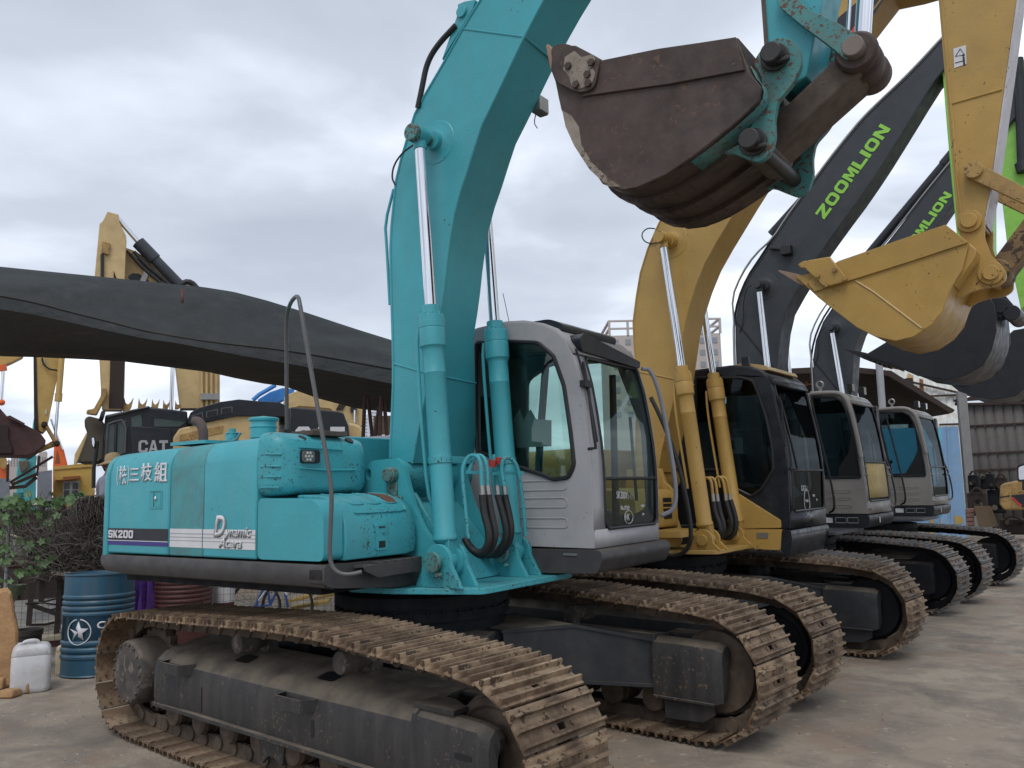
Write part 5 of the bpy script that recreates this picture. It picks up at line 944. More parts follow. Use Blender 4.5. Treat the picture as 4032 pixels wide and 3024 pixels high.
# --- two graphite machines
def graphite(y0,sl,label,foot,head,back,front,cabc,bw,txt,armp,buck,lipp,shell,sx,tm,ymark,hosep=None):
    cfg=dict(y0=y0,sl=sl,label=label,paint='graphite',skirt='graphite_dark',uc=dict(xr=-1.95,xf=1.50,hump=[(1.15,.865),(.8,.89),(.4,.905),(0,.905),(-.4,.90),(-.7,.885),(-1.1,.87),(-1.5,.85)],w=.6,track=tm,chain='under_black',frame='under_black',leg='frame_plate'),back=back,front=front,foot=foot,head=head,split=.56,bw=bw,welds=(),cab=cabc)
    root,F,xf,bo,B_,Fo,cb,at,(ya,yb,xm,zb,zt),kso=row_machine(cfg)
    a,b,c=F.y(*txt[0],-.333),F.y(*txt[1],-.333),F.y(*txt[2],-.333)
    xd=V((b[0]-a[0],0,b[1]-a[1])); L=xd.length; zd=V((-xd.z,0,xd.x)).normalized()
    h=abs((V((c[0]-a[0],0,c[1]-a[1]))).dot(zd)); block('lettering','ZOOMLION','lime_decal',bo,(a[0],-.334,a[1]),(b[0],-.334,b[1]),h,xf)
    # stiffening strip, service pipes along the back of the boom
    i=6; st=MB(xf); a_,b_=B_[5],Fo[3]; st.tube([(a_[0],-.333,a_[1]),(b_[0],-.333,b_[1])],.012,5); st.build('weld_seam','graphite_dark',bo)
    for j,(off,yy) in enumerate(((.035,-.30),(.06,-.24),(.09,-.18),(.05,-.12))):
        q=[]
        for i in range(3,len(B_)):
            p=V((B_[i][0],yy,B_[i][1])); t_=V((B_[min(i+1,len(B_)-1)][0]-B_[i-1][0],0,B_[min(i+1,len(B_)-1)][1]-B_[i-1][1])).normalized(); nn=V((-t_.z,0,t_.x)); bul=.10 if (j<2 and 6<=i<=8) else 0; q.append(p+nn*(off+bul))
        m=MB(xf); m.tube(q,.014 if j!=2 else .018,7,1); m.build('boom_pipe','graphite_dark' if j else 'steel_fitting',bo)
    ac=MB(xf); i0=int(len(B_)*.42); p=V((B_[i0][0],-.10,B_[i0][1])); q=V((B_[-1][0],-.10,B_[-1][1])); u=(q-p).normalized(); nn=V((-u.z,0,u.x)); ac.cyl(p+nn*.16,p+nn*.16+u*(q-p).length*.62,.085,n=20); ac.cyl(p+nn*.16+u*(q-p).length*.60,p+nn*.16+u*(q-p).length*.66,.10,n=20); aco=ac.build('arm_cylinder','graphite_dark',root,bevel=.004); ac=MB(xf); ac.cyl(p+nn*.16+u*(q-p).length*.6,q+nn*.18+u*.8,.045,n=16); ac.build('cylinder_rod','chrome',aco)
    lp=MB(xf); hx_,hz_=F.y(*cfg['head'],-.5); j=int(len(B_)*.45); p=V((B_[j][0],-.34,B_[j][1])); lp.box(p.x+.12,p.x+.26,-.46,-.345,p.z-.28,p.z-.15); lp.tube([(p.x-.05,-.35,p.z-.12),(p.x+.18,-.42,p.z-.2)],.03,8); lp.build('boom_work_light','black',bo,bevel=.01)
    gh=MB(xf); gh.tube([(hx_-.06,-.56,hz_),(hx_-.18,-.5,hz_-.02),(hx_-.28,-.40,hz_-.2),(hx_-.30,-.36,hz_-.42),(hx_-.38,-.345,hz_-.6)],.007,6,2); gh.build('grease_hose','rubber',bo)
    # cab trimmings
    for zz in (zb+.32,zb+.22,zb+.12):
        r_=MB(xf); r_.tube([(xm-.75,ya-.001,zz),(xm-.22,ya-.001,zz),(xm-.205,ya-.001,zz-.02),(xm-.23,ya-.001,zz-.035),(xm-.75,ya-.001,zz-.035)],.005,5); r_.build('pressed_rib','cab_warm_grey',cb)
    s_=MB(xf); q=F.ys(cabc['shade'],ya); s_.prism(q,ya+.006,ya+.022); s_.build('window_lower_panel','black',cb)
    rail=MB(xf); q=[V((x,ya-.012,z)) for x,z in F.ys(cabc['front'][3:]+cabc['top'],ya)]; rail.tube(q,.032,10,1); rail.build('cab_frame_tube','cab_warm_grey',cb)
    e=MB(xf); ex=xm-.55; e.cyl((ex,ya+.1,zt-.02),(ex,ya+.1,zt+.08),.018); 
    ring=[V((ex+.045*math.cos(2*PI*i/14),ya+.1,zt+.125+.045*math.sin(2*PI*i/14))) for i in range(15)]; e.tube(ring,.014,8); e.build('lifting_eye','steel_fitting',cb)
    for yy in (ya+.28,ya+.85):
        l=MB(xf); l.box(xm-.22,xm-.15,yy-.06,yy+.06,zt+.0,zt+.12); l.tube([(xm-.2,yy,zt-.03),(xm-.2,yy,zt+.02)],.012,6); lo=l.build('work_light','black',cb,bevel=.012); l=MB(xf); l.box(xm-.15,xm-.145,yy-.052,yy+.052,zt+.01,zt+.11); l.build('lamp_lens','lamp_glass',lo)
    m=MB(xf); my=yb+.16; m.prism(rpoly([(my-.09,zt-.55),(my+.07,zt-.55),(my+.09,zt-.15),(my-.06,zt-.12)],.05,4),xm-.20,xm-.13,'x'); m.tube([(xm-.15,yb,zt-.2),(xm-.15,yb+.12,zt-.2)],.012,6); m.build('wing_mirror','black',cb,bevel=.01)
    handle(cb,xf,[(xm-.14,yb+.02,zt-.75),(xm-.10,yb+.12,zt-.8),(xm+.02,yb+.12,zb+.5),(xm+.05,yb+.12,zb+.12),(xm+.02,yb+.02,zb+.06)],.014,'black','cab_handrail',2,8)
    handle(cb,xf,[(xm-.62,ya-.10,zt-.10),(xm-.50,ya-.12,zb+.9),(xm-.40,ya-.12,zb+.3),(xm-.40,ya-.11,zb+.06),(xm-.5,ya-.03,zb+.02)],.015,'black','window_guard_rail',2,8)
    for zz in (zb+.07,zb+.62,zb+.52):
        for yy in (ya+.03,yb-.03):
            b=MB(xf); b.cyl((at(zz),yy,zz),(at(zz)+.05,yy,zz),.014,n=10); b.build('guard_bolt','cab_warm_grey',cb)
    dp=MB(xf); dp.box(xm-.60,xm-.47,ya-.0135,ya-.008,zb-.12,zb-.05); dp.build('number_plate','white_decal',kso); dp=MB(xf)
    for xx in (xm-.43,xm-.27): dp.tube([(xx,ya-.013,zb-.05),(xx+.14,ya-.013,zb-.05),(xx+.14,ya-.013,zb-.12),(xx,ya-.013,zb-.12),(xx,ya-.013,zb-.05)],.004,4)
    dp.build('warning_label','silver_decal',kso); tl_=MB(xf); tl_.box(xm+.012,xm+.03,ya+.42,ya+.47,zb-.13,zb-.05); tl_.build('skirt_latch','chrome',kso)
    if y0<8: ys=MB(xf); ys.sheet([[V((at(z)+.006,y,z)) for z in (1.56,1.7,1.85,2.03)] for y in (ya+.13,yb-.12)]); ys.build('window_sheet','sheet_yellow',cb,solid=.004)
    # arm and bucket
    ar=MB(xf); ar.prism(F.ys(armp,-.27),-.27,.08); ao=ar.build('arm','lime',root,bevel=.006)
    side=F.ys(buck,-.62); bk=bucket(root,xf,side,lipp(F),-.62,.45,'graphite_dark',teeth=5,tooth='graphite_dark',shellpts=spl(F.ys(shell,-.62),2))
    return root,F,xf,bk,bo,ao,cb,kso,(ya,yb,xm,zb,zt)
rz=lambda x,y:(3100+.4218*x,1450+.4218*y)
q8=lambda x,y:(2450+.3917*x,850+.3917*y)
cab1=dict(y=(.38,1.58),front=[rz(755,1360),rz(735,1150),rz(715,1000),rz(690,830),rz(655,640),rz(610,450),rz(570,320),rz(545,282)],top=[rz(515,250),rz(480,232),rz(400,228),rz(220,238)],xb=-.35,win=[rz(230,270),rz(440,270),rz(510,310),rz(560,420),rz(620,640),rz(660,850),rz(685,1020),rz(330,1020)],shade=[rz(400,1020),rz(685,1020),rz(655,840),rz(620,640),rz(585,500),rz(595,640),rz(575,780),rz(480,930),rz(470,1000)],mat='cab_warm_grey',skirt='graphite_dark',sill=1.52,split=2.05,wl=.09,hd=.02)
g1=graphite(6.75,3.0,'nearer of two dark grey excavators with lime lettering, yellow sheet in its cab',(.20,1.28),(2988,1120),
 [(2912,1700),(2905,1600),(2900,1437),(2896,1330),(2895,1281),(2899,1225),(2920,1148),(2951,1085),(2979,1046),(3006,1007),(3044,947),(3085,880),(3167,767),(3302,586),(3415,450),(3597,280),(3700,165),(3790,75),(3850,20),(3900,0)],
 [(3000,1700),(3040,1580),(3065,1440),(3066,1370),(3077,1281),(3092,1226),(3116,1179),(3150,1125),(3212,1020),(3302,892),(3393,770),(3470,655),(3560,510),(3672,325),(3716,270),(3790,185),(3860,120),(3910,95)],
 cab1,.06,((3246,864),(3508,508),(3209,841)),
 [(3695,200),(3712,300),(3740,640),(3768,930),(3850,1150),(3930,1180),(3905,960),(3905,300),(3860,60)],
 [(3402,1400),(3502,1432),(3613,1480),(3725,1496),(3803,1478),(3870,1440),(3905,1380),(3925,1300),(3915,1200),(3880,1150),(3700,1250),(3500,1340)],
 lambda F:(F.y(3402,1400,-.62),F.y(3322,1372,-.6)),
 [(3402,1400),(3502,1432),(3613,1480),(3725,1496),(3803,1478),(3870,1440),(3905,1380),(3925,1300),(3915,1200),(3880,1150)],0,'track_new',0)
cab2=dict(y=(.38,1.70),front=[rz(1362,1280),rz(1345,1100),rz(1325,950),rz(1295,790),rz(1262,640),rz(1230,520),rz(1205,450),rz(1180,415)],top=[rz(1150,392),rz(1120,378),rz(1050,370),rz(820,390)],xb=-.45,win=[rz(840,415),rz(1080,410),rz(1140,440),rz(1180,510),rz(1240,720),rz(1275,880),rz(1290,1005),rz(980,1005)],shade=[rz(960,1005),rz(1290,1005),rz(1262,840),rz(1215,680),rz(1195,600),rz(1215,760),rz(1180,850),rz(1100,980),rz(990,985)],mat='cab_warm_grey',skirt='graphite_dark',sill=1.50,split=2.0,wl=.09,hd=.02)
g2=graphite(10.5,3.0,'farther dark grey excavator with lime lettering, beside the blue steel sheet',(-.05,1.3),(3274,1288),
 [(3225,1800),(3215,1700),(3209,1535),(3201,1413),(3207,1357),(3234,1279),(3268,1223),(3330,1140),(3400,1050),(3472,985),(3560,872),(3660,745),(3755,629),(3830,540),(3910,445),(3990,345),(4035,300)],
 [(3300,1800),(3330,1700),(3352,1560),(3357,1468),(3362,1385),(3390,1301),(3430,1235),(3490,1160),(3560,1070),(3640,960),(3691,889),(3752,800),(3810,715),(3880,620),(3945,525),(4010,445),(4050,405)],
 cab2,.06,((3548,1040),(3750,768),(3520,1023)),
 [(3990,240),(4060,230),(4200,300),(4140,1100),(4020,1220),(3990,1080),(3968,985),(3940,740),(3955,500)],
 [(3700,1480),(3775,1541),(3850,1565),(3914,1574),(4000,1560),(4070,1500),(4110,1400),(4100,1280),(3990,1300),(3880,1400)],
 lambda F:(F.y(3700,1480,-.62),F.y(3630,1440,-.6)),
 [(3700,1480),(3775,1541),(3850,1565),(3914,1574),(4000,1560),(4070,1500),(4110,1400),(4100,1280)],0,'track_new',0)
# yellow sheet behind the lower window of the nearer graphite cab
_,F3,X3,_,bo3,ao3,cb3,ks3,(ya,yb,xm,zb,zt)=g1

_,F4,X4,_,bo4,ao4,cb4,ks4,_b=g2
k=MB(X4); p,q=F4.y(4010,230,-.35),F4.y(4025,640,-.35); k.cyl((p[0],-.35,p[1]),(q[0],-.35,q[1]),.07,n=18); q2=F4.y(4040,900,-.35); k.cyl((q[0]-.02,-.35,q[1]),(q[0],-.35,q[1]-.15),.09,n=18); k.build('bucket_cylinder','graphite_dark',g2[0],bevel=.004)
k=MB(X4); k.prism(F4.ys([(3975,795),(4010,795),(4012,822),(3977,820)],-.275),-.276,-.272); k.build('sticker','orange_decal',ao4)
k=MB(X3)
for a,b in ((3941,1204),(3985,1233)):
    x,z=F3.y(a,b,-.38); k.cyl((x,-.42,z),(x,.2,z),.09,n=24)
k.build('bucket_pin','graphite_dark',g1[3],bevel=.006)
k=MB(X3); E_=F3.ys([(3880,1180),(3905,1165),(3960,1165),(3990,1200),(4015,1230),(3990,1260),(3940,1250),(3925,1300),(3890,1260)],-.40)
k.prism(E_,-.40,-.36); k.build('bucket_ear','graphite_dark',g1[3],bevel=.006)
for (F_,X_,rt,yy) in ((F3,X3,g1[0],6.75),(F4,X4,g2[0],10.5)):
    # white and orange label on the idler guard
    k=MB(); k.box(1.22,1.36,.950,.956,.46,.58); o=k.build('frame_label','white_decal',rt); k=MB(); k.box(1.22,1.36,.9475,.9515,.565,.59); k.build('frame_label','orange_decal',rt); k=MB(); k.box(1.26,1.32,.9475,.9515,.50,.53); k.build('frame_label','black_decal',rt)
# ---------------------------------------------------------------- surroundings
class BG:
    """a thing at depth D whose faces look at the yard: frame with x to the right, y away, z up"""
    def __init__(s,name,D,px,label,cat,group=None,ang=None,zb=0):
        if ang is None: ang=math.degrees(math.atan((2016-px)/FL)); D=D/math.cos(R(ang)); a_=YAW+R(ang)
        else: a_=YAW
        s.F=Fr((CAM.x-math.sin(a_)*D,CAM.y+math.cos(a_)*D),40.86+ang); x,z=s.F.y(px,1900,0); s.P=s.F.o+s.F.X*x; s.P.z=zb
        s.T=M.Translation(-s.P)@M.Translation(s.F.o)@s.F.loc; s.root=thing(name,s.P,label,cat,group)
    def mb(s): return MB(s.T)
    def pts(s,q,y=0): return s.F.ys(q,y)
    def slab(s,name,q,mat,y0=0,t=.3,parent=None,bevel=0,trace=None,**k):
        m=s.mb(); m.prism(s.F.ys(q,y0 if trace is None else trace),y0,y0+t,**k); return m.build(name,mat,parent or s.root,bevel=bevel)
    def p(s,px,py,y=0): x,z=s.F.y(px,py,y); return V((x,y,z))
    def tube(s,name,q,r,mat,y=0,parent=None,n=8,smooth=0): m=s.mb(); m.tube([s.p(a,b,y) for a,b in q],r,n,smooth); return m.build(name,mat,parent or s.root)
ka=lambda x,y:(.5425*x,800+.5425*y)          # enlargement grids the outlines were measured on
kb=lambda x,y:(.3014*x,1400+.3014*y)
kc=lambda x,y:(.3014*x,1650+.3014*y)
kd=lambda x,y:(380+.3255*x,1600+.3255*y)
ke=lambda x,y:(800+.4823*x,1600+.4823*y)
kf=lambda x,y:(.4221*x,2100+.4221*y)
kg=lambda x,y:(.5425*x,1700+.5425*y)
L=lambda f,q:[f(*a) for a in q]
plain('tarp',(.030,.036,.034),.75,bump=.6,var=.25); tarp_mat()
plain('rusty_post',(.06,.035,.028),.8,bump=.4); plain('corrugated_white',(.55,.58,.56),.6); plain('wall_yellow',(.52,.35,.09),.7,bump=.2); plain('wall_grey',(.20,.22,.26),.7,bump=.2)
plain('scrap_brown',(.034,.022,.018),.85,bump=.5); plain('tan_dark',(.10,.085,.065),.7,bump=.3); plain('far_building',(.42,.38,.36),.8); plain('far_white',(.62,.66,.72),.7); plain('glass_dark',(.03,.04,.045),.15)
plain('straw',(.33,.25,.14),.9,bump=.4); plain('shirt',(.20,.21,.26),.9,bump=.5); plain('skin',(.30,.17,.11),.6); plain('trousers',(.03,.032,.04),.9,bump=.4)
paint('drum_blue',(.018,.085,.145),chip=1.0,chipcol=(.10,.07,.05),dirt=.55,rough=.45,dust=.2,dirtcol=(.06,.085,.10),streak=True); plain('purple_cloth',(.13,.045,.30),.85,bump=.5); plain('drum_red',(.085,.026,.024),.6,bump=.2); plain('plastic_white',(.55,.55,.57),.45,bump=.15); plain('plastic_cream',(.5,.44,.32),.5); plain('sandstone',(.36,.21,.10),.85,bump=.8,var=.25)
plain('leaf',(.078,.15,.05),.6,var=.35); plain('stem_green',(.07,.09,.04),.7); plain('twig',(.105,.088,.078),.9,var=.35); plain('wire',(.055,.045,.038),.7); plain('pipe_grey',(.30,.31,.33),.5)
plain('wood',(.14,.10,.07),.8,bump=.4,var=.3); plain('wood_yellow',(.36,.25,.07),.8); plain('shed_wood',(.10,.068,.045),.85,bump=.4,var=.3); plain('cardboard',(.13,.09,.055),.85); plain('rust_orange',(.25,.09,.03),.8)
# awning of dark tarpaulin over the yard behind the turquoise machine
aw=BG('awning',10.5,800,'long dark green tarpaulin awning stretched behind the turquoise machine','awning',ang=0)
rows=[]
ridge=[(-120,1042),(0,1053),(180,1071),(360,1089),(520,1105),(680,1121),(800,1133),(920,1152),(1050,1186),(1200,1232),(1400,1298),(1560,1348),(1700,1400)]
cre=[(-120,1150),(0,1163),(140,1190),(280,1228),(420,1262),(560,1300),(700,1325),(830,1345),(960,1360),(1080,1372),(1250,1398),(1400,1425),(1700,1480)]
mid2=[(-120,1205),(0,1215),(140,1238),(280,1268),(420,1300),(560,1330),(700,1350),(830,1375),(960,1400),(1080,1420),(1250,1450),(1400,1480),(1700,1540)]
low=[(-120,1385),(0,1400),(150,1404),(330,1412),(480,1420),(640,1440),(820,1462),(920,1485),(1040,1508),(1120,1518),(1250,1565),(1400,1605),(1700,1640)]
random.seed(3)
def interp(P,n):
    out=[]
    for i in range(n):
        f=i/(n-1)*(len(P)-1); k=min(int(f),len(P)-2); t=f-k; out.append((P[k][0]*(1-t)+P[k+1][0]*t,P[k][1]*(1-t)+P[k+1][1]*t))
    return out
n=64; lines=[interp(q,n) for q in (ridge,cre,mid2,low)]; dep=[.9,0,-.05,2.6]
tex=[]
for a,b,ya,yb,k in ((0,1,dep[0],dep[1],12),(1,2,dep[1],dep[2],3),(2,3,dep[2],dep[3],8)):
    for j in range(k):
        f=j/k; row=[]
        for i in range(n):
            q=(lines[a][i][0]*(1-f)+lines[b][i][0]*f,lines[a][i][1]*(1-f)+lines[b][i][1]*f); y=ya*(1-f)+yb*f
            y+=(math.sin(i*.30+f*2.5+a*2)*.05+math.sin(i*.13+f*6+a)*.05)*math.sin(PI*f)*(a!=1)+.07*(max(0,1-abs(math.sin(i*.17+f*(1.1 if a else 1.9))*3.2)))*math.sin(PI*f)*(a!=1)
            if a==0: y-=.10*math.sin(PI*f)*(1+.3*math.sin(i*.2))
            row.append(aw.p(q[0],q[1],y))
        tex.append(row)
tex.append([aw.p(*q,dep[3]) for q in lines[3]])
m=aw.mb(); m.sheet(tex); tp=m.build('tarpaulin','tarp_cloth',aw.root,ang=60); q=tp.modifiers.new('s','SOLIDIFY'); q.thickness=.012
for q_,rr_,mm_ in ((cre,.012,'hem'),(mid2,.008,'hem')): aw.tube('hem',[(a_,b_) for a_,b_ in q_],rr_,'tarp_hem',-.02,tp,n=5,smooth=1)
fl=aw.mb(); fl.sheet([[aw.p(712,1137,-.08),aw.p(726,1140,-.08)],[aw.p(711,1190,-.16),aw.p(722,1195,-.16)]]); fl.build('tarp_strap','drum_red',aw.root,solid=.008)
for a,b,yy in (((1437,1560),(1430,1720),.6),((1448,1560),(1466,1720),.9),((1501,1560),(1495,1722),.3),((1512,1570),(1524,1720),.35),((1492,1600),(1478,1720),.5)):
    p,q=aw.p(*a,yy),aw.p(*b,yy); d=(q-p).normalized(); m=aw.mb(); m.cyl(p,p+d*((p.z)/-d.z if d.z<0 else 1),.026,n=8); m.build('awning_post','rusty_post',aw.root)
m=aw.mb(); m.cyl(aw.p(-60,1400,1.5),aw.p(-60,1400,1.5)*1.0+V((0,0,-aw.p(-60,1400,1.5).z)),.04); m.build('awning_post','rusty_post',aw.root)
m=aw.mb(); m.cyl(aw.p(-100,1075,.8),aw.p(1690,1415,.8),.03,n=8); m.build('awning_ridge_pole','rusty_post',aw.root)
# timber hoarding seen under the awning
hb=BG('board_fence',14.5,1510,'brown board fence glimpsed between the awning posts','fence',ang=0)
for i in range(9):
    z=.05+i*.34; a=hb.p(1470,1650); b=hb.p(1720,1650); m=hb.mb(); m.box(a.x,b.x,0,.03,z,z+.33); m.build('board','shed_wood',hb.root)
# --- big yellow excavator whose boom rises over the awning
cx_=BG('excavator',16,600,'yellow excavator with black cab, its boom rising above the awning','excavator','yellow machines in the rear yard')
st=cx_.slab('stick',L(ka,[(780,60),(862,82),(862,130),(915,235),(900,700),(905,1145),(895,1480),(880,1500),(740,1500),(720,1140),(690,700),(685,545),(722,150),(745,130)]),'cream_yellow',0,.4,bevel=.01)
cx_.slab('stick_plate',L(ka,[(825,490),(905,700),(905,1145),(895,1490),(790,1490),(800,1140),(825,700)]),'scrap_brown',-.02,.03,st)
cx_.tube('hose',L(ka,[(742,370),(742,545),(742,760)]),.03,'rubber',-.05,st)
cx_.slab('junction_box',L(ka,[(745,275),(800,290),(790,375),(735,360)]),'yellow_worn',-.06,.08,st,bevel=.01)
bm_=cx_.slab('boom',L(ka,[(770,270),(990,350),(1060,400),(1245,575),(1400,700),(1560,1000),(1596,1240),(1596,1490),(1310,1490),(1275,1180),(1100,800),(930,580),(840,485),(780,380)]),'cream_yellow',.45,.5,bevel=.01,trace=.45)
dc=cx_.slab('decal',L(ka,[(930,530),(960,508),(1010,512),(1080,560),(1100,600),(1080,640),(960,600)]),'graphite',.43,.012,bm_,trace=.43)
p=cx_.p(*ka(1000,600),.42); block('lettering','CAT','white_decal',dc,p,p+V((1.05,0,-.36)),.42,cx_.T)
r=cx_.mb(); a,b,c=cx_.p(*ka(845,100),.3),cx_.p(*ka(1030,312),.3),cx_.p(*ka(1310,600),.3); r.cyl(a,b,.05,n=16); cy=r.build('cylinder_rod','chrome',cx_.root); r=cx_.mb(); r.cyl(b,c,.105,n=18); r.cyl(b-(c-b).normalized()*.1,b+(c-b).normalized()*.35,.13,n=18); r.build('arm_cylinder','graphite',cx_.root)
for dx,dz in ((-20,12),(-34,22)): cx_.tube('arm_hose',[(a_[0]+dx,a_[1]+dz) for a_ in L(ka,[(1010,330),(1100,430),(1210,520),(1300,600)])],.035,'rubber',.2,smooth=1)
cx_.tube('cable',L(ka,[(790,265),(870,310),(960,380),(1050,460),(1120,530),(1180,560)]),.022,'rubber',.38,smooth=2); cx_.tube('valve_hose',L(ka,[(1320,600),(1340,570),(1390,575),(1430,620)]),.06,'rubber',.3,smooth=1)
for xx in (1465,1500,1535,1570): cx_.tube('boom_pipe',L(ka,[(xx,1190),(xx,1490)]),.025,'cream_yellow',.40)
cx_.slab('pipe_clamp',L(ka,[(1455,1380),(1595,1380),(1595,1425),(1455,1425)]),'steel_fitting',.33,.06)
cx_.tube('cylinder_rod',L(ka,[(1254,1160),(1242,1500)]),.038,'chrome',.2,n=12)
cx_.slab('bucket_link',L(ka,[(735,1340),(775,1340),(770,1400),(700,1540),(625,1530),(630,1500),(680,1490),(730,1400)]),'yellow_worn',-.15,.12,bevel=.02)
bk_=cx_.slab('bucket',L(kb,[(1100,830),(1150,785),(1330,830),(1360,900),(1600,760),(1660,740),(1660,1100),(1300,1400),(1010,1400),(1140,1020),(1105,930)]),'tan_dark',.1,1.1,bevel=.04)
for i,xx in enumerate((925,1030,1125,1205,1290)):
    s=1-.09*i; cx_.slab('bucket_tooth',[ka(xx+u*s,1470+v*s) for u,v in ((-35,40),(-25,-65),(-12,-20),(5,-10),(22,-25),(45,-62),(28,10),(10,40))],'yellow_worn',.05+.1*i,.10,bk_,bevel=.01)
cab_=cx_.slab('cab',L(kd,[(60,720),(75,400),(100,140),(130,110),(560,20),(640,5),(1100,60),(1110,260),(1100,400),(930,560),(400,600),(100,800)]),'cab_black',-.1,1.4,bevel=.03,trace=-.1)
cx_.slab('cab_window',L(kd,[(135,235),(355,165),(335,560),(95,680)]),'green_glass',-.115,.02,cab_,trace=-.115); cx_.slab('cab_window',L(kd,[(420,135),(540,95),(552,240),(425,240)]),'green_glass',-.115,.02,cab_,trace=-.115); cx_.slab('cab_window',L(kd,[(695,160),(720,145),(1090,190),(1000,245),(700,245)]),'green_glass',-.115,.02,cab_,trace=-.115)
cx_.tube('window_frame',L(kd,[(240,205),(225,600)]),.025,'cab_black',-.14,cab_); cx_.tube('window_frame',L(kd,[(110,660),(135,230),(150,205),(355,150),(345,560)]),.022,'handrail_grey',-.14,cab_,smooth=1)
cx_.slab('cab_roof',L(kd,[(95,150),(110,105),(560,10),(640,-10),(640,15),(130,140)]),'handrail_grey',-.16,1.2,cab_,bevel=.02)
cx_.tube('cab_lamp',L(kd,[(45,115),(90,125)]),.10,'black',-.2,cab_,n=10); mr=cx_.slab('wing_mirror',L(kc,[(1195,240),(1215,215),(1240,225),(1252,300),(1245,380),(1215,385),(1200,340)]),'black',-.35,.06,cab_,bevel=.02); cx_.slab('mirror_glass',L(kc,[(1200,250),(1225,240),(1235,300),(1225,370),(1205,330)]),'chrome',-.36,.01,mr)
cx_.tube('mirror_bracket',L(kc,[(1270,290),(1255,430),(1225,640),(1222,900)]),.035,'black',-.3,cab_)
dr=cx_.slab('cab_door',L(kd,[(410,235),(890,268),(925,520),(900,600),(420,620)]),'cab_black',-.2,.06,bevel=.01); a=cx_.p(*kd(505,560),-.215); b=cx_.p(*kd(865,560),-.215); block('lettering','CAT','silver_decal',dr,a,V((b.x,a.y,a.z)),abs(cx_.p(*kd(505,410),-.215).z-a.z),cx_.T,gap=.08)
bd=cx_.slab('engine_house',L(kd,[(925,700),(925,380),(1000,270),(1230,215),(1660,100),(2000,90),(2212,130),(2212,800),(925,800)]),'cream_yellow',-.25,2.4,bevel=.03)
cx_.slab('vent_recess',L(kd,[(1010,345),(1240,285),(1540,230),(1525,320),(1000,430)]),'yellow_worn',-.262,.02,bd); 
hd_=cx_.slab('engine_hood',L(kd,[(1110,215),(1135,75),(1230,20),(1500,-55),(1720,-85),(2000,-60),(2212,-50),(2320,0),(2320,125),(1700,115),(1320,185)]),'cab_black',-.3,2.3,bevel=.04)
for q in ([(1150,110),(1285,68),(1290,150),(1145,195)],[(1325,62),(1470,30),(1468,110),(1325,138)],[(1505,20),(1645,2),(1645,75),(1505,100)]):
    w=cx_.slab('hood_vent',L(kd,q),'handrail_grey',-.315,.02,hd_); c_=(sum(a for a,_ in q)/4,sum(b for _,b in q)/4); cx_.slab('vent_mesh',[kd(c_[0]+(a-c_[0])*.8,c_[1]+(b-c_[1])*.75) for a,b in q],'black',-.325,.015,w)
h2=cx_.slab('engine_cover',L(ke,[(700,400),(700,15),(730,5),(1100,40),(1150,55),(1170,110),(1190,160),(1205,400)]),'cab_black',-.35,2.2,bevel=.05)
a=cx_.p(*ke(752,330),-.365); b=cx_.p(*ke(1160,330),-.365); block('lettering','CAT','white_decal',h2,a,V((b.x,a.y,a.z)),abs(cx_.p(*ke(752,165),-.365).z-a.z),cx_.T,gap=.08)
cx_.slab('counterweight',L(ke,[(1185,400),(1185,130),(1240,140),(1290,160),(1340,300),(1345,400)]),'cream_yellow',-.1,2.0,bevel=.05)
m=cx_.mb(); P=cx_.P; F_=cx_.F; a=cx_.p(400,1990); b=cx_.p(1400,1990); m.box(a.x,b.x,0,2.2,.95,1.6); m.build('house_frame','under_black',cx_.root); m=cx_.mb(); m.box(a.x,b.x+.4,-.1,.5,.0,.9); m.build('track_chain','under_black',cx_.root,bevel=.3,seg=5)
# second yellow boom and blue boom farther right behind
y2=BG('excavator',20,1240,'pale yellow excavator boom showing under the awning beside the turquoise boom','excavator','yellow machines in the rear yard')
y2.slab('boom',[(1120,1560),(1190,1530),(1290,1560),(1425,1590),(1440,1640),(1420,1690),(1380,1740),(1330,1720),(1340,1640),(1300,1610),(1180,1600),(1110,1620)],'cream_yellow',0,.6,bevel=.02)
y2.slab('boom_bracket',[(1380,1600),(1405,1600),(1405,1620),(1380,1620)],'black',-.1,.1); y2.tube('cylinder_rod',[(1397,1615),(1397,1665)],.03,'chrome',-.12); y2.slab('engine_house',[(1370,1665),(1415,1670),(1440,1720),(1440,1980),(1200,1980),(1200,1700)],'cream_yellow',.1,2,bevel=.03)
for xx in (1325,1335,1345): y2.tube('boom_pipe',[(xx+14,1590),(xx,1615)],.02,'rubber',-.03)
bb=BG('excavator',24,1040,'blue excavator boom just visible above the yellow engine hood','excavator')
bb.slab('boom',L(ka,[(1870,1425),(1960,1370),(2050,1340),(2140,1350),(2120,1400),(2030,1440),(1960,1470),(1880,1450)]),'blue',0,.5,bevel=.02); bb.tube('arm_cylinder',L(ka,[(1835,1430),(1880,1390),(1950,1350),(2000,1320)]),.06,'blue',-.2); bb.tube('cylinder_rod',L(ka,[(1990,1325),(2040,1290)]),.025,'chrome',-.2); bb.slab('body',L(ka,[(1900,1470),(2200,1470),(2200,2000),(1900,2000)]),'blue',.3,2,bevel=.05)
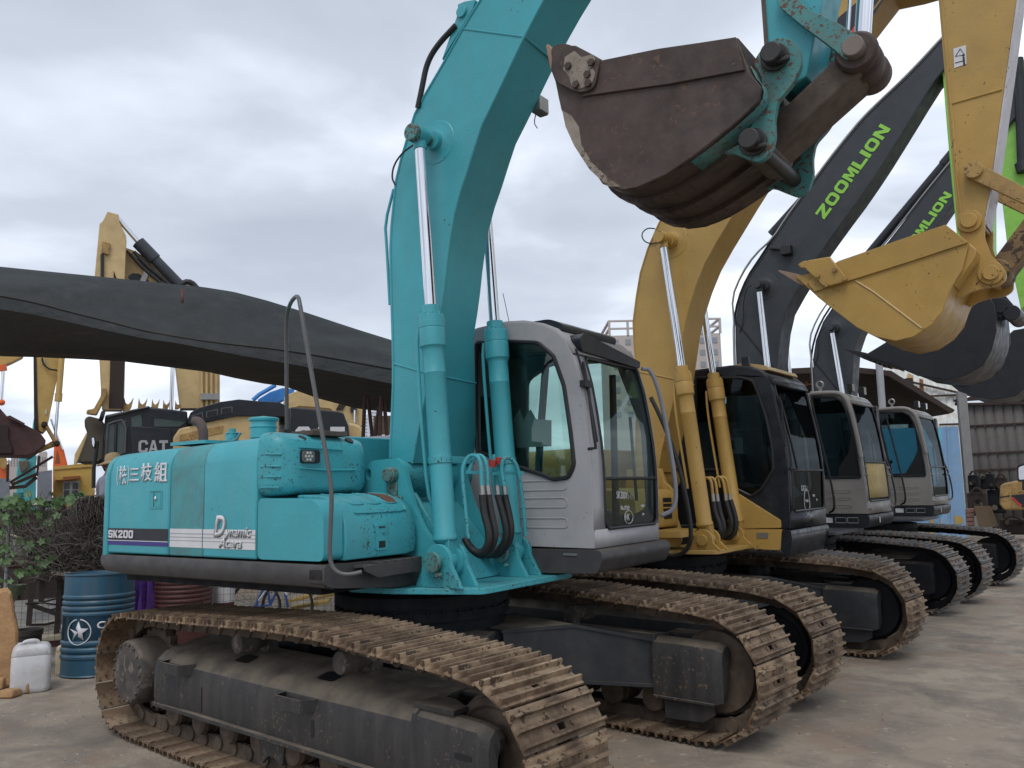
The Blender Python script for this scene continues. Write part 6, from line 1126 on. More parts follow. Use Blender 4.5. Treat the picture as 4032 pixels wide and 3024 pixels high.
# --- arms and buckets at the far left
la=BG('excavator',15,150,'yellow excavator arm hanging at the far left with a maroon bucket','excavator','yellow machines in the rear yard')
ar_=la.slab('arm',L(kb,[(435,-60),(810,-60),(800,0),(745,300),(645,800),(605,960),(560,1010),(500,980),(445,960)]),'yellow_far',0,.45,bevel=.01)
la.slab('arm_edge',L(kb,[(436,0),(476,0),(490,660),(505,980),(445,965)]),'scrap_brown',-.012,.02,ar_); la.slab('sticker',L(kb,[(585,705),(618,702),(615,768),(583,770)]),'plastic_cream',-.015,.02,ar_); la.slab('sticker',L(kb,[(545,40),(565,20),(590,70),(590,110),(545,110)]),'plastic_cream',-.015,.02,ar_)
m=la.mb(); a,b,c=la.p(*kb(812,-40),-.08),la.p(*kb(760,600),-.08),la.p(*kb(720,1075),-.08); m.cyl(a,b,.052,n=16); m.cyl(b-(b-a).normalized()*.15,b,.062,n=16); m.build('bucket_cylinder','yellow_far',la.root); m=la.mb(); m.cyl(b,c,.026,n=14); m.build('cylinder_rod','chrome',la.root)
la.tube('hose',L(kb,[(550,30),(565,110),(640,180),(740,190),(830,210)]),.016,'rubber',-.06,smooth=2)
la.slab('side_link',L(kb,[(560,860),(610,860),(640,930),(730,1080),(780,1120),(775,1160),(730,1170),(690,1120),(600,960)]),'yellow_worn',-.2,.15,bevel=.02)
la.slab('side_link',L(kb,[(690,1110),(770,1120),(770,1170),(720,1185),(600,1230),(500,1280),(500,1230),(600,1160)]),'yellow_worn',-.1,.15,bevel=.02)
for a,b in ((580,895),(745,1145)): m=la.mb(); p=la.p(*kb(a,b),-.22); m.cyl(p,p+V((0,.3,0)),.05,n=18); m.build('link_pin','scrap_brown',la.root,bevel=.02)
bk=la.slab('bucket',L(kb,[(-200,560),(0,690),(90,790),(330,905),(520,1000),(600,1110),(580,1170),(470,1260),(350,1310),(0,1300),(-250,1280)]),'maroon',-.35,1.2,bevel=.05)
la.slab('side_cutter',L(kb,[(95,790),(130,780),(325,885),(310,910),(110,815)]),'maroon',-.42,.1,bk); la.slab('wear_panel',L(kb,[(-100,900),(95,900),(120,960),(110,1080),(160,1180),(170,1285),(-100,1285)]),'scrap_brown',-.40,.06,bk,bevel=.02)
ob=BG('excavator',18,0,'orange cylinder and yellow boom at the left edge above the maroon bucket','excavator')
ob.slab('boom',L(kb,[(-300,-60),(330,-60),(300,5),(150,80),(0,140),(-300,200)]),'yellow_far',0,.5); m=ob.mb(); a=ob.p(*kb(30,120),-.1);b=ob.p(*kb(45,200),-.1);c=ob.p(*kb(15,600),-.1); m.cyl(a,b,.075,n=16); m.ball(ob.p(*kb(20,612),-.1),.07,8); m.build('cylinder_end','orange',ob.root); m=ob.mb(); m.cyl(b,c,.035,n=14); m.build('cylinder_rod','chrome',ob.root)
# --- yellow hut, grey walls, scrap, far machines
hu=BG('hut',19,290,'small yellow hut with a white window under a rusty awning','hut')
w=hu.slab('wall',L(kc,[(695,1400),(700,620),(1180,570),(1225,620),(1222,1400)]),'wall_yellow',0,2.2,bevel=.01); hu.slab('roof_trim',L(kc,[(700,655),(700,664),(1222,628),(1222,616)]),'yellow_worn',-.02,.03)
wf=hu.slab('window',L(kc,[(822,815),(1035,805),(1035,1040),(820,1040)]),'plastic_white',-.03,.04); 
for q in ([(838,835),(915,830),(910,910),(835,915)],[(950,830),(1022,828),(1022,915),(945,915)],[(835,930),(905,930),(905,1030),(832,1030)],[(945,930),(1020,930),(1020,1030),(945,1030)]): hu.slab('pane',L(kc,q),'glass_dark',-.04,.02,wf)
hu.slab('window_awning',L(kc,[(718,800),(830,785),(820,755),(1050,740),(1030,775),(860,800)]),'rust_orange',-.5,.5)
gw=BG('wall',18.5,170,'grey sheet wall beside the yellow hut','wall'); gw.slab('panel',L(kc,[(500,690),(680,665),(680,1400),(470,1400)]),'wall_grey',0,.15); g_=BG('wall',18,20,'grey sheet wall at the left edge of the yard','wall'); g_.slab('panel',L(kc,[(-200,765),(130,780),(125,1400),(-200,1400)]),'wall_grey',0,.15)
om=BG('excavator',23,230,'orange excavator boom foot behind the yellow hut','excavator'); om.slab('boom',L(kb,[(705,1190),(735,1070),(775,1070),(830,1210),(880,1410),(900,1500),(690,1500)]),'orange',0,.5,bevel=.03); om.slab('boom_opening',L(kb,[(745,1230),(770,1300),(790,1400),(720,1410)]),'rust_orange',-.01,.02); om.tube('cylinder_rod',L(kb,[(670,830),(720,980),(820,1230)]),.03,'chrome',-.1); om.slab('body',L(kb,[(690,1500),(900,1500),(900,2300),(690,2300)]),'orange',.2,1.5)
o2=BG('excavator',24,15,'orange excavator body at the left edge','excavator'); o2.slab('engine_house',L(kc,[(-300,470),(70,480),(100,700),(100,1700),(-300,1700)]),'orange',0,1.5,bevel=.04); o2.slab('boom',L(kc,[(20,640),(60,660),(100,560),(70,480),(0,440),(-40,520)]),'yellow_worn',-.2,.2)
tb_=BG('excavator',22,330,'tan excavator boom foot behind the hut, left of the black cab','excavator'); tb_.slab('boom',L(kb,[(955,1500),(975,1290),(1125,1010),(1180,1000),(1130,1100),(1010,1400),(1000,1500)]),'cream_yellow',0,.5,bevel=.02); tb_.slab('boom_plate',L(kb,[(1000,1400),(1130,1080),(1290,990),(1240,1420)]),'tan_dark',-.05,.2); tb_.slab('body',L(kb,[(955,1490),(1240,1420),(1240,2300),(955,2300)]),'cream_yellow',.1,1.5)
tm=BG('excavator',22.5,100,'turquoise excavator house behind the scrap beams','excavator'); tm.slab('engine_house',L(kc,[(215,1700),(215,720),(235,560),(262,460),(330,440),(480,480),(470,640),(470,1700)]),'teal_far',0,1.5,bevel=.03); tm.slab('bucket',L(kc,[(240,545),(380,535),(370,640),(300,700),(270,690)]),'tan_dark',-.3,.3,bevel=.03); tm.slab('post',L(kc,[(440,0),(425,100),(430,420),(450,420),(450,0)]),'teal_far',-.5,.1)
for nm,q,r_ in (('scrap_beam',[(130,830),(690,490)],.035),('scrap_beam',[(150,860),(480,720)],.045),('scrap_beam',[(105,590),(98,820)],.035),('scrap_beam',[(512,480),(482,745)],.03),('scrap_beam',[(120,900),(330,880),(480,760)],.05)):
    s_=BG(nm,17,L(kc,q)[0][0],'','beam'); s_.tube('beam',L(kc,q),r_,'scrap_brown',0,n=4)
    i_=sum(1 for o in S.objects if o.name.startswith('scrap_beam')); s_.root['label']=('long rusty beam slanting up to the right behind the fence','shorter rusty beam under the long slanting one','upright rusty post by the left grey wall','upright rusty post left of the yellow hut','thick bent rusty girder lowest in the scrap heap')[i_-1]; s_.root['group']='rusty scrap steel behind the fence'
    m=s_.mb(); 
cr=BG('basket',14,75,'turquoise plastic basket behind the vine','basket'); m=cr.mb(); a=cr.p(*kc(242,1100)); m.lathe([(0,.055),(.17,.085),(.175,.092),(.18,.085),(.03,.05)],(a.x,0,a.z),(0,0,1),20)
for i in range(5): m.lathe([(0,.066+.006*i),(.012,.068+.006*i)],(a.x,0,a.z+.02+.03*i),(0,0,1),20)
m.build('basket_body','teal_far',cr.root)
for nm,D,q,mt,lb in (('tower_block',220,[(100,540),(150,540),(150,480),(262,455),(262,1200),(100,1200)],'far_building','pinkish tower block on the skyline at the far left'),('tower_block',200,[(480,480),(530,440),(600,420),(620,440),(620,1200),(480,1200)],'far_building','pale flat block on the skyline left of the orange boom')):
    t_=BG(nm,D,L(kc,q)[0][0],lb,'building'); w=t_.slab('wall',L(kc,q),mt,0,14)
    x0,x1=min(a for a,b in q)+8,max(a for a,b in q)-8
    for j in range(5):
        for i in range(4):
            xx=x0+(x1-x0)*i/4; yy=500+j*26
            t_.slab('window',L(kc,[(xx,yy),(xx+12,yy),(xx+12,yy+12),(xx,yy+12)]),'glass_dark',-.06,.1,w)
# towers behind the booms
def tower(D,pxl,pxr,ytop,rows_,cols,label,lattice=True,mat='far_building',y_roof=0):
    t=BG('tower_block',D,(pxl+pxr)/2,label,'building',ang=0); F_=t.F; a=t.p(pxl,ytop); b=t.p(pxr,ytop+10); zt=a.z
    m=t.mb(); zb=zt-(a.z-t.p(pxl,ytop+ (60 if lattice else 0)).z); m.box(a.x,b.x,0,(b.x-a.x)*.8,-2,zb); w=m.build('wall',mat,t.root)
    H=t.p(pxl,ytop).z-t.p(pxl,ytop+330).z; rh=H/rows_
    for j in range(rows_):
        for i in range(cols):
            x=a.x+(b.x-a.x)*(i+.28)/cols; z=zb-rh*(j+.8); m=t.mb(); m.box(x,x+(b.x-a.x)*.42/cols,-.12,.05,z,z+rh*.45); m.build('window','glass_far',w)
    if lattice:
        n_=6; yy=(b.x-a.x)*.8
        for i in range(n_+1):
            x=a.x+(b.x-a.x)*i/n_
            for y in (0,yy): m=t.mb(); m.box(x-.2,x+.2,y-.2,y+.2,zb,zt); m.build('roof_post','far_building',t.root)
        for z in (zb+(zt-zb)*.5,zt):
            for y in (0,yy): m=t.mb(); m.box(a.x,b.x,y-.22,y+.22,z-.3,z); m.build('roof_beam','far_building',t.root)
            for x in (a.x,b.x): m=t.mb(); m.box(x-.22,x+.22,0,yy,z-.3,z); m.build('roof_beam','far_building',t.root)
    return t
tower(150,2398,2834,1262,7,9,'grey tower block with open steel lattice on its roof, behind the yellow boom')
for nm,x0,x1,yt,lb in (('a',1415,1452,1640,'white tower seen between the awning posts, the left one'),('b',1452,1484,1615,'white tower seen between the awning posts, the right one')):
    t=BG('tower_block',170,x0,lb,'building'); w=t.slab('wall',[(x0,yt),(x1,yt-10),(x1,2000),(x0,2000)],'far_white',0,10)
    for j in range(9):
        for i in range(3): xx=x0+3+(x1-x0-4)*i/3; yy=yt+8+j*13; t.slab('window',[(xx,yy),(xx+6,yy),(xx+6,yy+5),(xx,yy+5)],'glass_far',-.06,.1,w)
# ---------------------------------------------------------------- right background
rzz=lambda x,y:(3600+.4219*x,1450+.4219*y)
def corr(t,q,mat,y=0,pitch=.25,amp=.03,name='panel',parent=None):
    """corrugated sheet inside the box spanned by two image corners (upper left, lower right), standing on plane y"""
    a=t.p(*q[0],y); b=t.p(*q[1],y); n=max(2,int(abs(b.x-a.x)/pitch)); m=t.mb(); w=(b.x-a.x)/n
    row=[(a.x+w*(i+f),y+(amp*1.6 if j in (1,2) else 0)) for i in range(n) for j,f in enumerate((.74,.80,.92,.98))]; row=[(a.x,y)]+row+[(b.x,y)]
    m.sheet([[V((x,yy,z)) for x,yy in row] for z in (a.z,b.z)]); return m.build(name,mat,parent or t.root,solid=.01,ang=20)
paint('corr_white',(.60,.63,.62),chip=.3,dirt=.4,rough=.6,dirtcol=(.40,.25,.12),dust=0); paint('corr_grey',(.085,.08,.078),chip=.4,dirt=.5,rough=.7,dust=0,dirtcol=(.10,.08,.07)); paint('sheet_blue',(.17,.31,.50),chip=.5,chipcol=(.10,.07,.05),dirt=.3,rough=.6,dust=0,dirtcol=(.3,.33,.3),chipscale=8)
ww=BG('warehouse',44,3650,'white corrugated warehouse wall with rust streaks behind the shed roof','building',ang=0); wl_=corr(ww,((3480,1440),(3835,2150)),'corr_white',0,.35,.03,'wall')
for px in (3627,): ww.slab('rust_streak',[(px-6,1490),(px+8,1495),(px+12,1580),(px-4,1575)],'rust_orange',-.06,.02,wl_)
ww.slab('rust_streak',[(3575,1470),(3596,1478),(3600,1550),(3570,1530)],'rust_pale',-.06,.02,wl_)
for a,b in (((3480,1480),(3836,1560)),((3660,1560),(3836,1552)),((3700,1672),(3836,1668))): ww.tube('wall_rail',[a,b],.07,'scrap_brown',-.15,wl_,n=4)
gf=BG('steel_wall',30,3920,'grey corrugated steel wall with dark horizontal rails at the right edge','wall',ang=-12)
corr(gf,((3800,1590),(4120,2080)),'corr_grey',0,.27,.028,'panel')
for yy in (1672,1782,1848): gf.tube('rail',[(3800,yy+6),(4120,yy-10)],.035,'scrap_brown',-.03,n=4)
m=gf.mb(); p=gf.p(3792,1590,-.2); m.box(p.x-.16,p.x+.10,-.32,-.10,0,p.z+.4); m.build('post','wall_grey2',gf.root)
# truss above the wall
for a,b in (((3755,1578),(4120,1555)),((3760,1592),(4120,1585)),((3776,1585),(3832,1562)),((3832,1562),(3900,1588)),((3900,1588),(3960,1560)),((3960,1560),(4040,1582)),((3765,1575),(3770,1594))): gf.tube('truss_bar',[a,b],.055,'scrap_brown',-.1,n=4)
# open shed with a sagging dark roof
sh=BG('shed',24,3450,'open shed with dark rusty roof behind the far grey cabs','shed',ang=0)
m=sh.mb(); 
m.sheet([[sh.p(2860,1480,0),sh.p(3150,1462,0),sh.p(3400,1455,0),sh.p(3500,1476,0),sh.p(3756,1618,0)],[sh.p(2860,1660,5),sh.p(3200,1650,5),sh.p(3470,1655,5),sh.p(3620,1645,4),sh.p(3740,1625,.6)]])
m2=sh.mb(); ro=m.build('roof','shed_roof',sh.root,solid=.08,ang=20)
sh.slab('roof_edge',[(2700,1480),(3120,1450),(3320,1440),(3510,1460),(3760,1617),(3740,1625),(3500,1480),(3320,1462),(3120,1472),(2700,1500)],'scrap_brown',-.15,.12,trace=-.15)
for a,b in (((3160,1500),(3240,1492)),((3160,1515),(3240,1508)),((3175,1492),(3175,1520)),((3200,1492),(3200,1518)),((3228,1490),(3228,1516)),((3460,1440),(3560,1455))): sh.tube('roof_truss',[a,b],.035,'rust_orange',.8,n=4)
p=sh.p(3462,1440,-.3); m=sh.mb(); q=sh.p(3474,1620,-.3); m.cyl(V((q.x,-.3,0)),V((p.x,-.3,p.z+.4)),.10,n=14); m.build('shed_post','pipe_grey',sh.root)
for px in (3180,3320,3600): m=sh.mb(); p=sh.p(px,1700,4.5); m.box(p.x-.1,p.x+.1,4.5,4.7,0,5.2); m.build('shed_post','scrap_brown',sh.root)
m=sh.mb(); a,b=sh.p(2850,1700,6),sh.p(3500,1700,6); m.box(a.x,b.x,6,6.1,0,4.6); m.build('back_wall','shed_roof',sh.root)
# blue steel sheet
bs=BG('steel_sheet',21.5,3755,'pale blue steel sheet standing upright beside the far cab','sheet metal')
p=bs.p(3712,1682); q=bs.p(3772,1680); r=bs.p(3806,2100)
m=bs.mb(); m.prism([(x,z) for x,z in bs.pts([(3708,1684),(3715,1680),(3768,1680),(3773,1690),(3790,1870),(3806,2092),(3806,2140),(3708,2140)])],0,.05); so=m.build('sheet','sheet_blue',bs.root)
bs.tube('sheet_rib',[(3732,1682),(3752,2110)],.03,'sheet_blue',-.01,so,n=4); bs.slab('yellow_smear',[(3757,2030),(3790,2035),(3794,2060),(3760,2065)],'wood_yellow',-.012,.006,so)
b2=BG('steel_sheet',22,3600,'low pale blue sheet fence under the far excavator house','sheet metal'); b2.slab('sheet',[(3380,2040),(3705,2040),(3705,2180),(3380,2180)],'sheet_blue',0,.05); b2.slab('sheet_post',[(3662,2035),(3676,2035),(3680,2180),(3664,2180)],'wood_yellow',-.06,.05); b2.slab('sheet_patch',[(3660,2060),(3600,2060),(3602,2120),(3660,2118)],'wall_grey2',-.02,.02)
b3=BG('steel_sheet',23,3470,'tall blue backing sheet seen through the far cab windows','sheet metal'); b3.slab('sheet',[(3400,1690),(3710,1682),(3712,2040),(3400,2040)],'sheet_cyan',0,.05)
# scrap heap against the wall: engines, pallets, sheets
random.seed(11)
def lump(name,px,py,w,h,mat,label,cat,D=25,grp='scrap parts heaped against the steel wall'):
    t=BG(name,D,px,label,cat,grp); F_=t.F; c=t.p(px,py); s=D/FL; W_,H_=w*s,h*s; m=t.mb()
    m.box(c.x-W_/2,c.x+W_/2,0,W_*.7,max(0,c.z-H_/2),c.z+H_/2); 
    o=m.build('casing',mat,t.root,bevel=.04)
    for k in range(3):
        x=c.x+random.uniform(-.35,.35)*W_; z=c.z+random.uniform(-.3,.35)*H_; m=t.mb(); m.cyl((x,-.08,z),(x,.02,z),min(W_,H_)*random.uniform(.10,.2),n=12); m.build('flange',('scrap_brown','under_black','tan_dark')[k],t.root)
    m=t.mb(); m.tube([(c.x-W_*.3,-.05,c.z+H_*.5),(c.x,-.08,c.z+H_*.75),(c.x+W_*.3,-.05,c.z+H_*.5)],.03,6,1); m.build('pipe','scrap_brown',t.root)
lump('engine_block',3835,1905,40,70,'under_black','dark engine block left in the scrap heap by the post','engine'); lump('engine_block',3890,1895,50,60,'under_black','dark engine block with bent pipe in the middle of the scrap heap','engine'); lump('engine_block',3945,1915,46,70,'scrap_brown','brown engine block touching the yellow machine','engine')
lump('gearbox',3850,1985,70,90,'scrap_brown','brown gearbox low in the scrap heap left of the tilted board','machine part',24.5); lump('gearbox',3925,1975,60,90,'under_black','black gearbox behind the tilted board','machine part',25); lump('gearbox',3990,2075,90,60,'scrap_brown','rusty gearbox under the yellow machine','machine part',24)
cb_=BG('board',23.5,3870,'tilted brown board leaning on the scrap heap','board'); cb_.slab('sheet',[(3835,1992),(3902,1992),(3932,2070),(3868,2085),(3850,2060)],'cardboard',0,.06)
pa=BG('brick_stack',23.8,3815,'small stack of bricks and pallet wood beside the blue sheet','bricks')
for i in range(5): pa.slab('course',[(3800,2005+i*17),(3836,2003+i*17),(3837,2017+i*17),(3801,2019+i*17)],'brick',0,.5)
yp=BG('machine_part',22.5,3990,'yellow bodywork part with dark decal and red stripe lying at the right edge','machine part')
b_=yp.slab('body',[(3938,1915),(3945,1905),(3992,1895),(4090,1880),(4090,2005),(3955,2010),(3935,1985)],'yellow_worn',0,1.2,bevel=.05); yp.slab('decal',[(3980,1950),(4090,1940),(4090,1995),(4025,1998)],'black_decal',-.02,.03,b_); yp.slab('stripe',[(3985,1962),(3990,1958),(4025,1990),(4018,1994)],'red_decal',-.03,.02,b_); yp.slab('seam',[(3938,1955),(3975,1950),(3976,1954),(3938,1960)],'black',-.012,.02,b_)
mr=BG('mirror',22,4020,'pale rear-view mirror standing above the yellow bodywork at the right edge','mirror'); mr.slab('glass',rpoly([(4010,1840),(4045,1828),(4050,1885),(4012,1890)],8),'far_white',-.02,.02); mr.slab('frame',rpoly([(4004,1832),(4050,1820),(4056,1895),(4006,1898)],8),'black',0,.05); mr.tube('stem',[(4030,1895),(4030,1930)],.03,'black',.02)
# ---------------------------------------------------------------- fence corner at the left
random.seed(5)
GP=lambda px,py: gz(px,py,0)
def at_ground(name,px,py,label,cat,group=None,ang=0):
    """thing standing on the ground point seen at (px,py); builder frame: x right, y away, z up, origin at that point"""
    P=GP(px,py); r=thing(name,P,label,cat,group); return r,M.Rotation(YAW+R(ang),4,'Z'),(P-CAM).dot(CF)/FL
def drum(name,px,py,wpx,hpx,mat,label,cat='oil drum',rings=(),lid=True,tilt=0,open_=False):
    r,T,s=at_ground(name,px,py,label,cat); rad=wpx*s/2; h=hpx*s; T=T@M.Translation((-(2016-px)/FL*rad,0,0))@M.Rotation(R(tilt),4,'X')@M.Translation((0,rad,0))
    pr=[(0,rad*.96),(.012,rad*1.01),(.024,rad*.985)]
    for a,b,k in rings:
        for i in range(k): z=h*(a+(b-a)*(i+.5)/k); dz=h*(b-a)/k*.42; pr+=[(z-dz,rad*.985),(z-dz*.35,rad*1.018),(z+dz*.35,rad*1.018),(z+dz,rad*.985)]
    pr+=[(h-.024,rad*.985),(h-.012,rad*1.015),(h,rad*1.01),(h,rad*.965)]
    pr+=[(h-.02,rad*.95)] if not open_ else [(.02,rad*.93)]
    m=MB(T); m.lathe(pr,(0,0,0),(0,0,1),56); o=m.build('drum_body',mat,r,ang=30); return r,T,s,rad,h,o
r,T,s,rad,h,o=drum('oil_drum',378,2672,268,402,'drum_blue','tall blue steel drum with a white star emblem in a ring','oil drum',rings=((.58,.80,4),(.16,.36,3)),tilt=-1.5)
def wrapped(body,zc,hgt,th0,mat,sx=1,bold=.03):
    """lettering bent round the drum; th0 = angle of its left end, 0 faces the camera"""
    t=text('lettering',body,mat,o,(0,0,0),(1,0,0),(0,0,1),hgt,bold=bold,sx=sx)
    for v in t.data.vertices: a=th0+v.co.x/rad; z=v.co.z+zc; v.co=T@V((math.sin(a)*rad*1.004,-math.cos(a)*rad*1.004,z))
    t.modifiers[0].thickness=.003
wrapped('CALTEX',h*.435,.062,-1.80,'white_decal',1.0); wrapped('CALTEX',h*.50-.035,.075,.42,'white_decal',1.25)
def ondrum(a,z): return T@V((math.sin(a)*rad*1.006,-math.cos(a)*rad*1.006,z))
em=MB(); zc=h*.445; a0=-.10; R_=.125
em.tube([ondrum(a0+R_*math.cos(t)/rad,zc+R_*math.sin(t)) for t in [R(100+i*9) for i in range(39)]],.006,6); em.build('ring_emblem','white_decal',o)
em=MB(); star=[(math.cos(R(90+i*36))*(R_*.86 if i%2==0 else R_*.36),math.sin(R(90+i*36))*(R_*.86 if i%2==0 else R_*.36)) for i in range(10)]
vs=[ondrum(a0+x/rad,zc+z) for x,z in star]+[ondrum(a0,zc)]; em.add(vs,[(i,(i+1)%10,10) for i in range(10) if i not in (1,4)]); em.build('star_emblem','white_decal',o,solid=.003)
# white jerrycan
def jerry(px,py,wpx,hpx,mat,label,ang):
    r,T,s=at_ground('jerrycan',px,py,label,'jerrycan',ang=ang); w=wpx*s*.5; h=hpx*s; d=w*.82; T=T@M.Rotation(-R(ang),4,'Z')@M.Translation((-(2016-px)/FL*d,0,0))@M.Rotation(R(ang),4,'Z')@M.Translation((0,d*.9,0)); m=MB(T)
    def ring(z,k,rr=.35): return [V((x,y,z)) for x,y in rrect(-w*k,w*k,-d*k,d*k,w*rr*k,5)]
    m.loft([ring(0,.90),ring(.015,.97),ring(h*.10,1),ring(h*.30,.985),ring(h*.34,1),ring(h*.72,.985),ring(h*.745,.95),ring(h*.76,.985),ring(h*.88,.93),ring(h*.94,.80),ring(h*.955,.60)]); o=m.build('can_body',mat,r,ang=50)
    m=MB(T); m.tube([(-w*.45,0,h*.93),(-w*.40,0,h*1.0),(-w*.1,0,h*1.02),(w*.25,0,h*1.01),(w*.35,0,h*.93)],w*.11,10,2); m.build('can_handle',mat,r); m=MB(T); m.cyl((-w*.55,-d*.2,h*.90),(-w*.55,-d*.2,h*1.0),w*.17,n=16); m.build('can_cap',mat,r,bevel=.004)
jerry(150,2728,142,190,'can_white','white plastic jerrycan with muddy base beside the sandstone slab',28); jerry(262,2660,70,120,'plastic_cream','cream plastic can half hidden between the white jerrycan and blue drum',0)
# sandstone slab and chips
r,T,s=at_ground('stone_slab',30,2712,'tall rough sandstone slab leaning at the left edge','stone slab'); m=MB(T)
P=lambda px,py,y=0:V(((px-30)*s,y,(2712-py)*s))
out=[(-150,2700),(-140,2350),(-60,2335),(8,2322),(22,2340),(32,2395),(52,2490),(56,2555),(50,2560),(58,2585),(70,2640),(78,2690),(62,2712),(0,2712)]
fr=[P(*q,0) for q in out]; c=sum(fr,V())/len(fr); m.loft([[p*1.0+V((-.07,.14,0)) for p in fr],[p+V((0,.02,0)) for p in fr],[c+(p-c)*.93 for p in fr]]); so=m.build('slab_body','sandstone',r,ang=25)
q_=so.modifiers.new('d','SUBSURF'); q_.levels=2; q_.render_levels=2; q_.subdivision_type='SIMPLE'; tx=bpy.data.textures.new('rock','CLOUDS'); tx.noise_scale=.25; q_=so.modifiers.new('e','DISPLACE'); q_.texture=tx; q_.strength=.05; q_.texture_coords='GLOBAL'
for px,py,w,hh,lb in ((95,2728,62,46,'broken sandstone block lying against the white jerrycan'),(30,2745,80,30,'flat sandstone fragment at the foot of the slab'),(-5,2712,60,44,'sandstone fragment under the leaning slab edge')):
    r,T,s=at_ground('stone_fragment',px,py,lb,'stone','broken sandstone at the slab foot'); m=MB(T); w*=s/2; hh*=s
    m.loft([[V((x,y,z)) for x,y in ((-w,-w*.4),(w*.8,-w*.6),(w,w*.8),(-w*.7,w))] for z in (0,hh*.6)]+[[V((x*.75+.01,y*.7,hh)) for x,y in ((-w,-w*.4),(w*.8,-w*.6),(w,w*.8),(-w*.7,w))]]); m.build('fragment','sandstone',r,bevel=.012)
# pots and drums along the fence
def pot(name,px,py,wpx,hpx,mat,label,cat='plant pot'):
    r,T,s=at_ground(name,px,py,label,cat); R0=wpx*s/2; h=hpx*s; m=MB(T@M.Translation((-(2016-px)/FL*R0,R0,0))); m.lathe([(0,R0*.78),(h*.85,R0*.95),(h*.86,R0*1.02),(h,R0*1.03),(h,R0*.93),(h*.9,R0*.9),(h*.88,0.01)],(0,0,0),(0,0,1),32); m.build('pot_body',mat,r); return r
pot('plant_pot',105,2650,105,160,'pot_dark','wide dark pot half behind the sandstone slab')
drum('oil_drum',718,2560,228,290,'drum_red','dull red ribbed drum under the turquoise counterweight','oil drum',rings=((.55,.92,6),),tilt=1)
r,T,s,rad,h,o=drum('barrel',878,2520,84,230,'drum_maroon','maroon barrel with a white lower band behind the track','barrel'); m=MB(T); m.cyl((0,0,h*.62),(0,0,h*1.02),rad*1.02,n=36); m.build('white_band','plastic_white',o)
# purple cloth
r,T,s=at_ground('cloth',552,2560,'purple cloth hanging on the mesh fence between the blue and red drums','cloth'); m=MB(T); rows=[]
for j in range(14):
    row=[]
    for i in range(22): u=i/21; row.append(V(((u-.5)*100*s*(1-.1*math.sin(j*.5)),-.02+.05*math.sin(u*19+j*.25)+.02*math.sin(u*41),(2560-2250)*s*(1-j/13)+.02*math.sin(i))))
    rows.append(row)
m.sheet(rows); m.build('fabric','purple_cloth',r,ang=70,solid=.004)
# bicycle frame bits behind the track
r,T,s=at_ground('bicycle',980,2500,'old bicycle with white mudguard standing behind the fence','bicycle')
P=lambda px,py,y=0:V(((px-980)*s,y,(2500-py)*s))
for cx0 in (985,1115):
    m=MB(T); c=P(cx0,2400,.2); q=[c+V((.33*math.cos(R(a)),0,.33*math.sin(R(a)))) for a in range(0,361,12)]; m.tube(q,.02,6)
    for a in range(0,180,20): v=V((.33*math.cos(R(a)),0,.33*math.sin(R(a)))); m.tube([c-v,c+v],.002,3)
    m.build('wheel','rubber',r)
m=MB(T); c=P(985,2400,.2); m.tube([c+V((.37*math.cos(R(a)),0,.37*math.sin(R(a)))) for a in range(95,215,8)],.022,6); m.build('mudguard','plastic_white',r)
m=MB(T); a,b,c_,d,e=P(985,2400,.2),P(1115,2400,.2),P(1045,2395,.2),P(1030,2300,.2),P(1095,2290,.2)
for p,q in ((a,c_),(c_,d),(a,d),(d,e),(c_,e),(e,b)): m.tube([p,q],.017,7)
m.build('bicycle_frame','blue_frame',r); m=MB(T); m.tube([P(1008,2372,.1),P(1052,2312,.1)],.014,6); m.build('pump','plastic_white',r); m=MB(T); m.tube([P(1118,2350,.1),P(1150,2315,.1)],.035,8); m.build('fork_leg','plastic_white',r)
for i,(px,py,w) in enumerate(((1215,2375,150),(1290,2350,110),(1175,2385,100))):
    r,T,s=at_ground('leaf_litter_board',px,py+60,('longest yellow board lying on the ground behind the swing bearing','upper yellow board lying behind the swing bearing','shortest yellow board behind the bicycle')[i],'board','yellow boards behind the track'); m=MB(T); m.hexa([V((x,y,z+.12+.06*i)) for x,y,z in ((-w*s/2,0,0),(w*s/2,0,.08),(w*s/2,.25,.10),(-w*s/2,.25,0),(-w*s/2,0,.04),(w*s/2,0,.12),(w*s/2,.25,.14),(-w*s/2,.25,.04))]); m.build('board','wood_yellow',r,bevel=.004)
    r.name='yellow_board'
# mesh fence
D=9.9; wf=BG('mesh_fence',D,400,'rusty wire mesh fence overgrown with vine at the left','fence',ang=0)
zt=wf.p(200,1985).z; x0=wf.p(-150,2200).x; x1=wf.p(1420,2200).x; m=wf.mb()
def wob(x,z): return .03*math.sin(x*2.1+z*3)+.02*math.sin(x*5.3)
x=x0
while x<x1:
    zz=zt if x<wf.p(430,2200).x else 1.15; m.tube([V((x+.01*math.sin(z*4+x*7),wob(x,z),z)) for z in [zz*i/8 for i in range(9)]],.0022,3); x+=.078
z=.05
while z<zt:
    xe=x1 if z<1.15 else wf.p(430,2200).x; m.tube([V((xx,wob(xx,z),z+.01*math.sin(xx*6+z))) for xx in [x0+(xe-x0)*i/50 for i in range(51)]],.0022,3); z+=.078
m.build('wire_mesh','wire',wf.root)
wf.tube('top_pipe',[(-100,1996),(60,1992),(170,1985),(240,1978),(330,1962)],.022,'pipe_white',-.02,n=10)
for px,mt in ((28,'pipe_grey'),(345,'scrap_brown'),(420,'scrap_brown')): p=wf.p(px,2200,.02); m=wf.mb(); m.cyl((p.x,.02,0),(p.x,.02,zt-.05 if px<400 else 1.4),.022,n=8); m.build('fence_post',mt,wf.root)
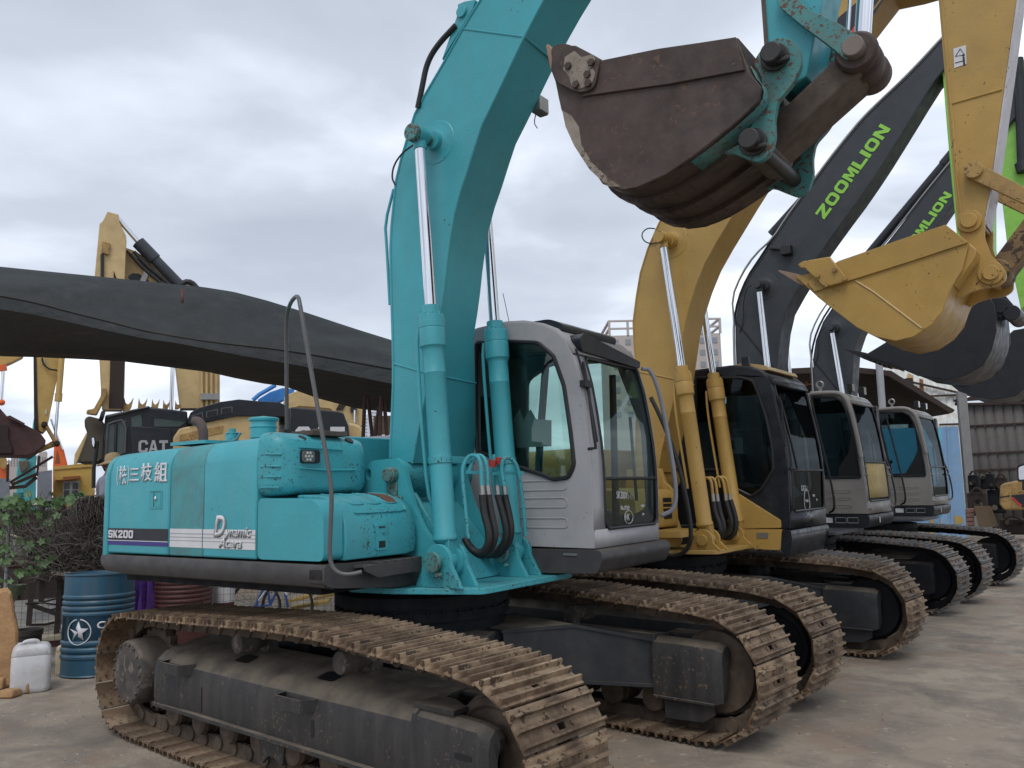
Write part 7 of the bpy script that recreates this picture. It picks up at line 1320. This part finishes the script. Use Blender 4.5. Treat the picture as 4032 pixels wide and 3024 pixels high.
bx=BG('black_box',9.8,198,'black plastic box hanging on the top pipe of the fence','box',ang=0); bx.slab('box_body',L(kc,[(535,1085),(765,1050),(768,1140),(548,1160)]),'black',-.08,.16,bevel=.01)
# vine
vn=BG('vine',9.8,120,'green lobed vine climbing over the wire mesh fence','vine',ang=0); m=vn.mb()
def leaf(m,c,r_,tx,tz,roll):
    pts=[];n_=5
    for i in range(15):
        a=2*PI*i/15+roll; k=(1,.52,.78)[i%3] if i else 1; pts.append((k*math.cos(a),k*math.sin(a)))
    ux=V((math.cos(tx),math.sin(tx),math.sin(tz)*.3)).normalized(); nz=V((math.sin(tz)*.4,-1 if math.cos(tz)>0 else -.6,math.sin(tz))).normalized(); uz=nz.cross(ux).normalized(); ux=uz.cross(nz).normalized()
    vs=[c+ux*(x*r_)+uz*(z*r_)+nz*(.12*r_*(x*x+z*z)) for x,z in pts]; m.add([c-nz*.1*r_]+vs,[(0,1+i,1+(i+1)%15) for i in range(15)])
def cluster(px,py,sx,sy,n_,rs=(.03,.068)):
    for _ in range(int(n_*.42)):
        q=(px+random.gauss(0,sx),py+random.gauss(0,sy)); leaf(m,vn.p(*q,random.uniform(-.22,.06)),random.uniform(*rs),random.uniform(-.8,.8),random.uniform(-.9,.9),random.uniform(0,6))
for a in ((40,1990,70,14,90),(150,1978,80,12,70),(270,1965,60,10,34),(0,2080,30,45,46),(20,2150,28,30,26),(60,2040,40,22,36),(170,2050,14,28,14),(178,2105,12,22,10),(120,2165,18,16,12),(150,2215,20,16,16),(118,2250,26,22,18),(30,2300,24,14,12),(200,2200,14,10,5),(340,2090,22,12,5),(90,2235,25,18,9),(10,2200,22,16,10),(330,1955,20,6,10),(220,2020,40,14,14)): cluster(*a)
m.build('foliage','leaf',vn.root,ang=80)
m=vn.mb()
for _ in range(16):
    a=(random.uniform(-20,230),random.uniform(1985,2020)); q=[a]
    for k in range(6): a=(a[0]+random.gauss(4,16),a[1]+random.uniform(25,60)); q.append(a)
    m.tube([vn.p(*b,random.uniform(-.1,.03)) for b in q],.004,4,1)
m.build('stem','stem_green',vn.root)
# dry brush
db=BG('dry_brush',9.7,300,'tangled heap of dry grey brushwood piled against the mesh fence','brushwood',ang=0); m=db.mb()
for k in range(1100):
    px=random.triangular(120,440,360); top=1965 if px>270 else 2030; py=random.triangular(top,2290,2080); L_=random.uniform(25,95); a=random.uniform(0,PI) if random.random()<.6 else random.uniform(.3,1.3); y=random.uniform(-.25,.35); q=[(px,py)]; 
    for j in range(4): a+=random.gauss(0,.45); px+=math.cos(a)*L_/4; py-=math.sin(a)*L_/4; q.append((px,py))
    m.tube([db.p(*b,y) for b in q],random.uniform(.002,.005),3)
for k in range(260):
    px=random.uniform(-20,260); py=random.uniform(2010,2290); L_=random.uniform(40,130); a=random.uniform(0,PI); y=random.uniform(-.1,.3); q=[(px,py)]
    for j in range(4): a+=random.gauss(0,.4); px+=math.cos(a)*L_/4; py-=math.sin(a)*L_/4; q.append((px,py))
    m.tube([db.p(*b,y) for b in q],random.uniform(.002,.004),3)
for k in range(800):                                   # hanging dry fibres near the person
    px=random.uniform(300,425); py=random.uniform(1948,1985)+max(0,(350-px)*.25); q=[(px,py),(px+random.gauss(0,6),py+random.uniform(12,30)),(px+random.gauss(0,9),py+random.uniform(35,75))]; m.tube([db.p(*b,random.uniform(-.32,.0)) for b in q],.003,3)
m.build('twigs','twig',db.root); m=db.mb()
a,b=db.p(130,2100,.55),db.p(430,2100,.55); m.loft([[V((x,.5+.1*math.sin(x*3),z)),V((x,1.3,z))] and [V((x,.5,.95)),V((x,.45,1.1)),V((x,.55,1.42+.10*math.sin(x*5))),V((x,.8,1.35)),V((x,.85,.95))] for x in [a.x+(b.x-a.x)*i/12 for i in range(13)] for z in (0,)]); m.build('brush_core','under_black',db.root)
# benches and clutter behind the fence
st=BG('metal_stand',10.8,200,'dark metal stand with trays behind the mesh fence','stand')
for q in ([(300,455),(268,860)],[(560,440),(525,980)],[(395,440),(385,640)]): st.tube('stand_leg',L(kf,q),.045,'rust_dark',0,n=4)
st.tube('stand_rail',L(kf,[(290,670),(560,760)]),.035,'rust_dark',0,n=4); st.tube('stand_rail',L(kf,[(270,855),(430,850),(570,815)]),.02,'rust_dark',.1,n=4)
st.slab('tray',L(kf,[(330,420),(420,360),(800,350),(810,400),(690,435),(560,440)]),'rust_dark',-.1,.5); st.slab('plate',L(kf,[(470,380),(480,355),(660,362),(665,385),(600,400)]),'plastic_cream',-.14,.3); 
m=st.mb(); c=st.p(*kf(480,640),.1); m.tube([c+V((.28*math.cos(R(a)),.25*math.sin(R(a)),.03*math.sin(R(a*2)))) for a in range(0,361,15)],.012,6); m.tube([c+V((-.02+.22*math.cos(R(a)),.0,.12+.22*math.sin(R(a)))) for a in range(0,361,15)],.012,6); m.build('hose_coil','rubber',st.root)
tb=BG('yellow_table',11.5,330,'low table with a worn yellow edge behind the fence','table'); tb.slab('tabletop',L(kf,[(430,115),(600,112),(1000,125),(1000,160),(700,160),(500,140)]),'wood_yellow',-.1,.8); tb.slab('table_leg',L(kf,[(740,160),(770,160),(768,240),(742,240)]),'wood_yellow',0,.08); tb.slab('table_leg',L(kf,[(800,140),(820,140),(815,410),(795,410)]),'scrap_brown',-.1,.08)
for px,py,w,hh,mt,lb,ct in ((255,2235,48,60,'pot_clay','clay pot under the yellow table','plant pot'),(62,2330,80,42,'pot_green','green bowl among the vine leaves at the left','bowl')):
    b=BG('plant_pot',11.2,px,lb,ct,zb=0); c=b.p(px,py); s=11.2/FL; m=b.mb(); m.lathe([(0,w*s*.32),(hh*s,w*s*.5),(hh*s,w*s*.44),(.02,.02)],(c.x,.2,c.z-hh*s/2),(0,0,1),24); m.build('pot_body',mt,b.root)
jr=BG('glass_jar',11.0,322,'glass jar with blue lid on the bench behind the fence','jar'); c=jr.p(320,2245); m=jr.mb(); m.lathe([(0,.09),(.15,.10),(.17,.07)],(c.x,.1,c.z),(0,0,1),18); o=m.build('jar_body','jar_green',jr.root); m=jr.mb(); m.cyl((c.x,.1,c.z+.17),(c.x,.1,c.z+.21),.07,n=16); m.build('jar_lid','blue',jr.root)
tk=BG('fallen_trunk',11.6,90,'grey weathered trunk lying behind the vine','log'); m=tk.mb(); m.tube([tk.p(20,2150,.1),tk.p(80,2165,.1),tk.p(150,2205,.1)],lambda t:.12-.04*t,10); m.tube([tk.p(120,2190,.1),tk.p(112,2240,.1)],.07,8); m.build('trunk','wall_grey2',tk.root)
bn=BG('bench',11.4,60,'stack of worn planks behind the vine at the left','planks')
for i in range(5): bn.slab('plank',L(kf,[(60-i*10,255+i*17),(300,262+i*15),(300,273+i*15),(60-i*10,268+i*17)]),'wood',.1*i,.7)
sl=BG('paving_slab',11.5,180,'pale concrete step behind the mesh fence','step'); m=sl.mb(); a,b=sl.p(30,2400),sl.p(240,2400); m.box(a.x,b.x,-.1,3.2,0,.16); m.build('step_body','plastic_grey',sl.root,bevel=.02)
wr=BG('red_board',10.6,185,'white board edged with dark red on the ground behind the mesh fence','board'); wr.slab('board',L(kf,[(365,985),(570,950),(572,995),(365,1010)]),'plastic_cream',0,.5); wr.slab('board_edge',L(kf,[(365,1010),(572,995),(580,1060),(560,1085),(380,1030)]),'drum_red',.02,.1)
wb=BG('white_clutter',12.5,30,'white crate edge behind the vine','crate')
wb.slab('crate_side',L(kf,[(0,0),(120,15),(190,40),(110,42),(0,20)]),'plastic_cream',0,.3); 
# person in a straw hat behind the counterweight
pd=10.9; ps=BG('person',pd,428,'person in a brown straw hat and grey shirt behind the turquoise counterweight','person'); c=ps.p(432,1900)
x=c.x; zb=ps.p(432,1960).z-.55; zs=lambda py: ps.p(432,py).z
hip=V((x+.02,.05,zs(1985))); ches=V((x-.02,.05,zs(1895))); neck=V((x+.01,.03,zs(1858))); head=V((x+.03,.0,zs(1832))); top=V((x+.04,0,zs(1812)))
def skinned(name,verts,edges,rad,mat,parent,xf):
    me=bpy.data.meshes.new(name); me.from_pydata([tuple(xf@V(v)) for v in verts],edges,[]); ob=bpy.data.objects.new(name,me); S.collection.objects.link(ob); ob.parent=parent
    ob.modifiers.new('k','SKIN'); 
    for i,rr in enumerate(rad): me.skin_vertices[0].data[i].radius=(rr,rr)
    me.skin_vertices[0].data[0].use_root=True; ss=ob.modifiers.new('u','SUBSURF'); ss.levels=2; ss.render_levels=2; ob.modifiers['k'].use_smooth_shade=True; me.materials.append(MT[mat]); return ob
H_=hip.z; fl=.0; kn=H_*.52
vb=[hip,ches,neck,head,top,(ches.x-.02,-.17,ches.z-.02),(ches.x-.04,-.24,ches.z-.28),(ches.x-.10,-.22,ches.z-.50),(ches.x+.05,.24,ches.z-.02),(ches.x+.02,.30,ches.z-.28),(ches.x-.04,.28,ches.z-.50),(hip.x,-.10,H_-.1),(hip.x-.03,-.11,kn),(hip.x,-.12,.08),(hip.x-.16,-.12,.05),(hip.x,.17,H_-.1),(hip.x+.05,.18,kn),(hip.x+.10,.18,.08),(hip.x-.06,.18,.05)]
eb=[(0,1),(1,2),(2,3),(3,4),(1,5),(5,6),(6,7),(1,8),(8,9),(9,10),(0,11),(11,12),(12,13),(13,14),(0,15),(15,16),(16,17),(17,18)]
body=skinned('body',vb,eb,[.15,.17,.06,.095,.085,.075,.05,.035,.075,.05,.035,.09,.065,.045,.035,.09,.065,.045,.035],'skin',ps.root,ps.T)
for hx_,hy_,hz_ in ((ches.x-.10,-.22,ches.z-.50),(ches.x-.04,.28,ches.z-.50)):
    for k,(dy,ln) in enumerate(((-.03,.07),(-.01,.085),(.01,.08),(.03,.06))): 
        m=ps.mb(); m.tube([(hx_-.03,hy_+dy,hz_),(hx_-.07,hy_+dy,hz_-.01),(hx_-.07-ln*.6,hy_+dy,hz_-.04)],lambda t:.010-.002*t,7,1); m.build('finger','skin',body)
    m=ps.mb(); m.tube([(hx_,hy_-.035,hz_),(hx_-.04,hy_-.05,hz_-.03)],.010,7); m.build('thumb','skin',body)
    m=ps.mb(); m.ball((hx_-.03,hy_,hz_),.045,6,(1,.9,.45)); m.build('palm','skin',body)
# face turned away to the left: nose, ear
m=ps.mb(); m.tube([head+V((-.085,0,.02)),head+V((-.115,0,-.015)),head+V((-.09,0,-.03))],.014,6); m.build('nose','skin',body); m=ps.mb(); m.ball(head+V((0,-.095,0)),.03,6,(.7,.3,1)); m.build('ear','skin',body)
sh_=skinned('shirt',[hip+V((0,0,.0)),hip+V((0,0,.16)),ches,neck+V((0,0,-.05)),V(vb[5]),V(vb[6]),V(vb[7])*.25+V(vb[6])*.75,V(vb[8]),V(vb[9]),V(vb[10])*.25+V(vb[9])*.75],[(0,1),(1,2),(2,3),(2,4),(4,5),(5,6),(2,7),(7,8),(8,9)],[.175,.18,.20,.09,.10,.07,.065,.10,.07,.065],'shirt',ps.root,ps.T)
tr_=skinned('trousers',[hip+V((0,0,.04)),V(vb[11]),V(vb[12]),V(vb[13]),V(vb[15]),V(vb[16]),V(vb[17])],[(0,1),(1,2),(2,3),(0,4),(4,5),(5,6)],[.17,.11,.085,.075,.11,.085,.075],'trousers',ps.root,ps.T)
m=ps.mb(); ht=top+V((-.01,0,.0)); ax=V((-.16,0,1)); m.lathe([(-.045,.20),(-.035,.205),(-.01,.12),(.0,.10),(.05,.095),(.085,.075),(.10,.03),(.102,0)],ht,ax,28); m.build('straw_hat','straw',ps.root)

random.seed(9)
for k in range(16):
    px=-40+k*29+random.uniform(-8,8); py=2075+random.uniform(-35,70); w=random.uniform(30,75); hh=random.uniform(25,60); D_=13+random.uniform(0,1.5); s=D_/FL
    t=BG('scrap_part',D_,px,'rusty machine part in the scrap heap behind the mesh fence','scrap','rusty parts heaped behind the mesh fence'); c=t.p(px,py); m=t.mb(); W_,H_=w*s,hh*s
    if k%3==0: m.cyl((c.x-W_/2,.1,c.z),(c.x+W_/2,.25,c.z+random.uniform(-.1,.1)),H_/2.2,n=16)
    elif k%3==1: m.prism(rpoly([(c.x-W_/2,c.z-H_/2),(c.x+W_/2,c.z-H_/3),(c.x+W_/3,c.z+H_/2),(c.x-W_/3,c.z+H_/3)],.04),0,.4)
    else: m.lathe([(0,.05),(.0,H_*.6),(.12,H_*.62),(.12,H_*.3),(.2,H_*.3),(.2,0)],(c.x,0,c.z),(.2,-1,.1),20)
    m.build('casing',('scrap_brown','tan_dark','wall_grey2','rust_dark','maroon')[k%5],t.root,bevel=.015)
t=BG('scrap_rack',14.8,200,'long dark rack of scrap standing behind the mesh fence','rack',ang=0); a,b=t.p(-80,2000),t.p(420,2000); m=t.mb(); m.box(a.x,b.x,0,.7,0,t.p(200,2010).z); m.build('rack_body','scrap_brown',t.root)
for i in range(7): x=a.x+(b.x-a.x)*i/6; m=t.mb(); m.box(x-.03,x+.03,-.06,0,0,t.p(200,1990).z); m.build('rack_post','rust_dark',t.root)
# ground
def concrete():
    m,nt,b=newmat('yard_concrete'); tc=N(nt,'ShaderNodeTexCoord'); co=tc.outputs['Object']
    a=noise(nt,.55,7,.6,co,.4); r=ramp(nt,a.outputs[0],(.25,(.22,.18,.138)),(.5,(.305,.257,.198)),(.72,(.39,.34,.27)))
    d=noise(nt,1.7,9,.7,co,.3); rd=ramp(nt,d.outputs[0],(.44,0),(.58,.85)); c=mix(nt,rd.outputs[0],r.outputs[0],(.20,.168,.135))
    st=noise(nt,.9,5,.6,co); rs=ramp(nt,st.outputs[0],(.52,0),(.60,.55)); c=mix(nt,rs.outputs[0],c,(.26,.18,.125))
    w=noise(nt,9,6,.7,co,.5); rw=ramp(nt,w.outputs[0],(.60,0),(.68,.7)); c=mix(nt,rw.outputs[0],c,(.43,.39,.33))
    mp=N(nt,'ShaderNodeMapping'); mp.inputs['Scale'].default_value=(3,14,1); mp.inputs['Rotation'].default_value=(0,0,.6); nt.links.new(co,mp.inputs[0])
    sc=noise(nt,2.2,6,.7,mp.outputs[0]); rsc=ramp(nt,sc.outputs[0],(.63,0),(.67,.8)); c=mix(nt,rsc.outputs[0],c,(.50,.47,.42))
    dk=noise(nt,1.3,3,.5,co,.8); rk=ramp(nt,dk.outputs[0],(.56,0),(.72,.6)); c=mix(nt,rk.outputs[0],c,(.115,.10,.088))
    nt.links.new(c,b.inputs['Base Color']); b.inputs['Roughness'].default_value=.85
    bp=N(nt,'ShaderNodeBump'); bp.inputs['Strength'].default_value=.7; bp.inputs['Distance'].default_value=.03; nb=noise(nt,9,12,.75,co); nt.links.new(nb.outputs[0],bp.inputs['Height']); nt.links.new(bp.outputs[0],b.inputs['Normal']); MT['yard_concrete']=m
concrete()
mb=MB(); mb.sheet([[V((x,y,-.004)) for x in (-800,800)] for y in (-800,800)]); g=mb.build('ground','yard_concrete'); tag(g,kind='structure')

random.seed(21); m=MB()
for k in range(160):
    px=random.uniform(-100,4100); py=random.triangular(2480,3300,2900)
    P=gz(px,py,0); s=random.uniform(.002,.007)*(1.6 if random.random()<.06 else 1); m.hexa([P+V((math.cos(a)*s*random.uniform(.7,1.3),math.sin(a)*s*random.uniform(.7,1.3),z)) for z in (-.002,s*.7) for a in (.4,2,3.6,5.2)])
g=m.build('gravel','pebble'); tag(g,kind='stuff')
